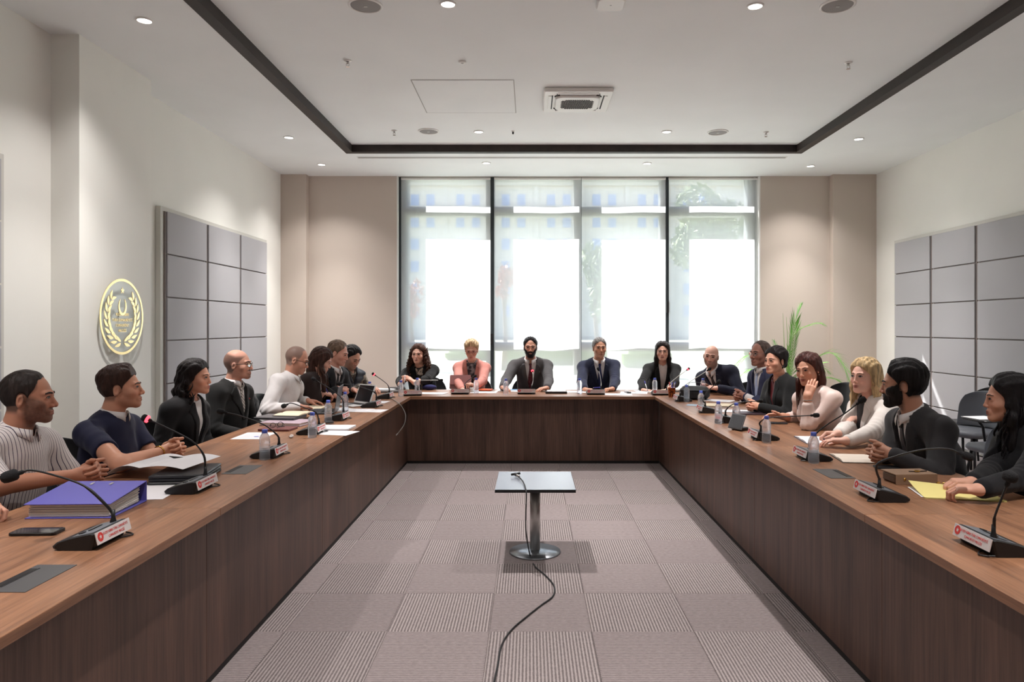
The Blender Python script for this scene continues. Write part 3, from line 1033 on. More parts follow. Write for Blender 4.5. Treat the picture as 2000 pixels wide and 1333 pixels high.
def stripes(name, ca, cb, per, width, axis=0, rough=.8):
    """woven stripes in object space: cb lines of the given share on ca"""
    if name in MATS: return MATS[name]
    m = mat(name, ca, rough, spec=.2)
    N = m.node_tree; L = N.links.new
    p = N.nodes['Principled BSDF']
    tc = N.nodes.new('ShaderNodeTexCoord'); sx = N.nodes.new('ShaderNodeSeparateXYZ')
    nz = N.nodes.new('ShaderNodeTexNoise'); nz.inputs['Scale'].default_value = 7; nz.inputs['Detail'].default_value = 1
    L(tc.outputs['Object'], nz.inputs['Vector'])
    va = N.nodes.new('ShaderNodeVectorMath'); va.operation = 'MULTIPLY_ADD'
    va.inputs[1].default_value = (.02, .02, .02)
    L(nz.outputs['Color'], va.inputs[0]); L(tc.outputs['Object'], va.inputs[2])
    L(va.outputs[0], sx.inputs[0])
    md = N.nodes.new('ShaderNodeMath'); md.operation = 'MODULO'; md.inputs[1].default_value = per
    ad = N.nodes.new('ShaderNodeMath'); ad.operation = 'ADD'; ad.inputs[1].default_value = 50 * per
    if axis == 'diag':
        dg_ = N.nodes.new('ShaderNodeMath'); dg_.operation = 'ADD'
        L(sx.outputs[1], dg_.inputs[0]); L(sx.outputs[2], dg_.inputs[1]); L(dg_.outputs[0], ad.inputs[0])
    else:
        L(sx.outputs[axis], ad.inputs[0])
    L(ad.outputs[0], md.inputs[0])
    lt = N.nodes.new('ShaderNodeMath'); lt.operation = 'LESS_THAN'; lt.inputs[1].default_value = per * width
    L(md.outputs[0], lt.inputs[0])
    mx = N.nodes.new('ShaderNodeMix'); mx.data_type = 'RGBA'
    mx.inputs[6].default_value = ca; mx.inputs[7].default_value = cb
    L(lt.outputs[0], mx.inputs[0]); L(mx.outputs[2], p.inputs['Base Color'])
    return m
def blotch(name, ca, cb, scale, lo=.48, hi=.54, rough=.6):
    if name in MATS: return MATS[name]
    m = mat(name, ca, rough, spec=.3)
    N = m.node_tree; L = N.links.new
    p = N.nodes['Principled BSDF']
    tc = N.nodes.new('ShaderNodeTexCoord'); nz = N.nodes.new('ShaderNodeTexNoise')
    nz.inputs['Scale'].default_value = scale; nz.inputs['Detail'].default_value = 2
    r = N.nodes.new('ShaderNodeValToRGB')
    r.color_ramp.elements[0].position = lo; r.color_ramp.elements[1].position = hi
    r.color_ramp.elements[0].color = ca; r.color_ramp.elements[1].color = cb
    L(tc.outputs['Object'], nz.inputs['Vector']); L(nz.outputs['Fac'], r.inputs[0]); L(r.outputs[0], p.inputs['Base Color'])
    return m
M_eye = mat('eye white', srgb(188, 178, 172), .3)
M_lash = mat('lash line', srgb(30, 22, 20), .6)
def iris_mat(rgb): return mat('iris %d %d %d' % rgb, srgb(*rgb), .15)

# ------------------------------------------------------------------ head in its own frame: x right, y forward, z up, origin between the eyes' level and ears
class Head:
    def __init__(s, d):
        g = d.get
        s.fem = g('fem', False)
        s.s = g('size', .97 if s.fem else 1.02)
        s.jaw = g('jaw', .034 if s.fem else .040)
        s.fat = g('fat', 0.0)
        s.nose = g('nose', .9 if s.fem else 1.05)
        s.brow = .35 if s.fem else 1.0
        s.chin = g('chin', 0.0)
        s.long = g('long', 0.0)
        s.beard = g('beard', 0.0)       # 0 none .. 1 full, painted; geometry for > .8
    def skull(s, P): return ell(P, (0, -.018, .026), (.0745, .096, .089))
    def sdf(s, P, ears=True):
        lz = s.long
        d = smin(s.skull(P), ell(P, (0, .026, -.028 - lz * .5), (.0605 + s.fat, .0625, .083 + lz * .5)), .03)
        X = np.abs(P[:, 0])
        Q = np.stack([X, P[:, 1], P[:, 2]], -1)
        d = smin(d, cap(Q, (s.jaw + s.fat, -.002, -.058), (.013, .068 + s.chin, -.096 - lz), .022, .019), .028)
        d = smin(d, sph(Q, (0, .073 + s.chin, -.097 - lz), .0165), .016)
        d = smin(d, ell(Q, (.043, .052, -.030), (.022, .022, .02)), .022)                # cheekbones
        d = smax(d, -ell(Q, (.031, .098, -.002), (.0185, .0165, .0125)), .012)            # eye sockets
        d = smin(d, cap(Q, (.008, .0835, .0165), (.040, .0715, .019), .0075 * (.7 + .45 * s.brow)), .014)
        d = smin(d, ell(Q, (.0308, .0728, -.0015), (.0165, .0110, .0105)), .008)           # lids over the eyeball
        n = s.nose
        d = smin(d, cap(P, (0, .085, .004), (0, .1000 + .012 * (n - 1), -.031), .0075, .0088 * n), .010)
        d = smin(d, sph(P, (0, .1005 + .012 * (n - 1), -.0345), .0094 * n), .006)
        d = smin(d, sph(Q, (.0115 * n, .0945, -.0385), .0072 * n), .006)
        mz = -.066 - lz * .5
        d = smin(d, ell(P, (0, .079, mz - .001), (.028, .017, .018)), .012)                # muzzle
        d = smin(d, cap(Q, (0, .0925, mz + .0035), (.017, .0845, mz + .0005), .0052, .0030), .004)
        d = smin(d, cap(Q, (0, .0920, mz - .0080), (.014, .0855, mz - .0055), .0062, .0036), .004)
        d = smax(d, -cap(Q, (0, .0995, mz - .0022), (.024, .0865, mz - .0016), .0020, .0012), .003)
        if ears:
            R = rot2('Z', math.radians(-22)) @ rot2('X', math.radians(-12))
            q = Q - A(.0745 + s.fat * .6, -.012, -.012)
            e = ell(q, (0, 0, 0), (.0078, .0172, .0285), R)
            e = smax(e, -ell(q, (.0082, .003, .003), (.0062, .0095, .0170), R), .003)
            d = smin(d, e, .007)
        return d

def head_colors(h, L, rgb, d):
    """skin tone per vertex: lips, cheeks, stubble, darker eye sockets; shade of mouth line and nostrils painted in"""
    base = np.array(srgb(*rgb)[:3])
    n = len(L)
    c = np.tile(base, (n, 1))
    X = np.abs(L[:, 0]); Y = L[:, 1]; Z = L[:, 2]
    lz = h.long
    def blend(mask, col):
        nonlocal c
        m = np.clip(mask, 0, 1)[:, None]
        c = c * (1 - m) + np.array(col) * m
    blend(.28 * np.exp(-(((X - .042) / .022) ** 2 + ((Z + .034) / .02) ** 2)) * (Y > .03), base * np.array([1.12, .78, .74]))
    blend(.25 * np.exp(-((X / .016) ** 2 + ((Z + .035) / .014) ** 2)) * (Y > .09), base * np.array([1.1, .76, .70]))
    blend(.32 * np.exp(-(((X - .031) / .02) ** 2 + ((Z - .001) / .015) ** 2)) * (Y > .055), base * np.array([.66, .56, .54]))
    st = d.get('stubble', 0.0)
    hc = np.array(srgb(*d.get('beard_rgb', d.get('hair_rgb', (40, 32, 28))))[:3])
    mz = -.066 - lz * .5
    zz = Z - np.clip((X - .03) / .05, 0, 1) * .075
    lower = np.clip((-.040 - zz) / .024, 0, 1) * np.clip((Y + .012) / .02, 0, 1) * np.clip((Z + .150) / .02, 0, 1)
    mous = np.exp(-((X / .031) ** 4 + ((Z - (mz + .0145)) / .0075) ** 4)) * (Y > .06)
    if st > 0:
        if d.get('goatee'):
            lower = np.exp(-((X / .032) ** 4 + ((Z - (mz - .022)) / .028) ** 4)) * (Y > .045)
        patch = np.clip(np.maximum(lower, mous), 0, 1)
        liph = np.exp(-((X / .020) ** 4 + ((Z - (mz - .002)) / .0085) ** 4)) * (Y > .07)
        patch = patch * (1 - liph)
        nz = .85 + .15 * wob(L, 420, 6)
        blend(st * patch * nz, hc)
    lip = d.get('lip_rgb', (150, 84, 76) if not h.fem else (158, 74, 74))
    up = np.exp(-((X / .0195) ** 4 + ((Z - (mz + .0035 - X * .10)) / .0042) ** 4)) * (Y > .072)
    lo = np.exp(-((X / .017) ** 4 + ((Z - (mz - .008)) / .0052) ** 4)) * (Y > .072)
    blend((.92 if h.fem else .7) * np.maximum(up, lo), srgb(*lip)[:3])
    blend(.75 * np.exp(-((X / .022) ** 4 + ((Z - (mz - .0022)) / .0016) ** 2)) * (Y > .072), base * .28)  # shade of the crease between the lips painted into the tone
    blend(.8 * np.exp(-(((X - .0065) / .0038) ** 2 + ((Z + .0445) / .0028) ** 2)) * (Y > .08), base * .22)  # nostril shade painted into the tone, no openings cut
    sh = d.get('shaved')
    if sh:  # cropped hair showing as a darker scalp
        m = np.clip((h_plane(L, d) + .004) / .010, 0, 1) * np.clip((Z + .075) / .02, 0, 1) * sh
        ear = np.exp(-(((Y + .012) / .026) ** 4 + ((Z + .014) / .036) ** 4)) * (X > .068)
        if d.get('bald'):
            top = np.clip((Z - .052 - np.clip(-Y, 0, .1) * .35) / .02, 0, 1)
            m = m * (1 - top)
        blend(m * (1 - ear), hc if 'scalp_rgb' not in d else srgb(*d['scalp_rgb'])[:3])
    return c

def h_plane(L, d):
    """> 0 on the hairy side of the hairline"""
    X = np.abs(L[:, 0]); Y = L[:, 1]; Z = L[:, 2]
    rec = d.get('recede', 0.0)
    # hairline depth y as a function of height and side
    zz = np.array([-.12, -.05, -.015, .012, .03, .05, .068, .085, .12])
    yy = np.array([-.035, -.022, .014, .020, .034, .052, .066, .062, .05]) - rec * np.array([0, 0, 0, 0, .3, .7, 1, 1, 1])
    y = np.interp(Z, zz, yy)
    if d.get('peak'):  # recessed temples
        y = y - d['peak'] * np.exp(-(((X - .045) / .016) ** 2)) * np.clip((Z - .03) / .02, 0, 1)
    return y - Y

def hair_sdf(h, d):
    st = d['hair']
    top = d.get('top', .016); side = d.get('side', .007)
    vol = d.get('vol', 1.0)
    def f(P):
        X = np.abs(P[:, 0]); Y = P[:, 1]; Z = P[:, 2]
        Q = np.stack([X, Y, Z], -1)
        t = side + (top - side) * np.clip((Z - .02) / .06, 0, 1)
        t = t + d.get('quiff', 0) * np.clip((Y + .02) / .08, 0, 1) * np.clip((Z - .05) / .04, 0, 1)
        t = t + min(1, top / .016) * (.0022 * np.sin(X * 260 + 14 * wob(P, 25, 3)) * np.clip(Z / .05, .2, 1) + .0018 * wob(P, 170, 5))
        if st in ('long', 'bun'):
            pa = d.get('part', .012)
            t = t + .006 * np.clip(np.abs(P[:, 0] - pa) / .03, 0, 1) - .009 * np.exp(-((P[:, 0] - pa) / .005) ** 2) * np.clip((Y + .07) / .04, 0, 1)
        base = smin(h.skull(P), h.sdf(P, False), .01)
        g = base - t
        face = -h_plane(P, d)
        if st == 'long': face = face - d.get('sweep', .016) * np.clip((np.abs(P[:, 0] - d.get('part', .012)) - .025) / .035, 0, 1) * np.clip((Z + .03) / .04, 0, 1)
        nape = -(Z + d.get('nape', .070))
        g = smax(g, face, .010)
        if st == 'short':
            g = smax(g, nape, .02)
            ear = ell(Q, (.080, -.008, -.012), (.016, .026, .038))
            g = smax(g, -ear, .004)
            return g
        if st == 'fringe':   # ring of hair round a bald top
            bt = Z - .040 - np.clip(-Y, 0, .12) * .30
            g = smax(g, nape, .02)
            g = smax(g, bt, .02)
            ear = ell(Q, (.080, -.008, -.012), (.016, .026, .038))
            return smax(g, -ear, .004)
        if st == 'bun':
            g = smax(g, -(Z + .085) + np.clip(Y + .03, 0, .2) * 1.3, .02)
            ear = ell(Q, (.082, -.006, -.014), (.014, .024, .034))
            g = smax(g, -ear, .004)
            g = smin(g, ell(P, (0, -.112, -.035), (.030, .032, .034)), .02)
            return g
        # long styles: a parted cap plus falling curtains
        ln = d.get('len', .26)
        sp = d.get('spread', .02)
        wav = d.get('wave', .0)
        wy = wav * np.sin(Z * 62 + 1.3 * np.sign(P[:, 0]) + Y * 40)
        Qw = np.stack([X + wy * .6, Y + wy, Z], -1)
        fwd = d.get('fwd', .0)
        cur = cap(Qw, (.066, -.005 + fwd * .3, .035), (.079 + sp * .3, -.012 + fwd, -.09), .021 * vol, .026 * vol)
        cur = smin(cur, cap(Qw, (.079 + sp * .3, -.012 + fwd, -.09), (.080 + sp, -.02 + fwd * 1.3, -ln), .026 * vol, .017 * vol), .02)
        bk = cap(Qw, (.03, -.09, .03), (.040, -.098, -.10), .034 * vol, .042 * vol)
        bk = smin(bk, cap(Qw, (.040, -.098, -.10), (.045, -.105, -ln - .02), .042 * vol, .026 * vol), .02)
        cur = smin(cur, bk, .03)
        # keep the curtains off the face
        facec = ell(P, (0, .085 + d.get('open', 0), -.035), (.064 + d.get('wide', 0), .080, .105))
        cur = smax(cur, -facec, .012)
        if d.get('tuck'):      # hair tucked behind the ear on one side (sign of x) or both (0)
            sgn = d['tuck']
            qx = X if sgn == 2 else P[:, 0] * sgn
            q2 = np.stack([qx, Y, Z], -1)
            cur = smax(cur, -ell(q2, (.090, .020, -.02), (.034, .048, .07)), .012)
        cur = cur + .0030 * np.sin((Y * 160 + X * 120) + 9 * wob(P, 18, 3)) + .0016 * wob(P, 190, 5)
        g = smin(g, cur, .02)
        return smax(g, -(h.sdf(P, False) + .004), .004) if False else g
    return f

# ------------------------------------------------------------------ hands
FING = [(.030, (.043, .026, .021), .0088), (.010, (.047, .029, .022), .0090), (-.010, (.043, .027, .021), .0086), (-.029, (.034, .021, .018), .0076)]
def hand_parts(wrist, d, n, side, curl, spread=.04, thumb=(.7, .35), scale=1.0, fcurl=None):
    """capsules of one hand. d = direction of the fingers, n = direction the palm faces, side=+1 right hand, -1 left.
    curl = (mcp, pip, dip) in radians, thumb = (outward, towards palm)"""
    d = unit(d); n = unit(np.asarray(n, f4) - d * np.dot(n, d))
    s = np.cross(d, n) * side          # towards the thumb
    w = np.asarray(wrist, f4)
    sc = scale
    caps = []
    for k in range(4):
        o, L_, r = FING[k]
        c = fcurl[k] if fcurl is not None else curl
        p0 = w + (d * (.086 - .006 * abs(k - 1.2)) + s * o - n * .002) * sc
        caps.append((w + (d * .015 + s * o * .55) * sc, p0, .0125 * sc, .0105 * sc, 'p'))
        ang = 0.0
        dir0 = unit(d + s * (o * spread / .03))
        p = p0
        for j in range(3):
            ang += c[j]
            dd = dir0 * math.cos(ang) + n * math.sin(ang)
            q = p + dd * L_[j] * sc
            caps.append((p, q, r * sc * (1 - .07 * j), r * sc * (1 - .07 * (j + 1)), 'f%d' % k))
            p = q
    # palm heel, thumb mount
    caps.append((w + s * .012 * sc, w + (d * .075 + s * .020) * sc, .0165 * sc, .0135 * sc, 'p'))
    caps.append((w - s * .012 * sc, w + (d * .072 - s * .020) * sc, .0165 * sc, .0125 * sc, 'p'))
    t0 = w + (d * .018 + s * .018 + n * .006) * sc
    td = unit(d * .75 + s * thumb[0] + n * thumb[1])
    t1 = t0 + td * .042 * sc
    td2 = unit(td + d * .35 - s * .10 + n * thumb[1] * .4)
    t2 = t1 + td2 * .033 * sc
    td3 = unit(td2 + d * .35 - s * .25)
    t3 = t2 + td3 * .025 * sc
    caps += [(t0, t1, .0155 * sc, .0118 * sc, 'p'), (t1, t2, .0112 * sc, .0100 * sc, 't'), (t2, t3, .0100 * sc, .0082 * sc, 't')]
    return caps

def hand_field(caps, fore=None):
    def f(P):
        palm = None
        for a, b, ra, rb, t in caps:
            if t != 'p': continue
            q = cap(P, a, b, ra, rb)
            palm = q if palm is None else smin(palm, q, .012)
        if fore is not None:
            palm = smin(palm, fore(P), .018)
        out = palm
        for key in ('f0', 'f1', 'f2', 'f3', 't'):
            fin = None
            for a, b, ra, rb, t in caps:
                if t != key: continue
                q = cap(P, a, b, ra, rb)
                fin = q if fin is None else smin(fin, q, .003)
            out = smin(out, fin, .0035 if key != 't' else .006)
        return out
    return f

CURLS = {'flat': (.12, .18, .12), 'rest': (.28, .45, .3), 'curl': (.55, .95, .6), 'fist': (1.15, 1.45, .9), 'pen': (.75, .85, .45), 'clasp': (.80, 1.30, .80), 'hold': (.6, .8, .5)}

# ------------------------------------------------------------------ drape: a flat outline laid on the front of a body field
def drape(f, org, R, left, right, off, th, nu=6, nv=24, y0=.45):
    """left/right: polylines of (x, z) in the chest frame; returns verts, quads of a thin slab lying on the field f"""
    def sample(pl, n):
        pl = np.asarray(pl, float)
        seg = np.r_[0, np.cumsum(np.linalg.norm(np.diff(pl, axis=0), axis=1))]
        t = np.linspace(0, seg[-1], n)
        return np.stack([np.interp(t, seg, pl[:, 0]), np.interp(t, seg, pl[:, 1])], -1)
    a, b = sample(left, nv), sample(right, nv)
    u = np.linspace(0, 1, nu)
    G = a[:, None] * (1 - u)[None, :, None] + b[:, None] * u[None, :, None]
    G = G.reshape(-1, 2)
    X = org + G[:, :1] * R[:, 0] + G[:, 1:] * R[:, 2]
    t = np.full(len(G), y0)
    for _ in range(50):
        d = f((X + t[:, None] * R[:, 1]).astype(f4))
        t = np.maximum(t - np.clip(d, -.05, .1) * .8, -.12)
    top = X + (t + off)[:, None] * R[:, 1]
    bot = X + (t + off - th)[:, None] * R[:, 1]
    V = np.concatenate([top, bot])
    n = len(G)
    Q = []
    for i in range(nv - 1):
        for j in range(nu - 1):
            q = i * nu + j
            Q.append((q, q + 1, q + nu + 1, q + nu))
            Q.append((n + q, n + q + nu, n + q + nu + 1, n + q + 1))
    for i in range(nv - 1):
        q = i * nu
        Q.append((q, q + nu, n + q + nu, n + q))
        q = i * nu + nu - 1
        Q.append((q, n + q, n + q + nu, q + nu))
    for j in range(nu - 1):
        Q.append((j, n + j, n + j + 1, j + 1))
        q = (nv - 1) * nu + j
        Q.append((q, q + 1, n + q + 1, n + q))
    return V, np.array(Q)

def bounds(pts, pad):
    pts = np.asarray(pts, f4)
    return pts.min(0) - pad, pts.max(0) + pad

def dirv(deg, pitch=0):
    a, p = math.radians(deg), math.radians(pitch)
    return A(math.cos(a) * math.cos(p), math.sin(a) * math.cos(p), math.sin(p))

# ------------------------------------------------------------------ one seated person
def person(d):
    g = d.get
    fem = g('fem', False)
    H = Head(d)
    hs = H.s
    hp = np.asarray(d['head'], f4)                       # between the eyes
    yaw, pitch, roll = g('yaw', 0), g('pitch', 0), g('roll', 0)
    Fw = dirv(yaw, pitch)
    up0 = A(0, 0, 1) - Fw * Fw[2]; up0 = unit(up0)
    Rt = np.cross(Fw, up0)
    rr = math.radians(roll)
    Up = up0 * math.cos(rr) + Rt * math.sin(rr)
    Rt = np.cross(Fw, Up)
    HR = np.stack([Rt, Fw, Up], -1).astype(f4)           # columns = head axes
    hips = A(*d['hips'], .53)
    cy = g('chest', yaw)
    cf0 = dirv(cy)
    # neck base below and behind the head
    fh = unit(A(Fw[0], Fw[1], 0))
    neck = hp - A(0, 0, 1) * g('neck_len', .146) * hs - fh * .035 - cf0 * .02 + A(*g('neck_off', (0, 0, 0)))
    spine = unit(neck - hips)
    cf = unit(cf0 - spine * np.dot(cf0, spine))
    cr = np.cross(cf, spine)
    CR = np.stack([cr, cf, spine], -1).astype(f4)
    bw = g('build', 1.0)
    shw = g('sh', (.162 if fem else .188)) * (1 + (bw - 1) * .5)
    sl = g('slope', .068)
    tilt = g('tilt', 0.0)      # > 0 lifts the right shoulder
    sh = {}
    for s in (1, -1):
        sh[s] = neck - spine * (sl + .02) + cr * s * shw + spine * tilt * s + cf * g('shfwd', .0)
    tl = float(np.linalg.norm(neck - hips))
    chest = neck - spine * min(.185, .37 * tl) + cf * .005
    belly = hips + spine * (tl * .36) + cf * (.012 + g('belly', 0) * .5)
    arms = {}
    for s in (1, -1):
        key = 'R' if s > 0 else 'L'
        ad = d.get(key)
        if ad is None: continue
        w = np.asarray(ad['w'], f4)
        S = sh[s]
        la, lb = (.285, .255) if not fem else (.262, .235)
        D = w - S
        dist = float(np.linalg.norm(D))
        if dist > (la + lb) * .985:
            k = dist / ((la + lb) * .985)
            la *= k; lb *= k
        x = (la * la - lb * lb + dist * dist) / (2 * dist)
        hgt = math.sqrt(max(la * la - x * x, 1e-5))
        pole = np.asarray(ad.get('pole', cr * s * .6 - A(0, 0, 1) * .8 - cf * .35), f4)
        pd = unit(pole - unit(D) * np.dot(pole, unit(D)))
        E = S + unit(D) * x + pd * hgt
        if 'elbow' in ad: E = np.asarray(ad['elbow'], f4)
        arms[s] = (S, E, w, ad)
    root_xy = (float(hips[0]), float(hips[1]))
    root = empty('person', (root_xy[0], root_xy[1], 0), 0, d['label'], 'person')
    O = A(root_xy[0], root_xy[1], 0)
    rgb = d.get('skin', (196, 148, 124))
    rgb = tuple(min(255, c * 1.07) for c in rgb)
    tone = np.array(srgb(*rgb)[:3])

    # ---- fields
    bust = g('bust', .0)
    def torso(P, o=0.0):
        q = ell(P, chest, (.150 * bw + o, .108 * bw + o, .190 + o), CR)
        q = smin(q, ell(P, belly, (.142 * bw + o, .108 * bw + g('belly', 0) + o, .17 + o), CR), .07)
        q = smin(q, ell(P, hips, (.172 * bw + o, .125 * bw + o, .125 + o), CR), .06)
        for s in (1, -1):
            q = smin(q, cap(P, neck - spine * .035 + cr * s * .03, sh[s], .054 + o, .050 * bw ** .5 + o), .05)
        if bust:
            for s in (1, -1):
                q = smin(q, ell(P, chest + spine * .0 + cr * s * .068 + cf * .075, (.062 + o, .050 * bust + o, .062 + o), CR), .035)
        return q
    def arm(P, s, o=0.0, k=1.0, cut=0.0):
        S, E, w, ad = arms[s]
        we = w + (E - w) * cut
        k = k * (.90 if fem else 1.0)
        q = cap(P, S, E, .054 * k * bw ** .5 + o, .043 * k + o)
        return smin(q, cap(P, E, we, .043 * k + o, .029 * k + (.012 * cut) + o), .018)
    nk_top = hp - Up * .045 - Fw * .022
    def neckf(P, o=0.0):
        r = (.047 if fem else .057) * (1 + (bw - 1) * .4) * g('neck_r', 1)
        return cap(P, neck - spine * .02, nk_top, r * 1.06 + o, r + o)

    # ---- body: head and neck, hands with forearms, and the covered rest, one mesh
    Vs, Qs, Cs = [], [], []
    def push(V, Q, c):
        n = sum(len(v) for v in Vs)
        Vs.append(V); Qs.append(Q + n); Cs.append(c)
    def headw(P):
        L = ((P - hp) @ HR) / f4(hs)
        return smin(H.sdf(L) * f4(hs), smax(neckf(P), (P - hp) @ Up + .03, .02), .022)
    res = g('res', .0042)
    lo, hi = bounds([hp + Up * .13, hp - Up * .02, neck - spine * .05], .115)
    V, Q = surfnet(headw, lo, hi, res)
    V = project(headw, V, res)
    L = ((V - hp) @ HR) / hs
    push(V, Q, head_colors(H, L, rgb, d))
    for s in arms:
        S, E, w, ad = arms[s]
        hd, hn = ad.get('d', w - E), ad.get('n', (0, 0, -1))
        cu = CURLS[ad.get('pose', 'rest')]
        hc = hand_parts(w, hd, hn, s, cu, ad.get('spread', .04), ad.get('thumb', (.7, .35)), g('hand', .93 if fem else 1.02), ad.get('fc'))
        fs = w + (E - w) * (.35 if not g('short_sleeve') else 1.0)
        if g('short_sleeve'):
            up = E + (S - E) * .55
            fore = lambda P, E=E, w=w, up=up: smin(cap(P, E, w, .043, .027), cap(P, up, E, .050, .043), .02)
        else:
            fore = lambda P, fs=fs, w=w: cap(P, fs, w, .033, .0265)
        hf = hand_field(hc, fore)
        pts = [c[0] for c in hc] + [c[1] for c in hc] + [fs] + ([E + (S - E) * .55] if g('short_sleeve') else [])
        lo, hi = bounds(pts, .055)
        hr = g('hres', .0042)
        V, Q = surfnet(hf, lo, hi, hr)
        V = project(hf, V, hr)
        c = np.tile(tone, (len(V), 1))
        # knuckles and fingertips a little redder
        tips = np.min([np.linalg.norm(V - b, axis=1) for a, b, ra, rb, t in hc if t != 'p'], axis=0)
        m = (np.clip(1 - tips / .012, 0, 1) * .3)[:, None]
        c = c * (1 - m) + tone * np.array([1.05, .76, .70]) * m
        push(V, Q, c)
    # hips, legs
    kn, an = {}, {}
    for s in (1, -1):
        h0 = hips + cr * s * .09 - A(0, 0, .03)
        fl = unit(A(cf0[0], cf0[1], 0))
        kn[s] = A(h0[0], h0[1], .50) + fl * .42 + A(cr[0], cr[1], 0) * s * .05
        an[s] = A(kn[s][0], kn[s][1], .09) + fl * .02
    def core(P):
        q = smin(torso(P, -.012), neckf(P, -.006), .03)
        for s in arms:
            q = smin(q, arm(P, s, -.008, .9, .3), .03)
        for s in (1, -1):
            q = smin(q, cap(P, hips + cr * s * .09 - A(0, 0, .03), kn[s], .070, .050), .04)
            q = smin(q, cap(P, kn[s], an[s], .048, .034), .03)
        return q
    lo, hi = bounds([neck, hips, kn[1], kn[-1], an[1], an[-1]] + [a[k] for a in arms.values() for k in (0, 1, 2)], .20)
    V, Q = surfnet(core, lo, hi, .020)
    push(V, Q, np.tile(tone, (len(V), 1)))
    me = np_mesh('body', np.concatenate(Vs) - O, np.concatenate(Qs), True, np.concatenate(Cs))
    body = link_mesh('body', me, skin_mat(), root)

    def skin_pt(x, z, lift=0.0):
        """point on the face at head coords x, z (world), with its outward y in the head frame"""
        t = .16
        for _ in range(40):
            t -= float(H.sdf(A(x, t, z)[None])[0]) * .8
        return A(x, t + lift, z)
    def hw(p): return hp + HR @ (np.asarray(p, f4) * hs) - O

    # ---- eyes and eyebrows
    eo = g('eye_open', .0082)
    irgb = g('iris', (62, 42, 32))
    for s in (1, -1):
        cx = .0308 * s
        mb = MB()
        n = 11
        us = np.linspace(-1, 1, n)
        up, dn = [], []
        for u in us:
            x = cx + u * .0145
            zc = .0005 + .0011 * u * s * 1.0
            a = (1 - abs(u) ** 2.2)
            up.append(skin_pt(x, zc + eo * .62 * a, .0006)); dn.append(skin_pt(x, zc - eo * .48 * a, .0006))
        vs = [hw(p) for p in up] + [hw(p) for p in dn]
        mb.add(vs, [(n + i, n + i + 1, i + 1, i) for i in range(n - 1)], 0)
        gz = g('gaze', 0.0)
        ic = skin_pt(cx + gz * .004, .0008 - g('gaze_dn', 0) * .002, .0010)
        ring = []
        for i in range(14):
            a = 2 * PI * i / 14
            zz = np.clip(  .0068 * math.sin(a), -eo * .46, eo * .60)
            ring.append(hw(skin_pt(ic[0] + .0068 * math.cos(a), ic[2] + zz, .0011)))
        mb.add(ring, [tuple(range(14))], 1)
        lash = [hw(p + A(0, .0009, .0005)) for p in up]
        mb.tube(lash, [.0012 * hs + .0013 * hs * math.sin(PI * i / (n - 1)) * (1.5 if fem else 1) for i in range(n)], 5, 2)
        lw = [hw(p + A(0, .0004, -.0002)) for p in dn]
        mb.tube(lw, .0005, 4, 2)
        mb.build('eye', [M_eye, iris_mat(irgb), M_lash], root, smooth=False)
        bt = g('brow_t', .0030 if fem else .0046)
        pts = []
        for u in np.linspace(0, 1, 9):
            x = (.011 + .038 * u) * s
            z = .0165 + .0065 * math.sin(PI * (.18 + .62 * u)) - .004 * max(0, u - .6) + g('brow_z', 0)
            pts.append(hw(skin_pt(x, z, .0004)))
        MB().tube(pts, [bt * hs * (1.0 - .75 * abs(u - .3) ** 1.5) for u in np.linspace(0, 1, 9)], 6).build('eyebrow', hair_mat(g('brow_rgb', g('hair_rgb', (40, 32, 28)))), root, smooth=True)

    # ---- hair
    hrgb = g('hair_rgb', (40, 32, 28))
    if g('hair'):
        hf0 = hair_sdf(H, d)
        longh = d['hair'] in ('long',)
        ln = d.get('len', .26)
        def hairw(P):
            L = ((P - hp) @ HR) / f4(hs)
            return hf0(L) * f4(hs)
        if longh:
            # the falling part hangs along gravity rather than the tilted head: shear head coords back towards vertical
            def hairw(P):
                rel = P - hp
                L = (rel @ HR) / f4(hs)
                G = np.stack([rel @ np.cross(fh, A(0, 0, 1)), rel @ fh, rel[:, 2]], -1) / f4(hs)
                m = np.clip((-.02 - L[:, 2]) / .10, 0, 1)[:, None]
                return hf0((L * (1 - m) + G * m).astype(f4)) * f4(hs)
        pts = [hp + Up * .15, hp - Up * .10, hp + Fw * .1, hp - Fw * .15]
        if longh: pts += [hp - A(0, 0, ln + .05), hp - A(0, 0, ln) + Rt * .12, hp - A(0, 0, ln) - Rt * .12]
        lo, hi = bounds(pts, .09)
        hr_ = .0046 if not longh else .0056
        V, Q = surfnet(hairw, lo, hi, hr_)
        V = project(hairw, V, hr_)
        hair = link_mesh('hair', np_mesh('hair', V - O, Q), hair_mat(hrgb), root)
        r_ = np.random.RandomState(int(abs(hp[0]) * 1000) % 9999)
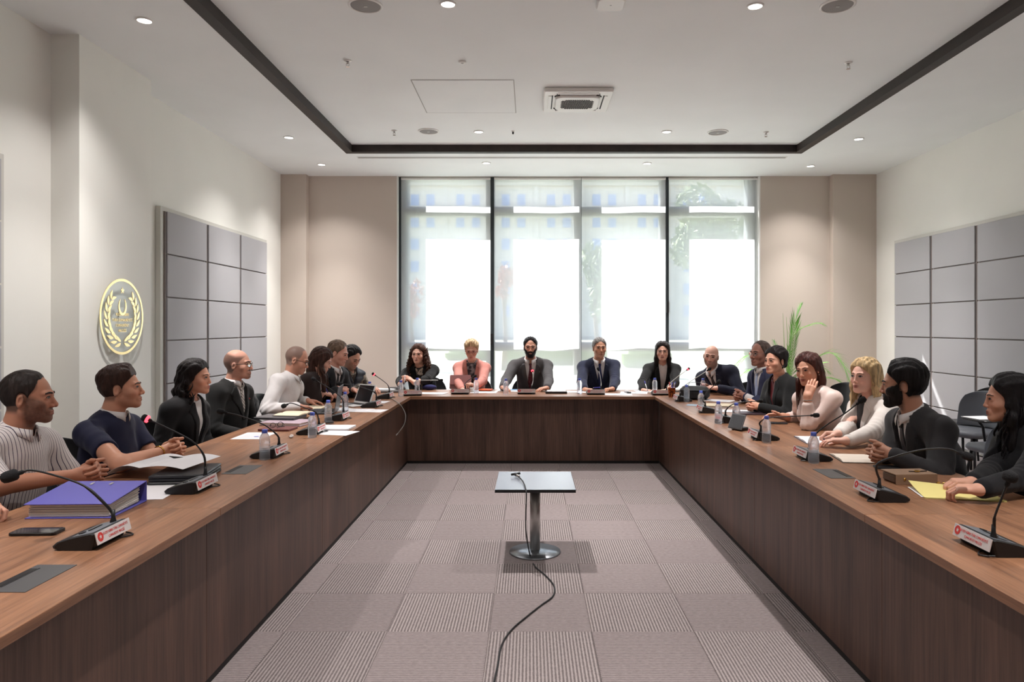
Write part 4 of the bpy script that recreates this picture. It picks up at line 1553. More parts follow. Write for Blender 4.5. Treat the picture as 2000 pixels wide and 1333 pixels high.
        if longh:
            # loose locks over the curtains
            mb = MB()
            for i in range(d.get('locks', 46)):
                a = r_.uniform(-2.5, 2.5)       # angle round the back, 0 = straight back
                rad = .100 + r_.uniform(0, .014)
                x0, y0 = rad * .86 * math.sin(a), -rad * math.cos(a) - .012
                if y0 > .03: continue
                if d.get('tuck') and y0 > -.03 and (d['tuck'] == 2 or x0 * d['tuck'] > 0): continue
                z0 = r_.uniform(-.09, .0) - max(0, y0 + .03) * .5
                lnk = ln * r_.uniform(.82, 1.06)
                cur = d.get('curl', .0)
                pts = []
                ph = r_.uniform(0, 6.28); rw_ = r_.uniform(.6, 1.2)
                m_ = 16 if cur else 9
                for k in range(m_):
                    t = k / (m_ - 1)
                    z = z0 + (-lnk - z0) * t
                    sp_ = 1 + d.get('spread', .02) * 4 * t
                    pts.append(hp + Rt * (x0 * sp_ + cur * math.sin(ph + t * 16)) * hs + fh * (y0 * (1 + .1 * t) + cur * math.cos(ph + t * 16) + d.get('fwd', 0) * t * (y0 > -.03)) * hs + A(0, 0, 1) * z * hs - O)
                mb.tube([Vector(p) for p in pts], [(.0075 * (1 - .8 * (k / (m_ - 1)) ** 2) * min(1, .15 + k * .45)) * rw_ for k in range(m_)], 6, flat=.6)
            if mb.v: mb.build('lock_of_hair', hair_mat(g('lock_rgb', hrgb)), root, smooth=True)
        if g('curly'):
            mb = MB()
            for i in range(g('curly')):
                a = r_.uniform(-2.75, 2.75)
                zc = r_.uniform(-.24, .10)
                w_ = .098 + .038 * np.clip((.06 - zc) / .14, 0, 1) - .03 * np.clip((-.16 - zc) / .1, 0, 1)
                x0 = w_ * math.sin(a); y0 = -w_ * .85 * math.cos(a) - .02
                if y0 > .045 or (y0 > .0 and abs(x0) < .085): continue
                pts = []
                ph = r_.uniform(0, 6.28)
                for k in range(12):
                    t = k / 11
                    pts.append(hp + (Rt * (x0 * (1 + .12 * t) + .011 * math.sin(ph + t * 12)) + fh * (y0 + .011 * math.cos(ph + t * 12)) + A(0, 0, 1) * (zc - t * .075)) * hs - O)
                mb.tube([Vector(p) for p in pts], [.0052 * math.sin(PI * (.12 + .86 * k / 11)) + .001 for k in range(12)], 5)
            mb.build('curl', hair_mat(hrgb), root, smooth=True)
    if g('beard', 0) > .8:
        def bf(P):
            L = ((P - hp) @ HR) / f4(hs)
            X = np.abs(L[:, 0]); Z = L[:, 2]; Y = L[:, 1]
            lz = H.long
            mz = -.066 - lz * .5
            zz = Z - np.clip((X - .030) / .05, 0, 1) * .078
            q = H.sdf(L, False) - .0020 - .0010 * wob(L, 240, 5) - .004 * np.clip((-.085 - Z) / .02, 0, 1)
            reg = smax(zz + .056, -Y - .002 + .012 * (Z > -.03), .01)
            m_ = np.maximum(np.abs(X) - .027, np.abs(Z - (mz + .015)) - .0065)
            reg = smin(reg, m_, .006)
            reg = smax(reg, .040 - Y - (Z + .115) * 3, .01)
            q = smax(q, reg, .004)
            lips = ell(np.stack([X, Y, Z], -1), (0, .095, mz - .003), (.0185, .03, .0078))
            q = smax(q, -lips, .003)
            return q * f4(hs)
        lo, hi = bounds([hp - Up * .12 + Fw * .05, hp + Fw * .09, hp - Up * .03], .095)
        V, Q = surfnet(bf, lo, hi, .0045)
        V = project(bf, V, .0045)
        link_mesh('beard', np_mesh('beard', V - O, Q), hair_mat(g('beard_rgb', hrgb)), root)

    # ---- clothes
    of = d['outfit']
    fr = g('fold', 1.0)
    def folds(P):
        return fr * (.0045 * wob(P, 26, 5, 2) + .0032 * wob(P, 60, 5, 6))
    def elbow_folds(P):
        q = 0
        for s in arms:
            S, E, w, ad = arms[s]
            ax = unit(w - S)
            r = np.linalg.norm(P - E, axis=1)
            q = q + .0026 * np.sin((P @ ax) * 150 + 3 * wob(P, 14, 3)) * np.exp(-(r / .085) ** 2)
        return q
    def garment(o, ak, cut, kk=.04, hem=None, fold=1.0):
        def f(P):
            q = torso(P, o)
            for s in arms:
                q = smin(q, arm(P, s, o * .7, ak, cut), kk)
            q = q + fold * (folds(P) + elbow_folds(P))
            if hem is not None: q = np.maximum(q, hem - P[:, 2])
            return q
        return f
    def chest_xyz(P): 
        q = P - neck
        return q @ cr, q @ cf, q @ spine
    def neck_cut(P, r, dn=.0):
        # a hole for the neck that dips in front
        x, y, z = chest_xyz(P)
        return cap(P, neck - spine * (.03 + dn) + cf * .012, neck + (nk_top - neck) * 1.6 + cf * .01, r, r * 1.05)
    tb = [neck, hips] + [a[k] for a in arms.values() for k in (0, 1, 2)]
    lo_t, hi_t = bounds(tb, .19)
    lo_t[2] = max(lo_t[2], hips[2] - .10)
    cres = g('cres', .0095)
    nr = (.047 if fem else .057) * g('neck_r', 1) * (1 + (bw - 1) * .4)
    def emit(name, f, m, res=cres, lo=lo_t, hi=hi_t):
        V, Q = surfnet(f, lo, hi, res)
        V = project(f, V, res)
        return link_mesh(name, np_mesh(name, V - O, Q), m, root)
    inner = of.get('inner')
    base_shirt = None
    if 'shirt' in of:      # outermost or under a jacket
        bare = 'jacket' not in of or of.get('vest', False)
        cut = of.get('sleeve', 0.0 if not g('short_sleeve') else .0)
        if g('short_sleeve'):
            def sf(P):
                q = torso(P, .010)
                for s in arms:
                    S, E, w, ad = arms[s]
                    e2 = S + (E - S) * of.get('sleeve_len', .72)
                    a_ = unit(E - S)
                    qq = cap(P, S, e2 + a_ * .03, .064 * bw ** .5, .060)
                    qq = np.maximum(qq, (P - e2) @ a_)
                    q = smin(q, qq, .035)
                q = q + folds(P) * 1.3
                q = smax(q, -neck_cut(P, nr + .006, of.get('dip', .0)), .006)
                return q
        elif bare:
            gf = garment(.012, 1.16, cut, .035, None, 1.5)
            sf = lambda P: smax(gf(P), -neck_cut(P, nr + of.get('neck_w', .006), of.get('dip', 0)), .006)
        else:
            sf = lambda P: smax(torso(P, .002) + .3 * folds(P), -neck_cut(P, nr + .004 + of.get('neck_w', 0), of.get('dip', 0)), .006)
        base_shirt = sf
        emit('shirt' if not fem else 'blouse', sf, of['shirt'], cres if bare else .011)
    jf = None
    if 'jacket' in of:
        vd = of.get('vdepth', .27)       # how far below the neck the fronts meet
        vw = of.get('vwidth', .072)
        gj = (lambda P: torso(P, .030) + folds(P) * 1.5 + .004 * np.sin(P[:, 2] * 90)) if of.get('vest') else garment(.020 if not fem else .016, of.get('sleeve_k', 1.06), of.get('cuff_cut', .10), .045)
        def jf(P):
            q = gj(P)
            x, y, z = chest_xyz(P)
            wv = (z + vd) * (vw / vd)
            vcut = np.maximum((np.abs(x) - np.maximum(wv, -.05)) * .93, -y - .005)
            q = smax(q, -vcut, .004)
            q = smax(q, -neck_cut(P, nr + .019), .006)
            return q
        emit('jacket', jf, of['jacket'])
        # lapels folded along the opening
        gl = lambda P: torso(P, .020 if not fem else .016) + folds(P)
        if of.get('lapel', True):
            for s in (1, -1):
                zt = -.018
                inn = [(s * vw * .98, zt), (s * vw * .55, -vd * .45), (s * .006, -vd * 1.0)]
                k_ = of.get('lapel_w', 1.0)
                out = [(s * (vw + .022 * k_), zt - .012), (s * (vw + .060 * k_), -.085), (s * (vw + .040 * k_), -.098), (s * (vw + .046 * k_), -.118), (s * .012, -vd * 1.04)]
                V, Q = drape(gl, neck.astype(float), CR.astype(float), inn, out, .0065, .007)
                if s > 0: Q = Q[:, ::-1]
                o_ = link_mesh('lapel', np_mesh('lapel', V - O, Q, True), of.get('lapel_m', of['jacket']), root)
            # collar roll round the back of the neck
            pts = []
            for a in np.linspace(-2.2, 2.2, 15):
                rr_ = nr + .026
                pts.append(neck + spine * (-.004 + .010 * math.cos(a)) + (cr * math.sin(a) - cf * math.cos(a)) * rr_ + cf * .010 - O)
            MB().tube([Vector(p) for p in pts], .014, 8, flat=1.5).build('jacket_collar', of.get('lapel_m', of['jacket']), root, smooth=True)
        if of.get('button'):
            for zb in (-vd - .03, -vd - .12):
                q, _ = drape(gl, neck.astype(float), CR.astype(float), [(-.001, zb), (-.001, zb - .002)], [(.001, zb), (.001, zb - .002)], .002, .002, 2, 2)
                MB().sphere(Vector(q[0] - O), (.007, .007, .007), 10, 6).build('button', M_black, root, smooth=True)
        if of.get('pin'):
            q, _ = drape(gl, neck.astype(float), CR.astype(float), [(-vw - .035, -.12), (-vw - .035, -.122)], [(-vw - .033, -.12), (-vw - .033, -.122)], .009, .002, 2, 2)
            MB().sphere(Vector(q[0] - O), .0075, 10, 6).build('lapel_pin', of['pin'], root, smooth=True)
    if of.get('collar') is not None:
        # shirt collar: a standing band with folded flaps ending in two points
        cm_ = of['collar']
        n = 25
        vs = []
        rows = 4
        for i in range(n):
            a = -PI + .20 + (2 * PI - .40) * i / (n - 1)       # from the right front round the back
            front = abs(a) / PI
            pt = max(0, (front - .80) / .20)
            r0 = nr + .005
            dirr = (-cf * math.cos(a) + cr * math.sin(a))
            zt = .036 - .018 * front
            fall = .030 + .034 * pt ** 1.2
            c0 = neck + cf * .010
            tl_ = unit(nk_top - neck)
            for (r, z) in ((r0 + .006, -.03), (r0 + .001, zt), (r0 + .006, zt + .002), (r0 + .018 + .010 * front, zt - fall)):
                vs.append(c0 + dirr * r + tl_ * z + cf * (.010 * pt) - O)
        fs = []
        for i in range(n - 1):
            for j in range(rows - 1):
                q = i * rows + j
                fs.append((q, q + rows, q + rows + 1, q + 1))
        o_ = MB().add(vs, fs).build('collar', cm_, root, smooth=True)
        md = o_.modifiers.new('thick', 'SOLIDIFY'); md.thickness = .003; md.offset = 0
    if of.get('tie') is not None:
        base = base_shirt
        zk = of.get('tie_top', -.012)
        ln_ = of.get('tie_len', .40)
        V, Q = drape(base, neck.astype(float), CR.astype(float), [(-.019, zk), (-.012, zk - .038)], [(.019, zk), (.012, zk - .038)], .014, .016, 6, 8)
        link_mesh('tie_knot', np_mesh('tie_knot', V - O, Q[:, ::-1]), of['tie'], root)
        tw = of.get('tie_w', .036)
        V, Q = drape(base, neck.astype(float), CR.astype(float), [(-.012, zk - .036), (-tw * .8, zk - .20), (-tw, zk - ln_)], [(.012, zk - .036), (tw * .8, zk - .20), (tw, zk - ln_)], .009, .007, 6, 26)
        link_mesh('tie', np_mesh('tie', V - O, Q[:, ::-1]), of['tie'], root)
    if of.get('cuff') is not None:
        for s in arms:
            S, E, w, ad = arms[s]
            a_ = unit(w - E)
            k_ = of.get('cuff_at', .035)
            p0, p1 = w - a_ * (k_ + .05), w - a_ * (k_ - .022)
            MB().tube([Vector(p0 - O), Vector(p1 - O)], [.040, .037], 16).build('cuff', of['cuff'], root, smooth=False)
    # trousers and shoes
    def trf(P):
        q = ell(P, hips, (.185 * bw, .138 * bw, .13), CR)
        for s in (1, -1):
            q = smin(q, cap(P, hips + cr * s * .09 - A(0, 0, .03), kn[s], .085, .065), .04)
            q = smin(q, cap(P, kn[s], an[s] - A(0, 0, .02), .062, .055), .03)
        return np.maximum(q, P[:, 2] - hips[2] - .06)
    lo, hi = bounds([hips, kn[1], kn[-1], an[1], an[-1]], .16)
    V, Q = surfnet(trf, lo, hi, .018)
    link_mesh('trousers', np_mesh('trousers', V - O, Q), of.get('trousers', cloth((32, 33, 38))), root)
    for s in (1, -1):
        fl = unit(A(cf0[0], cf0[1], 0))
        def shf(P):
            q = cap(P, A(an[s][0], an[s][1], .05) - fl * .03, A(an[s][0], an[s][1], .035) + fl * .16, .044, .034)
            q = smin(q, cap(P, an[s] + A(0, 0, -.02), an[s] + A(0, 0, .02), .042), .02)
            return np.maximum(q, .004 - P[:, 2])
        lo, hi = bounds([an[s], an[s] + fl * .16, an[s] - A(0, 0, .08)], .06)
        V, Q = surfnet(shf, lo, hi, .011)
        link_mesh('shoe', np_mesh('shoe', V - O, Q), mat('black shoe leather', srgb(22, 20, 20), .3), root)
    # ---- small worn things
    if g('glasses'):
        gm = g('glasses')
        mb = MB()
        for s in (1, -1):
            ring = []
            for i in range(19):
                a = 2 * PI * i / 18
                ring.append(Vector(hw((s * .032 + .0225 * math.cos(a), .0985 - .010 * abs(.0225 * math.cos(a) * s + .032 - .032) / .0225 * (1 if math.cos(a) * s > 0 else 0), -.003 + .0165 * math.sin(a)))))
            mb.tube(ring, .0013 * g('rim', 1), 6)
            mb.tube([Vector(hw((s * .0545, .090, .002))), Vector(hw((s * .071, .070, .004))), Vector(hw((s * .0795, .005, .003))), Vector(hw((s * .0775, -.024, -.012)))], .0015 * g('rim', 1), 6)
        mb.tube([Vector(hw((-.0095, .100, .001))), Vector(hw((0, .1015, .004))), Vector(hw((.0095, .100, .001)))], .0014 * g('rim', 1), 6)
        go = mb.build('glasses', gm, root, smooth=True)
        for s in (1, -1):
            vs = []
            for i in range(16):
                a = 2 * PI * i / 16
                vs.append(hw((s * .032 + .0215 * math.cos(a), .0975 - (.008 if math.cos(a) * s > 0 else 0) * abs(math.cos(a)), -.003 + .0155 * math.sin(a))))
            MB().add(vs, [tuple(range(16))]).build('lens', M_glass, go)
    if g('earring'):
        for s in (1, -1):
            MB().sphere(Vector(hw((s * .083, -.004, -.046))), .0042, 10, 6).build('earring', M_chrome, root, smooth=True)
    for s in arms:
        S, E, w, ad = arms[s]
        if ad.get('band'):
            for k, (at_, m_, r_) in enumerate(ad['band']):
                a_ = unit(E - w)
                c = w + a_ * at_
                rad_ = .0285 + .013 * at_ / .25 + .002
                rad_ *= (.95 if fem else 1.05)
                u_ = unit(np.cross(a_, A(0, 0, 1))); v_ = np.cross(a_, u_)
                ring = [Vector(c + (u_ * math.cos(t) + v_ * math.sin(t)) * rad_ - O) for t in np.linspace(0, 2 * PI, 19)]
                MB().tube(ring, r_, 6).build('bracelet', m_, root, smooth=True)
    root['_'] = 0
    del root['_']
    return dict(root=root, O=O, hp=hp, HR=HR, hs=hs, neck=neck, CR=CR, hw=hw, arms=arms, gj=jf, shirt=base_shirt, drape=drape, nk_top=nk_top, nr=nr, sh=sh, chest=chest)
# ================================================================== the people round the table
c_ = cloth
WHITE = c_((226, 222, 222), 'cotton')
SKIN_TH = (.55, .4)
def clasp(c, fwd, z=None, lift=.0, wide=.040):
    """two folded hands meeting at c, the person looking along fwd (degrees)"""
    f = dirv(fwd); r = np.cross(f, A(0, 0, 1)); c = np.asarray(c, f4)
    R = dict(w=c - f * .075 + r * wide + A(0, 0, .004), d=f * .93 - r * .42 + A(0, 0, .05), n=-r * .9 - f * .25 - A(0, 0, .25), pose='clasp', thumb=(.55, .1))
    L = dict(w=c - f * .075 - r * wide + A(0, 0, .012), d=f * .90 + r * .45 + A(0, 0, .08), n=r * .9 - f * .25 - A(0, 0, .3), pose='clasp', thumb=(.55, .1))
    return R, L
def arms(R=None, L=None, **k):
    return dict(R=R, L=L, **k)
def hand(w, d, n=(0, 0, -1), pose='rest', **k):
    return dict(w=np.asarray(w, f4), d=A(*d), n=A(*n), pose=pose, **k)
GOLD = mat('gold', srgb(214, 170, 92), .25, metal=1.0)
SILV = mat('silver', srgb(190, 188, 184), .22, metal=1.0)
PEOPLE = []
def who(label, head, hips, **d):
    d.update(label=label, head=np.asarray(head, f4), hips=hips)
    PEOPLE.append((person(d), d))
    return PEOPLE[-1][0]
NEAR = dict(res=.0036, hres=.0038, cres=.0085)
MID = dict(res=.0042, hres=.0044, cres=.0105)
FAR = dict(res=.0050, hres=.0050, cres=.0125)
lap = lambda x, y, s: hand((x, y, .63), (.9 if x < 0 else -.9, .3 * s, 0))

# ---- left side, from the camera towards the window
who('person out of frame, only the hands showing at the left edge of the table', (-2.42, 2.42, 1.17), (-2.55, 2.4), yaw=10, chest=0, hair='short', hair_rgb=(50, 40, 34),
    skin=(196, 146, 124), short_sleeve=True, R=hand((-2.16, 2.50, .795), (.9, .35, 0)), L=hand((-2.15, 2.745, .80), (.95, .12, -.05), (0, -.4, -.9), 'curl'),
    outfit=dict(shirt=c_((150, 172, 205), 'cotton'), collar=c_((150, 172, 205), 'cotton'), sleeve_len=.95), **NEAR)
STRIPE = stripes('white shirt with dark stripes', srgb(222, 214, 212), srgb(70, 62, 82), .0145, .16, 1)
R_, L_ = clasp(onz(192, 926, .795), 5)
R_['elbow'] = A(-2.26, 3.03, .81)
who('person in a dark-striped white shirt, hands folded on the table', at(58, 776, 3.3), (-2.50, 3.28), yaw=17, pitch=-2, chest=-4, hair='short', top=.0065, side=.0028, recede=.012, peak=.012, shaved=.8, hair_rgb=(44, 36, 33),
    skin=(172, 120, 96), stubble=.75, nose=1.2, jaw=.044, fat=.004, build=1.12, belly=.02, short_sleeve=True, R=R_, L=L_,
    outfit=dict(shirt=STRIPE, collar=STRIPE, sleeve_len=1.0), **NEAR)
R_, L_ = clasp(onz(350, 880, .79), 12)
R_['elbow'] = A(-2.10, 3.64, .785)
R_['band'] = [(.03, GOLD, .0035)]
who('person in a navy polo shirt with white collar, hands folded', at(238, 758, 4.07), (-2.44, 4.05), yaw=18, pitch=3, chest=-2, hair='short', top=.020, side=.0045, quiff=.014, shaved=.6, hair_rgb=(58, 40, 34),
    skin=(196, 142, 116), stubble=.22, nose=1.15, jaw=.040, build=1.05, short_sleeve=True, R=R_, L=L_, outfit=dict(shirt=c_((34, 36, 60), 'cotton'), collar=WHITE, sleeve_len=.60), **NEAR)
BLK = c_((30, 29, 31)); BLK2 = c_((26, 26, 27))
who('person in a black blazer over a pale top, hands in lap, at the left table', at(383, 737, 4.95), (-2.46, 4.92), fem=True, yaw=2, pitch=-2, chest=-8, hair='long', len=.40, wave=.008, spread=.03, tuck=-1, fwd=-.045, part=.02, sweep=.004,
    curl=.012, locks=70, hair_rgb=(32, 27, 27), skin=(198, 146, 122), bust=.9, earring=1, R=lap(-2.25, 4.8, 1), L=lap(-2.25, 5.05, -1),
    outfit=dict(jacket=BLK, shirt=c_((214, 210, 208), 'silk'), vdepth=.34, vwidth=.055, lapel_w=.8, dip=.06), **NEAR)
TIE_DIAG = stripes('pale tie with dark diagonal stripes', srgb(190, 182, 176), srgb(88, 80, 78), .03, .3, 'diag', .5)
who('person in a dark suit and striped tie with dark-rimmed glasses', at(466, 712, 5.75), (-2.46, 5.72), yaw=3, chest=-10, bald=1, shaved=.75, scalp_rgb=(66, 52, 48), hair_rgb=(70, 54, 48),
    beard_rgb=(46, 34, 30), skin=(206, 154, 134), stubble=.85, goatee=1, brow_rgb=(60, 44, 38), glasses=M_black, rim=1.2, R=lap(-2.2, 5.55, 1), L=lap(-2.2, 5.9, -1),
    outfit=dict(jacket=c_((38, 38, 38)), shirt=WHITE, collar=WHITE, tie=TIE_DIAG, pin=mat('red pin', srgb(170, 60, 60), .3)), **MID)
who('person in a plain white shirt and glasses, head bent over a notebook', at(581, 703, 6.45), (-2.38, 6.35), yaw=8, pitch=-20, chest=-5, recede=.022, peak=.012, shaved=.8, scalp_rgb=(112, 100, 94), hair_rgb=(118, 106, 100),
    skin=(196, 142, 120), stubble=.2, beard_rgb=(150, 140, 134), brow_rgb=(90, 76, 70), glasses=M_black, build=1.08, belly=.015,
    R=hand(onz(584, 795, .79), (.55, .8, -.12)), L=hand(onz(600, 783, .795), (.8, .5, -.15)), outfit=dict(shirt=WHITE, collar=WHITE, sleeve=.08), **MID)
who('person in a dark brown cardigan, bent over writing with a blue pen', at(629, 704, 6.95), (-2.32, 6.85), fem=True, yaw=12, pitch=-26, chest=0, hair='long', len=.30, fwd=.035, sweep=.03, vol=1.1, hair_rgb=(58, 38, 32), lock_rgb=(84, 56, 42),
    skin=(208, 162, 144), bust=.8, R=hand(at(631, 769, 6.95), (.8, .5, -.2), (0, .3, -.9), 'pen'), L=hand(at(655, 774, 7.05), (.8, .1, -.2)),
    outfit=dict(jacket=c_((44, 34, 33)), shirt=WHITE, lapel=False, vdepth=.2), **MID)
TIE_BK = c_((34, 34, 40), 'silk')
who('person in a charcoal suit and black tie, looking down at papers', at(661, 690, 7.3), (-2.25, 7.35), yaw=-6, pitch=-16, chest=-20, hair='short', top=.014, side=.007, recede=.008, hair_rgb=(110, 90, 76), skin=(208, 156, 138), stubble=.12, nose=1.15,
    R=hand(at(660, 760, 7.15), (.9, .2, -.1), (0, .5, -.8), 'fist'), L=hand(at(690, 762, 7.4), (.9, -.2, -.2), (0, -.4, -.9), 'curl'),
    outfit=dict(jacket=c_((46, 48, 52)), shirt=WHITE, collar=WHITE, tie=TIE_BK, cuff=WHITE), **MID)
CAMO = blotch('camouflage sweater', srgb(64, 58, 52), srgb(138, 128, 114), 16)
who('person in a dark quilted vest over camouflage sleeves, head bowed', at(688, 698, 7.95), (-2.2, 8.1), yaw=-32, pitch=-30, chest=-30, hair='short', top=.018, side=.005, recede=.008, shaved=.7, hair_rgb=(26, 23, 24), skin=(196, 150, 130), stubble=.5,
    R=hand(at(700, 757, 7.75), (.9, -.1, -.1)), L=hand(at(722, 757, 8.0), (.8, -.5, -.1)),
    outfit=dict(jacket=c_((36, 38, 46), 'puffy'), vest=True, lapel=False, vdepth=.12, vwidth=.05, shirt=CAMO), **MID)
# his knitted sleeves are the shirt itself, which the vest leaves bare

# ---- end table, facing the camera
who('person in a black jacket over a floral blouse, holding a white pen', at(817, 692, 8.65), (-1.30, 8.86), fem=True, yaw=-98, chest=-88, hair='long', len=.17, vol=1.3, spread=.05, locks=0, curly=300, sweep=.004, open=.01, wide=.004, part=.0, hair_rgb=(72, 46, 36), skin=(218, 172, 152), bust=.9, pitch=-2,
    R=hand(at(781, 751, 8.22), (.55, -.25, .7), (.6, .2, -.3), 'curl', pole=A(-.8, 0, -.5)), L=hand(at(809, 748, 8.22), (-.6, -.25, .55), (-.5, .2, -.4), 'rest', pole=A(.8, 0, -.5)),
    outfit=dict(jacket=BLK2, shirt=blotch('floral blouse', srgb(48, 46, 48), srgb(196, 184, 170), 34), lapel=False, vdepth=.30, vwidth=.05, dip=.02), **MID)
who('person in a pink blazer and red glasses, looking down at a tablet', at(921, 684, 8.65), (-.72, 8.88), fem=True, yaw=-90, pitch=-16, chest=-90, hair='short', top=.026, side=.013, nape=.08, vol=1.1, hair_rgb=(192, 164, 130), brow_rgb=(150, 110, 84), skin=(206, 156, 136), bust=.9,
    glasses=mat('red spectacle frame', srgb(134, 44, 54), .3), rim=1.3, earring=1, R=hand(at(903, 762, 8.2), (.5, -.7, -.1)), L=hand(at(930, 755, 8.25), (-.6, -.3, .3), (-.3, 0, -.9), 'curl'),
    outfit=dict(jacket=c_((204, 138, 128)), shirt=blotch('grey patterned blouse', srgb(66, 64, 70), srgb(168, 162, 164), 22, .45, .6), vdepth=.36, vwidth=.062, lapel_w=1.15, dip=.05), **MID)
TIE_BG = blotch('burgundy tie', srgb(78, 30, 40), srgb(130, 70, 78), 90, .45, .6, .5)
who('person in a grey suit and burgundy tie, at the middle of the end table', at(1036, 679, 8.65), (.006, 8.90), yaw=-90, pitch=-1, chest=-90, hair='short', top=.015, side=.005, recede=.010, beard=1, stubble=.9, shaved=.8, hair_rgb=(28, 25, 26), skin=(192, 142, 120), build=1.02, sh=.196,
    R=hand(at(982, 757, 8.22), (.45, -.85, -.15), (0, 0, -1), 'rest', pole=A(-.5, .3, -.8)), L=hand(at(1068, 758, 8.22), (-.75, -.55, -.1), (0, 0, -1), 'rest', pole=A(.5, .3, -.8)),
    outfit=dict(jacket=c_((84, 82, 84)), shirt=WHITE, collar=WHITE, tie=TIE_BG, pin=SILV, vdepth=.40, vwidth=.075), **MID)
who('person in a navy suit and dark blue tie, seated upright at the end table', at(1171, 680, 8.65), (.86, 8.90), yaw=-84, chest=-88, hair='short', top=.012, side=.006, recede=.004, shaved=.6, hair_rgb=(120, 116, 114), brow_rgb=(60, 52, 48), skin=(190, 138, 112), stubble=.28, beard_rgb=(90, 84, 80), long=.006,
    R=hand(at(1142, 761, 8.2), (.75, -.55, -.05), (0, 0, -1), 'curl', pole=A(-.5, .3, -.8)), L=hand(at(1196, 760, 8.2), (-.75, -.55, -.05), (0, 0, -1), 'curl', pole=A(.5, .3, -.8)),
    outfit=dict(jacket=c_((42, 46, 66)), shirt=WHITE, collar=WHITE, tie=c_((36, 44, 92), 'silk'), cuff=WHITE, vdepth=.36, vwidth=.07), **MID)
who('person in a black blazer over a white blouse, writing at the end table', at(1294, 687, 8.65), (1.62, 8.88), fem=True, yaw=-102, chest=-92, hair='long', len=.28, part=.0, spread=.0, sweep=.012, hair_rgb=(34, 26, 26), skin=(208, 162, 142), bust=.9,
    R=hand(at(1256, 763, 8.22), (.85, -.45, -.05), (.2, 0, -1), 'pen', pole=A(-.8, .2, -.5)), L=hand(at(1304, 763, 8.2), (-.8, -.4, -.05), (0, 0, -1), 'rest', pole=A(.8, .2, -.5)),
    outfit=dict(jacket=BLK2, shirt=c_((220, 214, 210), 'silk'), vdepth=.42, vwidth=.055, lapel_w=.8, dip=.03), **MID)

# ---- right side, from the window towards the camera
NAVY2 = c_((40, 42, 58))
who('person in a navy suit leaning on the far right corner, holding a bottle', at(1389, 696, 8.0), (2.42, 8.2), yaw=-112, pitch=-4, roll=-6, chest=-140, shaved=.12, bald=1, hair_rgb=(90, 76, 70), scalp_rgb=(150, 118, 104), beard_rgb=(96, 84, 78), brow_rgb=(66, 52, 46), skin=(208, 162, 144), stubble=.7, fat=.004, build=1.1, jaw=.044,
    L=hand(at(1402, 759, 7.75), (-.9, .05, .1), (0, .3, -.9), 'curl'), R=hand(at(1383, 757, 8.05), (-.85, -.3, .1), (-.3, -.7, -.3), 'hold'),
    outfit=dict(jacket=NAVY2, shirt=WHITE, collar=WHITE, tie=c_((56, 44, 48), 'silk')), **MID)
R_, L_ = clasp(onz(1438, 776, .80), 176)
who('person in a blue suit, light blue tie and rimless glasses', at(1484, 691, 6.85), (2.36, 6.88), yaw=-152, chest=-168, hair='short', top=.007, side=.005, recede=.018, peak=.008, shaved=.6, hair_rgb=(92, 78, 72), skin=(156, 108, 92), stubble=.1, nose=1.2, glasses=SILV, rim=.8, brow_rgb=(60, 48, 44),
    R=R_, L=L_, outfit=dict(jacket=c_((58, 62, 88)), shirt=WHITE, collar=WHITE, tie=c_((168, 182, 214), 'silk'), cuff=WHITE, vdepth=.40, vwidth=.085), **MID)
R_, L_ = clasp(onz(1462, 796, .795), 176)
who('person in a black blazer over a wine-red top, hands folded', at(1514, 705, 6.2), (2.30, 6.2), fem=True, yaw=-152, chest=-165, hair='bun', part=.03, hair_rgb=(34, 28, 29), skin=(208, 156, 132), bust=.8, earring=1, lip_rgb=(156, 60, 60),
    R=R_, L=L_, outfit=dict(jacket=c_((34, 35, 36)), shirt=c_((112, 36, 44), 'silk'), vdepth=.38, vwidth=.05, dip=.12, lapel=True, lapel_w=.7), **MID)
who('person in a pale pink blouse, cheek resting on one hand', at(1578, 722, 5.3), (2.30, 5.34), fem=True, yaw=-142, pitch=-6, roll=6, chest=-160, hair='long', len=.33, fwd=-.03, tuck=1 * -1, part=-.02, spread=.02, sweep=.012, hair_rgb=(74, 44, 40), skin=(204, 152, 128), bust=1, earring=1,
    L=hand((2.005, 5.140, .985), (.42, .22, .9), (.35, .93, -.2), 'rest', spread=.012, thumb=(.15, .55), elbow=A(2.01, 5.13, .785), band=[(.03, SILV, .004), (.055, SILV, .0055)]), R=hand(onz(1530, 814, .79), (-.92, .25, .08), (.1, -.5, -.8), 'rest', thumb=(.9, -.1)),
    outfit=dict(shirt=c_((222, 200, 192), 'silk'), sleeve=.38, neck_w=.03, dip=.03), **NEAR)
who('person in a white blazer over a black top, looking across the table', at(1688, 735, 4.85), (2.44, 4.86), fem=True, yaw=-152, chest=-170, hair='long', len=.26, wave=.005, vol=1.15, part=.015, spread=.03, sweep=.010, hair_rgb=(192, 164, 122), lock_rgb=(206, 182, 142), brow_rgb=(110, 80, 62), skin=(216, 170, 152), bust=1,
    R=hand(onz(1637, 848, .795), (-.92, .2, -.02), (.1, -.3, -.9), 'pen'), L=hand(onz(1652, 862, .785), (-.9, .35, 0), band=[(.035, SILV, .006)]),
    outfit=dict(jacket=c_((224, 216, 210)), shirt=c_((28, 28, 32), 'silk'), vdepth=.40, vwidth=.06, lapel_w=.75, dip=.05, lapel=True), **NEAR)
R_, L_ = clasp(onz(1706, 889, .80), 174)
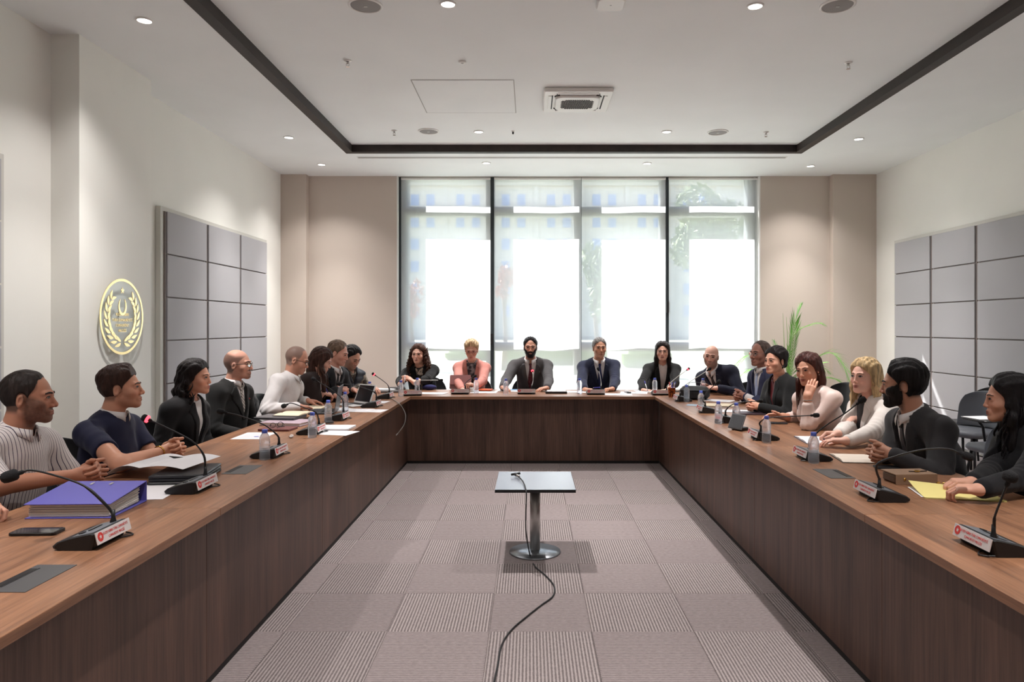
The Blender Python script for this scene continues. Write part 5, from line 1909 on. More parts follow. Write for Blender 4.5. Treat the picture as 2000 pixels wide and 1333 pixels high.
who('person in a dark suit and black tie, head turned away to the window', at(1762, 751, 4.0), (2.36, 3.98), yaw=150, pitch=-4, chest=-178, hair='short', top=.024, side=.011, vol=1.1, beard=1, stubble=.9, shaved=.85, hair_rgb=(26, 24, 25), skin=(172, 126, 104), build=1.06, size=1.06,
    R=R_, L=L_, outfit=dict(jacket=c_((50, 49, 51)), shirt=WHITE, collar=WHITE, tie=TIE_BK, vdepth=.38, button=True), **NEAR)
who('person all in black with gold bracelets, at the right edge of the photo', at(1968, 779, 3.5), (2.50, 3.42), fem=True, yaw=158, pitch=-3, chest=172, hair='long', len=.40, wave=.006, vol=1.1, spread=.02, fwd=.01, part=.0, sweep=.010, curl=.008, locks=70, hair_rgb=(26, 23, 25), skin=(198, 148, 126), bust=.9,
    L=hand(onz(1913, 957, .80), (-.86, .48, -.06), (.1, .1, -1), 'curl', band=[(.022, GOLD, .004), (.032, GOLD, .005), (.045, GOLD, .004)]), R=hand(onz(1898, 943, .785), (-.86, .1, 0), (0, 0, -1), 'curl'),
    outfit=dict(jacket=c_((27, 27, 30)), shirt=BLK2, vdepth=.2, vwidth=.045, lapel_w=.6), **NEAR)
# ================================================================== emblem on the left pilaster
def onwall(q): return Vector((q[2], q[0], q[1]))
EMY = 6.13; EMZ = CAMZ - (619 - CY) * EMY / F; ER = .327
em = empty('emblem', (-3.546, EMY, EMZ), 0, 'round gold laurel emblem with crescent and lettering on a clear disc on the left wall', 'emblem')
M_acr = bpy.data.materials.new('clear acrylic')
M_acr.use_nodes = True
N = M_acr.node_tree; N.nodes.clear()
o_ = N.nodes.new('ShaderNodeOutputMaterial'); mxs = N.nodes.new('ShaderNodeMixShader')
tr_ = N.nodes.new('ShaderNodeBsdfTransparent'); gl_ = N.nodes.new('ShaderNodeBsdfGlossy')
tr_.inputs[0].default_value = (0.96, 0.98, 0.985, 1); gl_.inputs['Roughness'].default_value = 0.12; mxs.inputs[0].default_value = .05
N.links.new(tr_.outputs[0], mxs.inputs[1]); N.links.new(gl_.outputs[0], mxs.inputs[2]); N.links.new(mxs.outputs[0], o_.inputs[0])
M_gold = mat('polished gold', srgb(238, 212, 158), .2, metal=1.0)
circ = lambda r, n=64, c=(0, 0): [(c[0] + r * math.cos(2 * PI * i / n), c[1] + r * math.sin(2 * PI * i / n)) for i in range(n)]
MB().prism(circ(ER), .028, .034, onwall).build('clear_disc', M_acr, em)
rg = MB()
n_ = 72
vs = []
for (r, z) in ((ER, .034), (ER, .038), (ER - .022, .038), (ER - .022, .034)):
    vs += [onwall((r * math.cos(2 * PI * i / n_), r * math.sin(2 * PI * i / n_), z)) for i in range(n_)]
fs = []
for l in range(4):
    for i in range(n_):
        j = (i + 1) % n_; a, b = l * n_, ((l + 1) % 4) * n_
        fs.append((a + i, a + j, b + j, b + i))
rg.add(vs, fs).build('gold_ring', M_gold, em)
def leaf_outline(c, ang, ln, wd):
    pts = []
    for t in np.linspace(0, 1, 7): pts.append((t * ln, -wd * math.sin(PI * t ** .8)))
    for t in np.linspace(1, 0, 7)[1:-1]: pts.append((t * ln, wd * .35 * math.sin(PI * t)))
    ca, sa = math.cos(ang), math.sin(ang)
    return [(c[0] + x * ca - y * sa, c[1] + x * sa + y * ca) for x, y in pts]
for s in (1, -1):
    for k in range(9):
        th = math.radians(-84 + k * 15.5)
        r0 = .215 + .0 * k
        c = (r0 * math.cos(th), r0 * math.sin(th) * 1.02)
        tang = th + PI / 2
        for side, da, ln in ((1, -.42, .085), (-1, .50, .080)):
            ol = leaf_outline((c[0] + .006 * side * math.cos(th), c[1] + .006 * side * math.sin(th)), tang + da, ln * (1.20 - .03 * k), .021)
            if side < 0:   # mirror the leaf so its belly faces inwards
                pass
            if s < 0: ol = [(-x, y) for x, y in ol][::-1]
            MB().prism(ol, .034, .0385, onwall).build('laurel_leaf', M_gold, em)
# crescent with its horns up, stars
cr_ = []
for a in np.linspace(math.radians(120), math.radians(420), 28): cr_.append((.062 * math.cos(a), .085 + .075 * math.sin(a)))
for a in np.linspace(math.radians(412), math.radians(128), 28): cr_.append((.043 * math.cos(a), .100 + .068 * math.sin(a)))
MB().prism(cr_, .034, .0385, onwall).build('crescent', M_gold, em)
def star(c, r): return [(c[0] + (r if i % 2 == 0 else r * .42) * math.cos(PI / 2 + i * PI / 5), c[1] + (r if i % 2 == 0 else r * .42) * math.sin(PI / 2 + i * PI / 5)) for i in range(10)]
MB().prism(star((0, .225), .030), .034, .0385, onwall).build('star', M_gold, em)
MB().prism(star((0, -.165), .016), .034, .0385, onwall).build('star', M_gold, em)
for tx, v in (('KUZEY KIBRIS', .018), ('TÜRK CUMHURİYETİ', -.030), ('CUMHURİYET', -.076), ('MECLİSİ', -.122)):
    me = text_mesh(tx, .034, 'CENTER', .002)
    for q in me.vertices:
        x, y, z = q.co
        q.co = onwall((x * .92, y + v, z + .036))
    link_mesh('lettering', me, M_gold, em)
for s in (1, -1):
    MB().lathe([(.006, 0), (.006, .041)], seg=12).build('standoff', M_chrome, em, smooth=True)
    o_ = em.children[-1]; o_.rotation_euler = (0, PI / 2, 0); o_.location = (0, s * (ER - .04), 0)

# ================================================================== chairs
M_leath = mat('black leatherette', srgb(38, 38, 40), .45, spec=.4, bump=(400, .08, (1, 1, 1)))
M_seatg = mat('grey chair shell', srgb(92, 95, 102), .5)
M_legm = mat('dark chair legs', srgb(40, 40, 42), .35, metal=.6)
def chair(shell_m, pad_m):
    """meeting chair facing +y, curved back behind"""
    t = empty('meeting_chair')
    MB().rbox((0, .02, .445), (.46, .45, .06), .09, None, seg=5, zr=.02).build('seat', pad_m, t, smooth=True)
    def shell(off, th, z0, z1, wd, seg=14, rows=10):
        vs, fs = [], []
        for layer in (0, 1):
            for j in range(rows + 1):
                v = j / rows
                z = z0 + (z1 - z0) * v
                ww = wd * (1 - .22 * max(0, v - .55) ** 2 / .2) 
                for i in range(seg + 1):
                    u = -1 + 2 * i / seg
                    r = 1.0
                    zz = z - .05 * (abs(u) ** 3) * (v > .5) * (v - .5) * 2
                    y = off - .055 * v + .10 * abs(u) ** 2.2 * .9 - layer * th
                    vs.append((u * ww / 2, y, zz))
        n = (rows + 1) * (seg + 1); w = seg + 1
        for j in range(rows):
            for i in range(seg):
                q = j * w + i
                fs.append((q, q + w, q + w + 1, q + 1)); fs.append((n + q, n + q + 1, n + q + w + 1, n + q + w))
        for j in range(rows):
            q = j * w; fs.append((q, n + q, n + q + w, q + w)); q = j * w + seg; fs.append((q, q + w, n + q + w, n + q))
        for i in range(seg):
            q = i; fs.append((q, q + 1, n + q + 1, n + q)); q = rows * w + i; fs.append((q, n + q, n + q + 1, q + 1))
        return MB().add(vs, fs)
    o = shell(-.205, .035, .48, .84, .47).build('backrest', pad_m, t, smooth=True)
    b = o.modifiers.new('b', 'BEVEL'); b.width = .008; b.segments = 2; b.limit_method = 'ANGLE'
    o = shell(-.242, .012, .44, .835, .48).build('back_shell', shell_m, t, smooth=True)
    for sx in (1, -1):
        for sy in (1, -1):
            MB().tube([(sx * .19, sy * .16 + .01, .42), (sx * .235, sy * .22 + .0, .004)], [.014, .011], 8).build('leg', M_legm, t, smooth=True)
        MB().tube([(sx * .15, -.10, .43), (sx * .17, -.245, .42), (sx * .16, -.275, .60)], .011, 6).build('back_bracket', M_legm, t, smooth=True)
    MB().b2((-.2, -.16, .405), (.2, .18, .42)).build('seat_frame', M_legm, t)
    return t
ch0 = chair(M_legm, M_leath)
chg = chair(M_seatg, M_seatg)
nch = 0
def put_chair(x, y, face, lab, grey=False, grp='chairs at the conference tables'):
    src = chg if grey else ch0
    o = src if not src.get('label') else copy_tree(src)
    o.location = (x, y, 0); o.rotation_euler = (0, 0, math.radians(face - 90))
    tag(o, lab, 'chair', grp)
    return o
seats = {1: 'black meeting chair under the person in the striped shirt', 2: 'black meeting chair behind the person in the navy polo shirt', 3: 'black meeting chair behind the person in the black blazer at the left table',
         4: 'black meeting chair under the person in the striped tie', 5: 'black meeting chair under the person in the white shirt', 6: 'black meeting chair under the person in the brown cardigan',
         7: 'black meeting chair under the person in charcoal and black tie', 8: 'black meeting chair under the person in the quilted vest', 9: 'black meeting chair under the person in the floral blouse', 10: 'black meeting chair behind the person in the pink blazer',
         11: 'black meeting chair under the person in the grey suit', 12: 'black meeting chair under the person in navy suit and blue tie', 13: 'black meeting chair under the person writing at the end table', 14: 'black meeting chair under the person leaning on the far right corner',
         15: 'black meeting chair under the person with rimless glasses', 16: 'black meeting chair under the person in the wine-red top', 17: 'blue-grey meeting chair behind the person in the pale pink blouse', 18: 'black meeting chair under the person in the white blazer',
         19: 'blue-grey meeting chair behind the person turned away', 20: 'black meeting chair under the person in black at the right edge'}
for i, lab in seats.items():
    d = PEOPLE[i][1]
    f_ = d.get('chest', d['yaw'])
    hx, hy = d['hips']
    q = dirv(f_)
    if i == 2: q2 = (hx - .08, hy + .06)
    elif i in (17, 19): q2 = (hx + .10, hy - .02 if i == 17 else hy - .12)
    else: q2 = (hx - q[0] * .04, hy - q[1] * .04)
    put_chair(q2[0], q2[1], 0 if i < 9 and i != 8 else (f_ if i in (8, 14) else (-90 if i < 14 else 180)), lab, i in (17, 19))
G2 = 'spare chairs along the right wall'
a1 = put_chair(4.35, 7.05, 200, 'grey spare chair by the right wall, above the dark-suited shoulder', True, G2)
a2 = put_chair(4.05, 6.05, 185, 'grey spare chair with a writing tablet, left of the right-edge person\'s face', True, G2)
a3 = put_chair(3.02, 4.72, 180, 'empty grey chair behind the person turned away, upper of two backs', True, G2)
put_chair(3.45, 8.15, 200, 'black spare chair behind the person in the white blazer, under the palm', False, G2)
put_chair(4.05, 8.3, 190, 'black spare chair near the end wall right of the palm', False, G2)
put_chair(4.75, 7.6, 185, 'black spare chair half hidden behind the grey one by the right wall', False, G2)
wt = MB().rbox((0, 0, 0), (.30, .26, .018), .04, None, seg=4)
o_ = wt.build('writing_tablet', M_black, a2, (-.02, .20, .70))
MB().tube([(.24, .0, .42), (.25, .02, .60), (.13, .17, .69)], .012, 8).build('tablet_arm', M_legm, a2, smooth=True)

# ================================================================== gooseneck microphones
M_mictop = mat('grey microphone top', srgb(104, 108, 114), .35)
M_label = mat('white label plate', srgb(214, 208, 208), .5)
M_red = mat('red print', srgb(208, 62, 58), .6)
M_foam = mat('black foam', srgb(26, 26, 28), .95, bump=(300, .5, (1, 1, 1)))
M_ring = mat('lit red ring', srgb(240, 40, 50), .4, emit=(1.0, .04, .06), estr=3.0)
txt1 = text_mesh('KUZEY KIBRIS TÜRK CUMHURİYETİ', .0122, 'CENTER', .0002)
txt2 = text_mesh('CUMHURİYET MECLİSİ', .0122, 'CENTER', .0002)
LT = Matrix.Rotation(math.radians(76), 3, 'X')     # plate leaning back
LC = Vector((0, -.0635, .0385))
for me_ in (txt1, txt2):
    dy = .0075 if me_ is txt1 else -.0085
    for q in me_.vertices:
        x, y, z = q.co
        q.co = LT @ Vector((x * .74 + .012, y + dy, z + .0022)) + LC
    me_.materials.append(M_red)
prof = [(-.046, 0), (.070, 0), (.086, .006), (.088, .014), (.074, .026), (.03, .040), (-.02, .052), (-.05, .058), (-.060, .056), (-.052, .02)]
def mic_base_mesh():
    mb = MB()
    n = len(prof)
    xs = [(-.0975, .86), (-.0935, .97), (-.088, 1.0), (.088, 1.0), (.0935, .97), (.0975, .86)]
    cy_, cz_ = .01, .024
    for x, s in xs:
        pass
    vs = [(x, cy_ + (y - cy_) * s, max(0, cz_ + (z - cz_) * s) if z > 0 else (0 if s == 1 else .001)) for x, s in xs for y, z in prof]
    fs = []
    for l in range(len(xs) - 1):
        for i in range(n):
            j = (i + 1) % n
            fs.append((l * n + i, l * n + j, (l + 1) * n + j, (l + 1) * n + i))
    fs.append(tuple(range(n))[::-1]); fs.append(tuple(range((len(xs) - 1) * n, len(xs) * n)))
    fs = [tuple(reversed(f)) for f in fs]
    mb.add(vs, fs)
    return mb.mesh('base')
mic_me = mic_base_mesh(); mic_me.materials.append(M_black)
t_ = MB()
t_.add([(-.085, -.046, .0585), (.085, -.046, .0585), (.085, .028, .0418), (-.085, .028, .0418), (-.085, -.046, .056), (.085, -.046, .056), (.085, .028, .039), (-.085, .028, .039)],
       [(0, 1, 2, 3), (0, 4, 5, 1), (1, 5, 6, 2), (2, 6, 7, 3), (3, 7, 4, 0)])
top_me = t_.mesh('top_plate'); top_me.materials.append(M_mictop)
sl_ = MB().box((0, .0, .0502), (.07, .008, .002), Matrix.Rotation(-.22, 3, 'X')).box((-.055, .01, .0478), (.02, .014, .003), Matrix.Rotation(-.22, 3, 'X'))
slot_me = sl_.mesh('key'); slot_me.materials.append(M_black)
lb_ = MB().box(LC, (.198, .041, .003), LT)
lab_me = lb_.mesh('label_plate'); lab_me.materials.append(M_label)
dsc = MB().prism(circ(.0155, 28), .0015, .0022, lambda q: LT @ (q + Vector((-.077, .002, 0))) + LC)
dsc_me = dsc.mesh('red_seal'); dsc_me.materials.append(M_red)
swl = MB().prism(star((-.077, .002), .008), .0022, .0026, lambda q: LT @ q + LC)
swl_me = swl.mesh('seal_star'); swl_me.materials.append(M_label)
cb_ = MB().tube(bez([(.03, -.03, .006), (.045, -.066, .004), (.075, -.086, .004), (.092, -.075, .004), (.10, -.050, .006)], 14), .0028, 6)
cab_me = cb_.mesh('cable'); cab_me.materials.append(M_black)
def microphone(lab, px, py, face, goose, head_dir, hr=.0125, hl=.045, lit=False, gY=None, dY=0.0, chrome=False, z=0.0):
    """px, py: centre of the label plate; face: degrees the plate turns from facing the camera; goose: pixels along the neck after its foot"""
    p = onz(px, py, TZ + LC.z)
    R_ = Matrix.Rotation(math.radians(face), 3, 'Z')
    o_ = p - R_ @ LC
    t = empty('microphone', (o_.x, o_.y, TZ + .0005 + z), math.radians(face), lab, 'microphone', 'gooseneck microphones on the tables')
    for nm, me in (('base', mic_me), ('top_plate', top_me), ('key', slot_me), ('cable', cab_me)):
        ob = bpy.data.objects.new(nm, me); COL.objects.link(ob); ob.parent = t
    lp = bpy.data.objects.new('label_plate', lab_me); COL.objects.link(lp); lp.parent = t
    for nm, me in (('red_seal', dsc_me), ('lettering', txt1), ('lettering', txt2), ('seal_star', swl_me)):
        ob = bpy.data.objects.new(nm, me); COL.objects.link(ob); ob.parent = lp
    foot = Vector((.058, -.028, .052))
    MB().lathe([(.0115, -.008), (.0105, .006), (.007, .02), (.0062, .045)], foot, 12).build('neck_socket', M_black, t, smooth=True)
    inv = R_.transposed()
    base = Vector(t.location)
    fw = R_ @ foot + base
    pts = [foot, foot + Vector((0, .002, .03))]
    n = len(goose)
    for i, (gx, gy) in enumerate(goose):
        Y = fw.y + dY * (i + 1) / n
        pts.append(inv @ (at(gx, gy, Y) - base))
    cv = bez(pts, 26)
    g = MB().tube(cv, [.0052 if i < len(cv) * .45 else .0036 for i in range(len(cv))], 8).build('gooseneck', M_steel if chrome else M_black, t, smooth=True)
    e = cv[-1]; dd = (cv[-1] - cv[-2]).normalized()
    q = dd.to_track_quat('Z', 'Y').to_matrix()
    MB().lathe([(.004, -.012), (.0075, -.006), (.0075, .006), (hr * .8, .009), (hr, .016), (hr, hl * .72), (hr * .86, hl * .9), (hr * .5, hl), (.0005, hl * 1.02)], e, 16, q).build('capsule', M_foam, t, smooth=True)
    if lit: MB().lathe([(hr * .86, .004), (hr * 1.03, .006), (hr * 1.03, .014), (hr * .86, .016)], e, 16, q).build('light_ring', M_ring, t, smooth=True)
    return t
L90, R90 = 90, -90
microphone('nearest left microphone, neck sweeping over the purple binder', 222, 1038, L90, [(205, 985), (165, 950), (110, 930), (62, 919), (40, 924)], None, .0205, .058, dY=-.06)
microphone('left microphone lit red, in front of the person in the navy polo', 405, 941, L90, [(398, 890), (375, 862), (330, 838), (292, 821)], None, .0165, .036, True, dY=-.06)
microphone('microphone beside a water bottle in front of the left table\'s black blazer', 550, 878, L90, [(541, 850), (515, 830), (470, 813), (440, 806)], None, .016, .045, dY=-.08)
microphone('microphone with drooping head in front of the person in the striped tie', 628, 836, L90, [(617, 806), (595, 797), (570, 788), (560, 791)], None, .016, .04, dY=-.10)
microphone('microphone with raised straight neck in front of the person in the white shirt', 676, 811, L90, [(668, 780), (645, 760), (618, 744)], None, .016, .045, dY=-.08)
microphone('microphone with level neck in front of the white laptop', 740, 787, L90, [(733, 768), (715, 760), (690, 753), (667, 750)], None, .016, .045, dY=-.1)
microphone('left corner microphone lit red, beside the hanging grey cable', 765, 771, L90, [(757, 752), (745, 742), (732, 733)], None, .015, .035, True, dY=-.08)
microphone('end table microphone lying low in front of the person in the floral blouse', 806, 767, 12, [(808, 750), (816, 744), (838, 743), (858, 743)], None, .015, .042, dY=.05, chrome=True)
microphone('end table microphone in front of the rose tablet', 898, 764, 0, [(907, 752), (914, 744), (925, 737)], None, .014, .04, dY=.12)
microphone('end table microphone lit red, in front of the person in the grey suit', 1028, 764, 0, [(1041, 745), (1041, 732), (1040, 726)], None, .014, .03, True, dY=.10, chrome=True)
microphone('end table microphone in front of the person in navy suit and blue tie', 1164, 765, 0, [(1174, 748), (1172, 734), (1169, 724)], None, .014, .035, dY=.10, chrome=True)
microphone('end table microphone lit red, behind the cup of pens', 1293, 766, 0, [(1309, 749), (1324, 736), (1342, 723)], None, .014, .035, True, dY=.05, chrome=True)
microphone('right corner microphone in front of the black bag', 1319, 776, R90, [(1327, 762), (1345, 748), (1382, 724)], None, .015, .04, dY=-.1, chrome=True)
microphone('microphone with upswept neck in front of the folder, right of the bag', 1366, 797, R90, [(1373, 782), (1382, 765), (1400, 749)], None, .015, .04, dY=-.06)
microphone('microphone with level neck in front of the person in the wine-red top', 1404, 815, R90, [(1419, 800), (1430, 791), (1450, 786), (1480, 784)], None, .0145, .04, dY=-.1)
microphone('microphone with long level neck in front of the person in the pink blouse', 1470, 846, R90, [(1484, 826), (1500, 817), (1540, 814), (1586, 812)], None, .015, .045, dY=-.12)
microphone('microphone raised towards the person in the white blazer', 1562, 883, R90, [(1590, 851), (1620, 827), (1650, 808), (1676, 788)], None, .0165, .048, dY=-.08)
microphone('right microphone with drooping neck in front of the taupe purse', 1689, 955, R90, [(1712, 910), (1745, 893), (1800, 879), (1850, 877), (1876, 886)], None, .017, .05, dY=-.1)
microphone('nearest right microphone standing upright at the lower right', 1898, 1050, R90, [(1943, 1010), (1956, 975), (1968, 945)], None, .022, .042, dY=-.03)

# ================================================================== water bottles
M_pet = mat('clear bottle with water', (.92, .95, 1.0, 1), .05, trans=1.0, ior=1.22, spec=.6)
N = M_pet.node_tree
t1_ = N.nodes.new('ShaderNodeBsdfTransparent'); t1_.inputs[0].default_value = (.93, .95, .98, 1)
x1_ = N.nodes.new('ShaderNodeMixShader'); x1_.inputs[0].default_value = .42
N.links.new(N.nodes['Principled BSDF'].outputs[0], x1_.inputs[1]); N.links.new(t1_.outputs[0], x1_.inputs[2])
t2_ = N.nodes.new('ShaderNodeBsdfTranslucent'); t2_.inputs[0].default_value = (.88, .92, 1.0, 1)
x2_ = N.nodes.new('ShaderNodeMixShader'); x2_.inputs[0].default_value = .14
N.links.new(x1_.outputs[0], x2_.inputs[1]); N.links.new(t2_.outputs[0], x2_.inputs[2])
N.links.new(x2_.outputs[0], N.nodes['Material Output'].inputs[0])
M_cap = mat('blue bottle cap', srgb(92, 112, 206), .4)
def bottle_proto():
    t = empty('water_bottle')
    pr = [(.004, .004), (.020, .0015), (.0275, .004), (.0288, .012), (.0288, .03)]
    for k in range(4):
        z = .034 + k * .012
        pr += [(.0288, z), (.0272, z + .003), (.0272, z + .005), (.0288, z + .008)]
    pr += [(.0270, .088), (.0285, .096), (.0288, .112), (.0270, .126), (.0215, .140), (.0150, .150), (.0118, .155), (.0115, .160)]
    MB().lathe(pr, seg=22).build('body', M_pet, t, smooth=True)
    MB().lathe([(.0146, .1545), (.0150, .157), (.0150, .1695), (.0138, .1715), (.001, .172)], seg=22).build('cap', M_cap, t, smooth=True)
    MB().lathe([(.0165, .1515), (.0165, .1535)], seg=22).build('neck_ring', M_cap, t, smooth=True)
    return t
bp = bottle_proto()
BOT = [(517, 897, 'water bottle in front of the third microphone on the left table'), (610, 856, 'water bottle beside the microphone with the drooping head'), (641, 825, 'water bottle beside the laptop edge on the left table'),
       (674, 804, 'water bottle behind the raised straight-necked microphone'), (722, 778, 'water bottle right of the white laptop'), (783, 772, 'water bottle at the left corner, left of the floral-bloused person\'s hands'),
       (815, 769, 'water bottle in front of the floral-bloused person\'s elbow'), (930, 769, 'water bottle right of the rose tablet'), (988, 771, 'water bottle by the right hand of the person in the grey suit'),
       (1132, 770, 'water bottle by the right hand of the person in navy suit and blue tie'), (1279, 769, 'opened water bottle in front of the person writing at the end table'), (1341, 785, 'water bottle in front of the black bag'),
       (1369, 801, 'water bottle behind the upswept microphone right of the bag'), (1403, 822, 'water bottle behind the label of the level-necked microphone'), (1438, 832, 'water bottle behind the grey tablet stand'),
       (1497, 865, 'water bottle in front of the person in the pink blouse'), (1589, 906, 'water bottle nearest the camera on the right table')]
for i, (px, py, lab) in enumerate(BOT):
    o = bp if i == 0 else copy_tree(bp)
    o.location = onz(px, py, TZ); o.location.z = TZ + .0005
    o.rotation_euler = (0, 0, i * 1.3)
    tag(o, lab, 'bottle', 'water bottles with blue caps')
# no bottle may stand on a microphone base: slide it towards the camera along its line of sight
for b_ in [q for q in bpy.data.objects if q.name.startswith('water_bottle')]:
    for _ in range(30):
        hit = False
        for m_ in [q for q in bpy.data.objects if q.name.split('.')[0] == 'microphone']:
            r_ = Matrix.Rotation(-m_.rotation_euler.z, 2) @ Vector((b_.location.x - m_.location.x, b_.location.y - m_.location.y))
            if abs(r_.x) < .130 and -.098 < r_.y < .120: hit = True
        if not hit: break
        k_ = (b_.location.y - .006) / b_.location.y
        b_.location.x *= k_; b_.location.y *= k_
# the bottle held at the far right corner
o = copy_tree(bp); o.location = at(1373, 772, 7.9); o.location.z = TZ + .0005; tag(o, 'water bottle held by the person leaning on the far right corner', 'bottle', 'water bottles with blue caps')

# ================================================================== papers, books, machines on the tables
M_paper = mat('white paper', srgb(228, 226, 228), .85, spec=.2)
M_cream = mat('cream paper', srgb(222, 208, 182), .85, spec=.2)
M_print = mat('grey print', srgb(190, 190, 195), .9)
def slab(name, lab, cat, px, py, w, h, th, rz, m, z=0.0, group=None, r=.004, dz=None):
    """flat thing lying with its middle at a pixel; w across, h along its own y"""
    p = onz(px, py, TZ + z)
    t = MB().rbox((0, 0, th / 2), (w, h, th), min(r, w * .2), None, seg=2, zr=min(.0008, th * .3)).build(name, m, None, (p.x, p.y, TZ + z + .0006))
    t.rotation_euler = (0, 0, math.radians(rz))
    return tag(t, lab, cat, group)
GP = 'loose sheets on the tables'
def sheet(lab, px, py, rz=0, z=0.0, w=.21, h=.297, n=1, m=None, lines=True, curl=0.0):
    p = onz(px, py, TZ + z)
    t = empty('paper_sheet' if n == 1 else 'paper_stack', (p.x, p.y, TZ + z + .0006), math.radians(rz), lab, 'paper', GP)
    for k in range(min(n, 5)):
        zz = .0012 * k * max(1, n / 5)
        mb = MB()
        nx = 8
        vs = []
        for j in (0, 1):
            for i in range(nx + 1):
                u = i / nx
                lift = curl * max(0, u - .5) ** 2 * 4
                for q in (0, 1):
                    vs.append(((u - .5) * w, (-.5 + q) * h, zz + lift + j * .0009 * max(1, n / 5)))
        b = 2 * (nx + 1)
        fs = []
        for i in range(nx):
            a = 2 * i
            fs += [(b + a, b + a + 2, b + a + 3, b + a + 1), (a, a + 1, a + 3, a + 2), (a, a + 2, b + a + 2, b + a), (a + 1, b + a + 1, b + a + 3, a + 3)]
        fs += [(0, b, b + 1, 1), (2 * nx, 2 * nx + 1, b + 2 * nx + 1, b + 2 * nx)]
        o = mb.add(vs, fs).build('sheet', m or M_paper, t)
        o.rotation_euler = (0, 0, (k * 37 % 11 - 5) * .006)
    if lines:
        mb = MB()
        top = .0012 * (min(n, 5) - 1) * max(1, n / 5) + .001 * max(1, n / 5)
        r_ = random.Random(px * 7 + py)
        for k in range(14):
            y = h * (.40 - .055 * k)
            mb.b2((-w * .38, y, top), (w * (.38 if r_.random() < .7 else r_.uniform(-.1, .3)) * (.45 if curl else 1), y + .0016, top + .0004))
        mb.build('print', M_print, t)
    return t
# --- left table
slab('phone', 'black phone lying face up at the lower left table edge', 'phone', 73, 1042, .162, .076, .010, 3, M_black, r=.012)
ph = bpy.data.objects['phone']
MB().rbox((0, 0, .0102), (.150, .068, .0012), .009, None, seg=3).build('screen', mat('dark screen glass', srgb(46, 44, 46), .08), ph)
MB().lathe([(.004, .0), (.004, .0012)], (.068, .02, .0105), 10).build('camera_dot', M_darkgrey, ph)
# purple lever arch binder
M_bind = mat('purple binder board', srgb(96, 92, 172), .5, bump=(300, .06, (1, 1, 1)))
bb = empty('ring_binder', (-1.80, 2.90, TZ + .0006), math.radians(2), 'thick purple ring binder lying in front of the nearest left microphone', 'binder')
MB().b2((-.165, -.135, 0), (.165, .14, .0035)).build('bottom_cover', M_bind, bb, bevel=.001)
MB().add([(-.165, -.140, .055), (.165, -.140, .055), (.165, .142, .084), (-.165, .142, .084), (-.165, -.140, .0585), (.165, -.140, .0585), (.165, .142, .0875), (-.165, .142, .0875)],
         [(3, 2, 1, 0), (4, 5, 6, 7), (0, 1, 5, 4), (1, 2, 6, 5), (2, 3, 7, 6), (3, 0, 4, 7)]).build('top_cover', M_bind, bb, bevel=.001)
MB().b2((-.165, .1385, 0), (.165, .142, .087)).build('spine', M_bind, bb, bevel=.001)
sh_ = MB()
for k in range(22):
    z = .006 + k * .0022
    d_ = random.uniform(-.004, .004)
    sh_.add([(-.150 + d_, -.125 + d_, z), (.152 + d_, -.125 + d_, z), (.152 + d_, .10, z * 1.30), (-.150 + d_, .10, z * 1.30), (-.150 + d_, -.125 + d_, z + .0019), (.152 + d_, -.125 + d_, z + .0019), (.152 + d_, .10, (z + .0019) * 1.30), (-.150 + d_, .10, (z + .0019) * 1.30)],
            [(3, 2, 1, 0), (4, 5, 6, 7), (0, 1, 5, 4), (1, 2, 6, 5), (2, 3, 7, 6), (3, 0, 4, 7)])
sh_.build('paper_block', mat('filed paper', srgb(222, 219, 216), .9), bb)['kind'] = 'stuff'
for x in (-.04, .04):
    MB().tube([(x, .06, .01), (x, .064, .045), (x, .082, .066), (x, .112, .060), (x, .118, .01)], .0022, 6).build('ring', M_chrome, bb, smooth=True)
    MB().box((x, .098, .0850), (.010, .026, .002), Matrix.Rotation(.103, 3, 'X')).build('ring_slot', M_chrome, bb)
sheet('white sheet sticking out from under the purple binder', 296, 962, 8, lines=False)
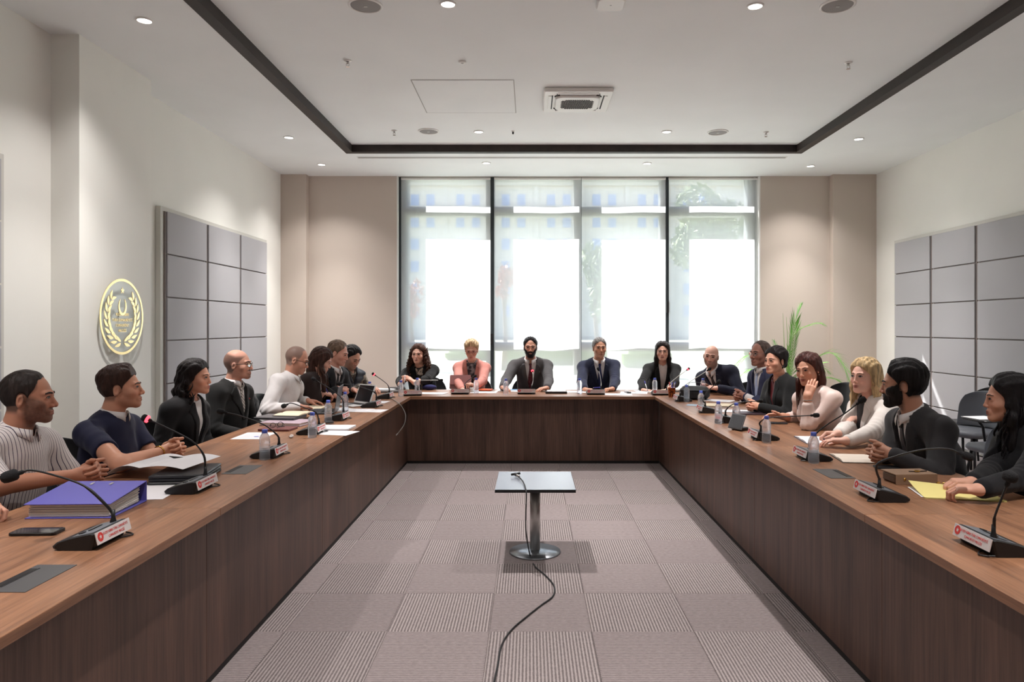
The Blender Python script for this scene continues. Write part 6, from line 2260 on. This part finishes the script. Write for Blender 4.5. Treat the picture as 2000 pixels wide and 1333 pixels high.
# black folders with a big curled document
fo = empty('black_folder', onz(362, 934, TZ) + Vector((0, 0, .0006)), math.radians(6), 'stack of black leather folders under a curled document', 'folder')
for k in range(3):
    MB().rbox((.004 * k, .006 * k, .007 + k * .014), (.245, .33 - .02 * k, .012), .02, Matrix.Rotation(.02 * k, 3, 'Z'), seg=3, zr=.004).build('cover', mat('black glossy leather', srgb(30, 30, 34), .3), fo)
    MB().b2((-.112, -.152, .002 + k * .014), (.121, .156, .012 + k * .014)).build('lining', mat('black lining', srgb(44, 44, 48), .7), fo)
dc = empty('document', onz(325, 926, TZ) + Vector((0, 0, .048)), math.radians(-4), 'large curled white document lying open on the black folders', 'document')
for kk, (w0, off) in enumerate(((.30, -.04), (.24, .14))):
    vs, fs = [], []
    n = 14
    for l in (0, 1):
        for i in range(n + 1):
            u = i / n
            if kk == 0: x = -.02 - u * .20; zc = .012 + .02 * math.sin(PI * u) - .036 * u ** 2 
            else: x = -.02 + u * .21; zc = .012 + .016 * math.sin(PI * u * .9)
            for q in (0, 1):
                vs.append((x + (.02 if q else -.02), (-.16 + .32 * q) * (1 - .10 * u), zc + l * .0008 - .012 * (1 - q) * u))
    b = 2 * (n + 1)
    for i in range(n):
        a = 2 * i
        fs += [(b + a, b + a + 1, b + a + 3, b + a + 2), (a, a + 2, a + 3, a + 1), (a, b + a, b + a + 2, a + 2), (a + 1, a + 3, b + a + 3, b + a + 1)]
    fs += [(0, 1, b + 1, b), (2 * n, b + 2 * n, b + 2 * n + 1, 2 * n + 1)]
    o_ = MB().add(vs, fs).build('page', M_paper, dc, smooth=False)
    mb = MB()
    if kk == 0:
        for k in range(12):
            mb_v = []
            u = .12 + .068 * k
            x = -.02 - u * .20; zc = .0138 + .02 * math.sin(PI * u) - .036 * u ** 2
            mb.add([(x - .012, -.10 * (1 - .1 * u), zc - .009 * u), (x + .016, .10 * (1 - .1 * u), zc - .002 * u), (x + .0145, .10 * (1 - .1 * u), zc - .002 * u), (x - .0135, -.10 * (1 - .1 * u), zc - .009 * u)], [(0, 1, 2, 3)])
        mb.build('print', M_print, dc)
slab('pen', 'black pen resting on the curled document by the navy polo person\'s wrist', 'pen', 347, 896, .012, .14, .008, 70, M_black, z=.062, r=.002)
sheet('white sheet with a blue mark in front of the left table\'s black blazer', 497, 852, 2)
MB().b2((-.014, -.006, 0), (.014, .006, .001)).build('blue_mark', mat('blue ink', srgb(60, 60, 190), .6), bpy.data.objects[[o.name for o in bpy.data.objects if o.name.startswith('paper_sheet')][-1]], (.03, -.05, .0022))
nb = slab('notebook', 'dark red notebook under folded black spectacles', 'notebook', 543, 840, .16, .23, .014, 85, mat('dark red cover', srgb(110, 62, 60), .5))
MB().b2((-.076, -.112, .002), (.082, .112, .012)).build('pages', M_paper, nb)
sg = empty('spectacles', onz(540, 836, TZ + .016) + Vector((0, 0, .003)), math.radians(60), 'folded black spectacles lying on the dark red notebook', 'spectacles')
for s in (1, -1):
    ring = [Vector((s * .033 + .024 * math.cos(a), 0, .018 + .017 * math.sin(a))) for a in np.linspace(0, 2 * PI, 17)]
    MB().tube(ring, .0022, 6).build('rim', M_black, sg, smooth=True)
    MB().tube([(s * .057, 0, .026), (s * .055, -.02, .012), (-s * .04, -.045 - .008 * s, .004)], .002, 6).build('temple', M_black, sg, smooth=True)
MB().tube([(-.009, 0, .024), (0, .002, .028), (.009, 0, .024)], .002, 6).build('bridge', M_black, sg)
fd = slab('file_folder', 'thick pale folder of papers under the dark closed laptop', 'folder', 562, 829, .25, .33, .006, 80, mat('mauve card', srgb(170, 150, 160), .7))
MB().b2((-.12, -.16, .006), (.12, .16, .022)).build('pages', M_paper, fd)
MB().b2((-.125, -.165, .022), (.125, .165, .024)).build('cover', mat('mauve card', srgb(170, 150, 160), .7), fd)
lp = slab('closed_laptop', 'dark closed laptop lying on the pale folder', 'laptop', 548, 817, .24, .33, .014, 82, M_darkgrey, z=.026, r=.01)
MB().b2((-.118, -.162, .0142), (.118, .162, .0165)).build('lid', mat('gunmetal lid', srgb(96, 90, 94), .35, metal=.5), lp)
def open_book(lab, px, py, rz, w=.30, h=.21, th=.012, z=0.0, cover=None, page=None, name='open_notebook'):
    p = onz(px, py, TZ + z)
    t = empty(name, (p.x, p.y, TZ + z + .0006), math.radians(rz), lab, 'notebook')
    MB().b2((-w / 2 - .004, -h / 2 - .004, 0), (w / 2 + .004, h / 2 + .004, .002)).build('cover', cover or M_black, t)
    for s in (1, -1):
        vs, fs = [], []
        n = 8
        for l in (0, 1):
            for i in range(n + 1):
                u = i / n
                zt = .002 if l == 0 else .002 + th * (.35 + .65 * math.sin(PI * min(1, u * 1.1 + .02)) ** .7) * (1 - .3 * u)
                for q in (0, 1):
                    vs.append((s * u * w / 2, (-.5 + q) * h, zt))
        b = 2 * (n + 1)
        for i in range(n):
            a = 2 * i
            f_ = [(b + a, b + a + 2, b + a + 3, b + a + 1), (a, a + 1, a + 3, a + 2), (a, a + 2, b + a + 2, b + a), (a + 1, b + a + 1, b + a + 3, a + 3)]
            fs += f_ if s > 0 else [tuple(reversed(k)) for k in f_]
        fs += [(0, b, b + 1, 1), (2 * n, 2 * n + 1, b + 2 * n + 1, b + 2 * n)]
        MB().add(vs, fs).build('page_block', page or M_paper, t)
    return t
open_book('cream open notebook lying on the dark closed laptop', 575, 809, 82, z=.044, page=M_cream, cover=M_darkgrey)
open_book('cream open notebook under the hands of the person in the white shirt', 618, 797, 80, .26, .2, page=M_cream)
sheet('stack of white papers behind the drooping microphone', 648, 838, 88, n=12)
sheet('single white sheet under the paper stack behind the drooping microphone', 652, 846, 78, lines=False)
slab('small_phone', 'small black phone on the paper stack behind a microphone', 'phone', 643, 826, .06, .115, .009, 20, M_black, z=.016, r=.008)
wr_ = MB()
wr_.sphere((0, 0, .010), (.018, .012, .009), 10, 6); wr_.v = [(x * (1 + .3 * math.sin(9 * x * 60 + y * 90)), y * (1 + .35 * math.cos(x * 200)), max(.0006, z * (1 + .4 * math.sin(x * 160 + y * 240)))) for x, y, z in wr_.v]
p_ = onz(568, 856, TZ)
tag(wr_.build('crumpled_wrapper', mat('clear foil', srgb(214, 206, 202), .25, metal=.3), None, (p_.x, p_.y, TZ)), 'crumpled pale wrapper between two left microphones', 'wrapper')
def laptop(lab, px, py, rz, body, lidm, ang=105, w=.32, d=.22):
    p = onz(px, py, TZ)
    t = empty('laptop', (p.x, p.y, TZ + .0006), math.radians(rz), lab, 'laptop')
    MB().rbox((0, 0, .008), (w, d, .016), .012, None, seg=3).build('base', body, t)
    k_ = MB()
    for i in range(12):
        for j in range(5):
            k_.b2((-w * .43 + i * w * .072, -.005 + j * .019 - .0, .016), (-w * .43 + i * w * .072 + w * .06, .010 + j * .019, .0175))
    k_.build('keyboard', M_black, t)['kind'] = 'stuff'
    MB().b2((-.045, -.09, .0158), (.045, -.03, .0166)).build('touchpad', M_darkgrey, t)
    R_ = Matrix.Rotation(math.radians(ang - 90), 3, 'X').transposed()
    sc_ = MB().box(R_ @ Vector((0, 0, d / 2)) + Vector((0, d / 2, .014)), (w, .007, d), R_)
    s_ = sc_.build('lid', lidm, t, bevel=.002)
    MB().box(R_ @ Vector((0, -.0045, d / 2 + .004)) + Vector((0, d / 2, .014)), (w - .026, .001, d - .03), R_).build('display', mat('dark screen glass'), s_)
    return t
laptop('open grey laptop seen edge-on in front of the person in the white shirt', 632, 806, -82, M_darkgrey, mat('grey laptop lid', srgb(112, 114, 118), .35, metal=.4), 100)
laptop('open white laptop with dark screen beside the person in the brown cardigan', 690, 793, -42, mat('white laptop', srgb(222, 222, 222), .4), mat('white laptop', srgb(222, 222, 222), .4), 112, .26, .19)
for px, py, rz, n, lab in ((672, 801, 60, 1, 'white sheet in front of the brown cardigan, under the bottle'), (694, 802, 88, 2, 'pair of white sheets in front of the level-necked microphone'), (720, 803, 84, 1, 'white sheet nearest the inner edge, below the white laptop'),
                          (700, 772, 82, 6, 'paper stack under the hands of the person in charcoal'), (728, 786, 86, 1, 'white sheet between the white laptop and the corner microphone'), (742, 764, 70, 1, 'curled white sheet in front of the person in the quilted vest')):
    sheet(lab, px, py, rz, n=n, curl=.02 if 'curled' in lab else 0)
slab('closed_laptop', 'grey closed laptop in the left corner behind the red-lit microphone', 'laptop', 752, 766, .33, .23, .018, 5, mat('grey laptop lid'), r=.012)
slab('notebook', 'black notebook under the floral-bloused person\'s elbow', 'notebook', 775, 760, .2, .26, .012, 12, M_black)
# grey cable hanging over the edge of the left table
hc_ = [onz(752, 777, TZ + .004), onz(766, 780, TZ + .004), Vector((-1.262, 6.85, TZ + .008))] + [at(a, b, 6.85) for a, b in ((786, 797), (792, 811), (790, 828), (781, 842), (777, 847))]
cbm = empty('cable', (hc_[0].x, hc_[0].y, TZ), 0, 'grey cable with a clear plug hanging over the left table edge', 'cable')
cv = bez([q - cbm.location for q in hc_], 40)
MB().tube(cv, .004, 8).build('cord', mat('grey cord', srgb(150, 148, 146), .4), cbm, smooth=True)
dd = (cv[-1] - cv[-3]).normalized()
MB().box(cv[-1] + dd * .012, (.012, .009, .026), dd.to_track_quat('Z', 'Y').to_matrix()).build('plug', mat('clear plug', srgb(190, 188, 186), .2), cbm, bevel=.002)

# --- end table
pc = onz(836, 764, TZ)
po = empty('pouch', (pc.x, pc.y + .12, TZ), .1, 'navy blue cloth pouch in front of the person in the floral blouse', 'pouch')
MB().sphere((0, 0, .032), (.085, .05, .032), 18, 10).build('body', c_((44, 46, 92), 'cotton'), po, smooth=True)
MB().tube([(-.07, 0, .048), (0, -.004, .066), (.07, 0, .048)], .003, 6).build('zip', M_darkgrey, po)
for px, py, rz, n, lab in ((845, 769, 80, 2, 'white sheets right of the navy pouch'), (994, 764, 75, 3, 'papers under the right hand of the person in the grey suit'), (1128, 766, 88, 1, 'white sheet under the bottle of the person in navy suit and blue tie'),
                          (1170, 763, 92, 2, 'papers under the pen of the person in navy suit and blue tie'), (1208, 771, 86, 1, 'large white sheet near the edge right of the end table microphone'), (1238, 768, 80, 2, 'white sheets between the two right-hand people of the end table'),
                          (1266, 765, 95, 2, 'white sheets under the hand writing at the end table'), (945, 767, 88, 2, 'white papers under the orange notebook')):
    sheet(lab, px, py, rz, n=n)
tb = empty('tablet', onz(897, 763, TZ) + Vector((0, .09, .0006)), 0, 'tablet in a rose cover propped up in front of the person in the pink blazer', 'tablet')
Rt_ = Matrix.Rotation(math.radians(-22), 3, 'X')
M_rose = mat('rose tablet cover', srgb(146, 98, 96), .4)
MB().rbox((0, 0, 0), (.25, .175, .008), .012, Rt_ @ Matrix.Rotation(PI / 2, 3, 'X'), seg=4).build('back_cover', M_rose, tb, (0, .02, .088))
MB().rbox((0, .006, 0), (.235, .16, .002), .01, None, seg=3).build('screen', mat('dark screen glass'), tb, (0, .0, 0))
o_ = tb.children[-1]; o_.location = (0, .0275, .0905); o_.rotation_euler = (PI / 2 - math.radians(22), 0, 0)
MB().b2((-.125, -.01, 0), (.125, .13, .006)).build('stand_flap', M_rose, tb)
MB().lathe([(.0005, 0), (.024, 0), (.022, .003), (.0005, .0035)], seg=24).build('dark_oval', M_black, tb)
o_ = tb.children[-1]; o_.location = (.008, -.001, .066); o_.rotation_euler = (PI / 2 + math.radians(-22), 0, 0); o_.scale = (1, .62, 1)
def cup(lab, px, py, m, r0, r1, h, rim=None):
    p = onz(px, py, TZ)
    t = empty('paper_cup', (p.x, p.y, TZ + .0005), 0, lab, 'cup')
    MB().lathe([(r0, 0), (r1, h), (r1 + .0015, h), (r1 + .0015, h + .002), (r1 - .002, h + .001), (r0 - .002, .004), (.0005, .004)], seg=28, cap=False).lathe([(.0005, .0), (r0, 0)], seg=28, cap=False).build('wall', m, t, smooth=True)
    return t
cw_ = cup('small white cup beside the rose tablet', 922, 767, M_white, .022, .028, .05)
MB().lathe([(.0005, .042), (.0265, .042)], seg=24, cap=False).build('drink', mat('tea', srgb(120, 70, 40), .1), cw_)
on_ = slab('notebook', 'orange notebook on white papers beside the person in the pink blazer', 'notebook', 945, 763, .13, .19, .014, 82, mat('orange cover', srgb(226, 98, 52), .5), z=.004)
MB().b2((-.061, -.092, .002), (.067, .092, .012)).build('pages', M_paper, on_)
fk = slab('file_folder', 'black folder topped with white paper beside the person in the grey suit', 'folder', 1086, 768, .24, .2, .02, 0, M_black)
MB().b2((-.10, -.09, .02), (.11, .095, .026)).build('pages', M_paper, fk)
slab('blue_card', 'light blue card by the right hand of the person in the grey suit', 'card', 1007, 762, .12, .08, .003, 10, mat('light blue card', srgb(120, 170, 214), .6), z=.005)
def pen(lab, p, q, m, tipm=None):
    p, q = Vector(p), Vector(q)
    t = empty('pen', tuple(p), 0, lab, 'pen')
    d_ = q - p
    u_ = d_.normalized()
    MB().tube([(0, 0, 0), u_ * .008], [.001, .0035], 8).build('tip', tipm or M_steel, t)
    MB().tube([u_ * .008, d_ * .72], .0042, 8).build('barrel', m, t, smooth=True)
    MB().tube([d_ * .72, d_], .0046, 8).build('cap', tipm or m, t, smooth=True)
    return t
M_penb = mat('blue pen plastic', srgb(70, 66, 190), .4); M_penw = mat('white pen plastic', srgb(226, 226, 232), .4); M_penr = mat('red pen plastic', srgb(206, 48, 44), .4)
pen('purple-blue pen held over papers by the person in navy suit and blue tie', at(1158, 758, 8.0), at(1174, 757, 8.02), M_penb)
pen('white and blue pen in the hand of the person writing at the end table', at(1265, 764, 8.02), at(1259, 745, 8.1), M_penw, M_penb)
pen('white pen held upright by the person in the floral blouse', at(790, 750, 8.1), at(791, 733, 8.14), M_penw)
pen('blue pen in the hand of the person in the brown cardigan', at(641, 770, 6.98), at(634, 752, 6.9), M_penb)
eb = empty('earbuds', onz(1225, 769, TZ) + Vector((0, 0, .0006)), 0, 'small black and white gadget with a crumpled tissue on the end table', 'gadget')
MB().sphere((0, .05, .016), (.03, .02, .016), 12, 8).build('tissue', M_paper, eb)
MB().rbox((.02, .0, .008), (.05, .035, .016), .01, None).build('case', M_black, eb)
# patterned cup of pens
cp_ = cup('brown leopard-print paper cup full of pens at the right corner', 1312, 776, blotch('leopard print', srgb(190, 104, 52), srgb(84, 46, 30), 70, .48, .54), .031, .041, .098)
cpp = Vector(cp_.location)
for k, (dx, dy, h, m, lab) in enumerate(((-.018, .0, .07, M_penr, 'red pen in the leopard-print cup'), (.006, .012, .062, M_penb, 'blue pen in the middle of the leopard-print cup'), (.020, -.004, .06, M_penw, 'white pen in the leopard-print cup'),
                                      (-.006, -.010, .055, M_penw, 'second white pen in the leopard-print cup, near its front rim'), (.026, .006, .07, M_penb, 'blue pen leaning right in the leopard-print cup'))):
    pen(lab, cpp + Vector((dx * .5, dy * .5, .012)), cpp + Vector((dx * 1.5, dy * 1.5, .105 + h * .75)), m)
slab('phone', 'black phone lying right of the leopard-print cup', 'phone', 1325, 766, .07, .14, .009, 80, M_black, r=.01)

# --- right table
bgx = empty('bag', (onz(1362, 784, TZ).x + .02, 7.32, TZ + .0006), math.radians(-18), 'black soft bag standing at the right corner of the tables', 'bag')
M_bag = mat('black nylon', srgb(34, 35, 38), .6, bump=(160, .2, (1, 1, 1)))
MB().rbox((0, 0, .065), (.30, .15, .13), .05, None, seg=6, zr=.035).build('body', M_bag, bgx, smooth=False)
MB().rbox((0, -.078, .05), (.22, .02, .08), .02, None, seg=4, zr=.008).build('front_pocket', M_bag, bgx)
MB().tube([(-.13, 0, .125), (-.06, 0, .134), (.06, 0, .134), (.13, 0, .125)], .004, 6).build('zip', mat('grey zip', srgb(140, 140, 144), .4), bgx)
MB().tube(bez([(-.07, .03, .125), (-.05, .035, .165), (.05, .035, .165), (.07, .03, .125)], 14), .007, 8, flat=.5).build('handle', M_bag, bgx)
slab('blue_card', 'pale blue card lying beside the right corner microphone', 'card', 1352, 792, .10, .12, .002, -20, mat('pale blue card', srgb(150, 176, 196), .6))
slab('phone', 'black phone between the bag and the rimless-glasses person\'s hands', 'phone', 1361, 781, .075, .15, .009, 70, M_black, r=.01)
sheet('white sheet in front of the person in the light blue tie', 1402, 783, 60)
cf_ = slab('file_folder', 'cream folder with dark edge in front of the person with rimless glasses', 'folder', 1407, 793, .24, .32, .004, 80, mat('dark folder edge', srgb(66, 50, 46), .6))
MB().b2((-.115, -.155, .004), (.115, .155, .010)).build('pages', M_cream, cf_)
sheet('white sheets in front of the person in the wine-red top', 1432, 804, 75, n=3)
nb_ = slab('notebook', 'dark plum notebook under the forearm of the person in the wine-red top', 'notebook', 1464, 809, .17, .24, .012, 85, mat('plum cover', srgb(62, 46, 56), .5))
ts = empty('tablet_stand', onz(1437, 841, TZ) + Vector((0, 0, .0006)), math.radians(-62), 'small grey tablet leaning on a black stand on the right table', 'tablet stand')
MB().rbox((.0, .04, .012), (.10, .08, .024), .01, None).build('foot', M_black, ts)
R2_ = Matrix.Rotation(math.radians(-24), 3, 'X')
MB().box((0, .012, .062), (.135, .008, .115), R2_).build('panel', mat('grey panel', srgb(112, 114, 118), .4), ts, bevel=.002)
MB().box((0, .006, .062), (.12, .002, .10), R2_).build('screen', mat('grey screen', srgb(84, 86, 90), .25), ts)
slab('phone', 'dark phone by the outstretched hand of the person in the pink blouse', 'phone', 1517, 828, .075, .15, .009, 84, M_darkgrey, r=.01)
open_book('open white notebook with navy cover in front of the person in the white blazer', 1596, 861, 84, .30, .21, cover=mat('navy cover', srgb(44, 54, 84), .5))
slab('diary', 'dark blue diary lying on the open notebook by the white-blazered person\'s hand', 'notebook', 1630, 859, .10, .16, .012, 80, mat('navy cover'), z=.017)
open_book('open cream notebook under the hands of the person turned away', 1668, 897, 82, .26, .19, page=mat('ivory paper', srgb(226, 214, 200), .85))
slab('phone', 'dark phone under the sleeve of the person turned away', 'phone', 1738, 915, .075, .15, .009, 80, M_darkgrey, r=.01)
M_taupe = mat('taupe leather', srgb(142, 114, 92), .5, bump=(300, .1, (1, 1, 1)))
pu = empty('purse', onz(1781, 944, TZ) + Vector((0, .03, .0006)), math.radians(4), 'taupe leather purse with gold clasp lying on the right table', 'purse')
MB().rbox((0, 0, .022), (.20, .125, .044), .02, None, seg=4, zr=.008).build('body', mat('dark taupe gusset', srgb(96, 76, 62), .5), pu)
MB().add([(-.102, -.066, .043), (.102, -.066, .043), (.102, .066, .043), (-.102, .066, .043), (-.102, -.066, .049), (.102, -.066, .049), (.102, .066, .049), (-.102, .066, .049)],
         [(3, 2, 1, 0), (4, 5, 6, 7), (0, 1, 5, 4), (1, 2, 6, 5), (2, 3, 7, 6), (3, 0, 4, 7)]).build('flap', M_taupe, pu, bevel=.002)
MB().b2((-.102, -.0665, .0), (.102, -.0625, .046)).build('front_side', M_taupe, pu)
MB().tube([(-.005, -.01, .051), (.03, -.02, .052), (.085, -.008, .051)], .003, 6).build('strap', mat('dark strap', srgb(58, 44, 36), .5), pu)
MB().rbox((.03, -.019, .054), (.026, .018, .006), .005, None).build('clasp', GOLD, pu)
MB().sphere((-.06, -.068, .026), (.007, .004, .007), 10, 6).build('stud', GOLD, pu)
kc = empty('key_chain', onz(1836, 947, TZ) + Vector((0, 0, .0006)), 0, 'small heap of chain links beside the taupe purse', 'chain')
for k in range(9):
    a = k * .7
    MB().tube([Vector((.018 * math.cos(k * 2.1) + .008 * math.cos(t), .012 * math.sin(k * 1.7) + .008 * math.sin(t), .004 + .002 * (k % 3) + .003 * math.sin(t + k))) for t in np.linspace(0, 2 * PI, 11)], .0016, 5).build('chain_link', GOLD, kc)
# yellow folder, opened a little
M_yel = mat('yellow card', srgb(232, 218, 140), .7)
yf = empty('yellow_folder', onz(1866, 966, TZ) + Vector((0, 0, .0006)), math.radians(78), 'pale yellow card folder gaping open under the right-edge person\'s hand', 'folder')
MB().b2((-.115, -.16, 0), (.115, .16, .0016)).build('lower_leaf', M_yel, yf)
vs, fs = [], []
n = 10
for l in (0, 1):
    for i in range(n + 1):
        u = i / n
        for q in (0, 1):
            vs.append((-.115 + .23 * u, -.16 + .32 * q, .003 + (.026 * u ** 1.6) * q + .0014 * l))
b = 2 * (n + 1)
for i in range(n):
    a = 2 * i
    fs += [(b + a, b + a + 2, b + a + 3, b + a + 1), (a, a + 1, a + 3, a + 2), (a, a + 2, b + a + 2, b + a), (a + 1, b + a + 1, b + a + 3, a + 3)]
fs += [(0, b, b + 1, 1), (2 * n, 2 * n + 1, b + 2 * n + 1, b + 2 * n)]
MB().add(vs, fs).build('upper_leaf', M_yel, yf)
MB().b2((-.10, .02, .0018), (.10, .168, .0028)).build('inner_sheet', M_paper, yf)
p_ = Vector(a2.location)
t_ = MB().b2((-.105, -.1, 0), (.105, .12, .004)).build('paper_sheet', M_paper, None, (p_.x - .20, p_.y + .0, .7095)); t_.rotation_euler = (0, 0, 1.7)
tag(t_, 'white papers on the writing tablet of the spare chair', 'paper', GP)
# cable ports
grommet(None, *onz(62, 1130, TZ).xy, 0, 'flush grey cable port at the lower left corner of the photo')
grommet(None, *onz(474, 918, TZ).xy, 0, 'flush grey cable port beside the red-lit left microphone')
grommet(None, *onz(1628, 926, TZ).xy, PI, 'flush grey cable port on the right table beyond the purse')

# ================================================================== microphone cable on the pedestal table and floor
cl = [at(1012, 937, 4.73), at(1022, 948, 4.58), Vector((at(1027, 958, 4.42).x, 4.405, PTZ + .004)), at(1028, 970, 4.36), at(1027, 1010, 4.36), at(1028, 1045, 4.38)]
cl[0].z = PTZ + .018; cl[1].z = PTZ + .012
cl += [onz(a, b, .006) for a, b in ((1036, 1088), (1046, 1108), (1066, 1125), (1082, 1145), (1080, 1165), (1058, 1182), (1030, 1204), (1000, 1230), (980, 1260), (972, 1300), (963, 1345), (960, 1400))]
mc = empty('microphone_cable', tuple(cl[0]), 0, 'black cable with a small connector running from the pedestal table across the carpet', 'cable')
cv = bez([q - cl[0] for q in cl], 90)
MB().tube(cv, .0042, 8).build('cord', mat('black rubber', srgb(30, 30, 32), .5), mc, smooth=True)
dd = Vector((-.35, 1, 0)).normalized(); q_ = dd.to_track_quat('Z', 'Y').to_matrix()
MB().lathe([(.005, -.02), (.009, -.012), (.0095, .02), (.008, .03)], (0, 0, 0), 14, q_).build('plug', M_chrome, mc, smooth=True)
MB().lathe([(.0085, .03), (.0105, .033), (.0105, .065), (.006, .075)], (0, 0, 0), 14, q_).build('clip_body', M_black, mc, smooth=True)
MB().tube([dd * .05 + Vector((-.03, .0, 0)), dd * .055 + Vector((.03, .02, .004))], .008, 8).build('clip_arm', M_black, mc, smooth=True)

# ================================================================== palm by the end wall
PLY = 9.85
pb = at(1548, 800, PLY)
pm = empty('potted_palm', (pb.x, PLY, 0), 0, 'green potted palm with feathery fronds in the right corner by the window', 'plant')
P0 = Vector((pb.x, PLY, 0))
MB().lathe([(.13, 0), (.17, .02), (.20, .36), (.205, .38), (.185, .38), (.18, .34), (.001, .34)], seg=28, cap=False).build('pot', mat('grey planter', srgb(70, 70, 72), .5), pm, smooth=True)
MB().lathe([(.001, .345), (.18, .342)], seg=24, cap=False).build('soil', mat('soil', srgb(60, 44, 34), .95), pm)
M_frond = mat('palm green', srgb(104, 160, 70), .45, noise=(6, .25, (1, 1, 1)))
M_frondd = mat('palm stem', srgb(134, 168, 96), .5)
def frond(pts, ln, n=26, droop=.5, seed=1, w=.0065, fold=.9):
    r_ = random.Random(seed)
    cv = bez([Vector(q) - P0 for q in pts], 40)
    m = len(cv)
    mb = MB(); mb.tube(cv, [.008 * (1 - .8 * i / m) + .0012 for i in range(m)], 6, mi=1)
    for k in range(n):
        t = .28 + .72 * k / (n - 1)
        i = min(m - 2, int(t * (m - 1)))
        p = cv[i]; tg = (cv[i + 1] - cv[i]).normalized()
        sidev = tg.cross(Vector((0, 0, 1)))
        sidev = sidev.normalized() if sidev.length > .2 else Vector((1, 0, 0))
        nrm = sidev.cross(tg).normalized()
        for s in (1, -1):
            l_ = ln * math.sin(PI * (.18 + .74 * (k / (n - 1)))) ** .8 * r_.uniform(.85, 1.1)
            d0 = (tg * fold + sidev * s * (1.25 - fold * .5) + nrm * r_.uniform(-.1, .25)).normalized()
            a = p; b = p + d0 * l_ * .5; c = p + d0 * l_ + Vector((0, 0, -droop * l_ * .35))
            wv = d0.cross(nrm).normalized() * w
            nv = nrm * .0006
            vs = [a - wv * .3, a + wv * .3, b + wv - Vector((0, 0, droop * l_ * .08)), b - wv - Vector((0, 0, droop * l_ * .08)), c]
            vs += [q + nv for q in vs]
            mb.add(vs, [(3, 2, 1, 0), (4, 2, 3), (5, 6, 7, 8), (8, 7, 9), (0, 1, 6, 5), (1, 2, 7, 6), (2, 4, 9, 7), (4, 3, 8, 9), (3, 0, 5, 8)], 0)
    return mb.build('frond', [M_frond, M_frondd], pm)
def fp(*pp): return [P0 + Vector((0, 0, .36))] + [at(a, b, PLY + dy) for a, b, dy in pp]
frond(fp((1542, 740, 0), (1548, 680, 0), (1553, 630, 0), (1564, 598, 0)), .26, 30, .1, 1, fold=1.5)
frond(fp((1540, 735, 0), (1538, 690, -.05), (1555, 650, -.1), (1590, 632, -.15), (1608, 634, -.2)), .20, 30, .6, 2, fold=1.1)
frond(fp((1535, 745, 0), (1515, 700, .1), (1480, 690, .1), (1450, 700, .1), (1430, 722, .1)), .26, 28, .6, 3)
frond(fp((1535, 760, 0), (1500, 735, -.15), (1465, 722, -.2), (1436, 745, -.2)), .24, 26, .6, 4)
frond(fp((1560, 745, -.1), (1595, 700, -.2), (1625, 690, -.3), (1650, 720, -.4), (1664, 765, -.45)), .30, 30, .6, 5)
frond(fp((1565, 760, -.1), (1600, 740, -.2), (1640, 745, -.3), (1668, 790, -.35)), .26, 26, .6, 6)
frond(fp((1545, 740, 0), (1530, 700, .1), (1518, 680, .1), (1512, 668, .1)), .16, 18, .2, 7, fold=1.3)
frond(fp((1555, 750, 0), (1580, 720, .05), (1598, 712, .1), (1622, 730, .1)), .24, 22, .5, 8)
frond(fp((1550, 770, -.2), (1545, 735, -.3), (1560, 715, -.35), (1580, 735, -.4)), .2, 20, .5, 9)
for a in (1529, 1536):
    MB().tube([P0 * 0 + Vector((0, 0, .36)), at(a + 4, 700, PLY) - P0, at(a, 612 + (a - 1529), PLY) - P0], [.006, .006, .002], 6).build('spear', M_frondd, pm)
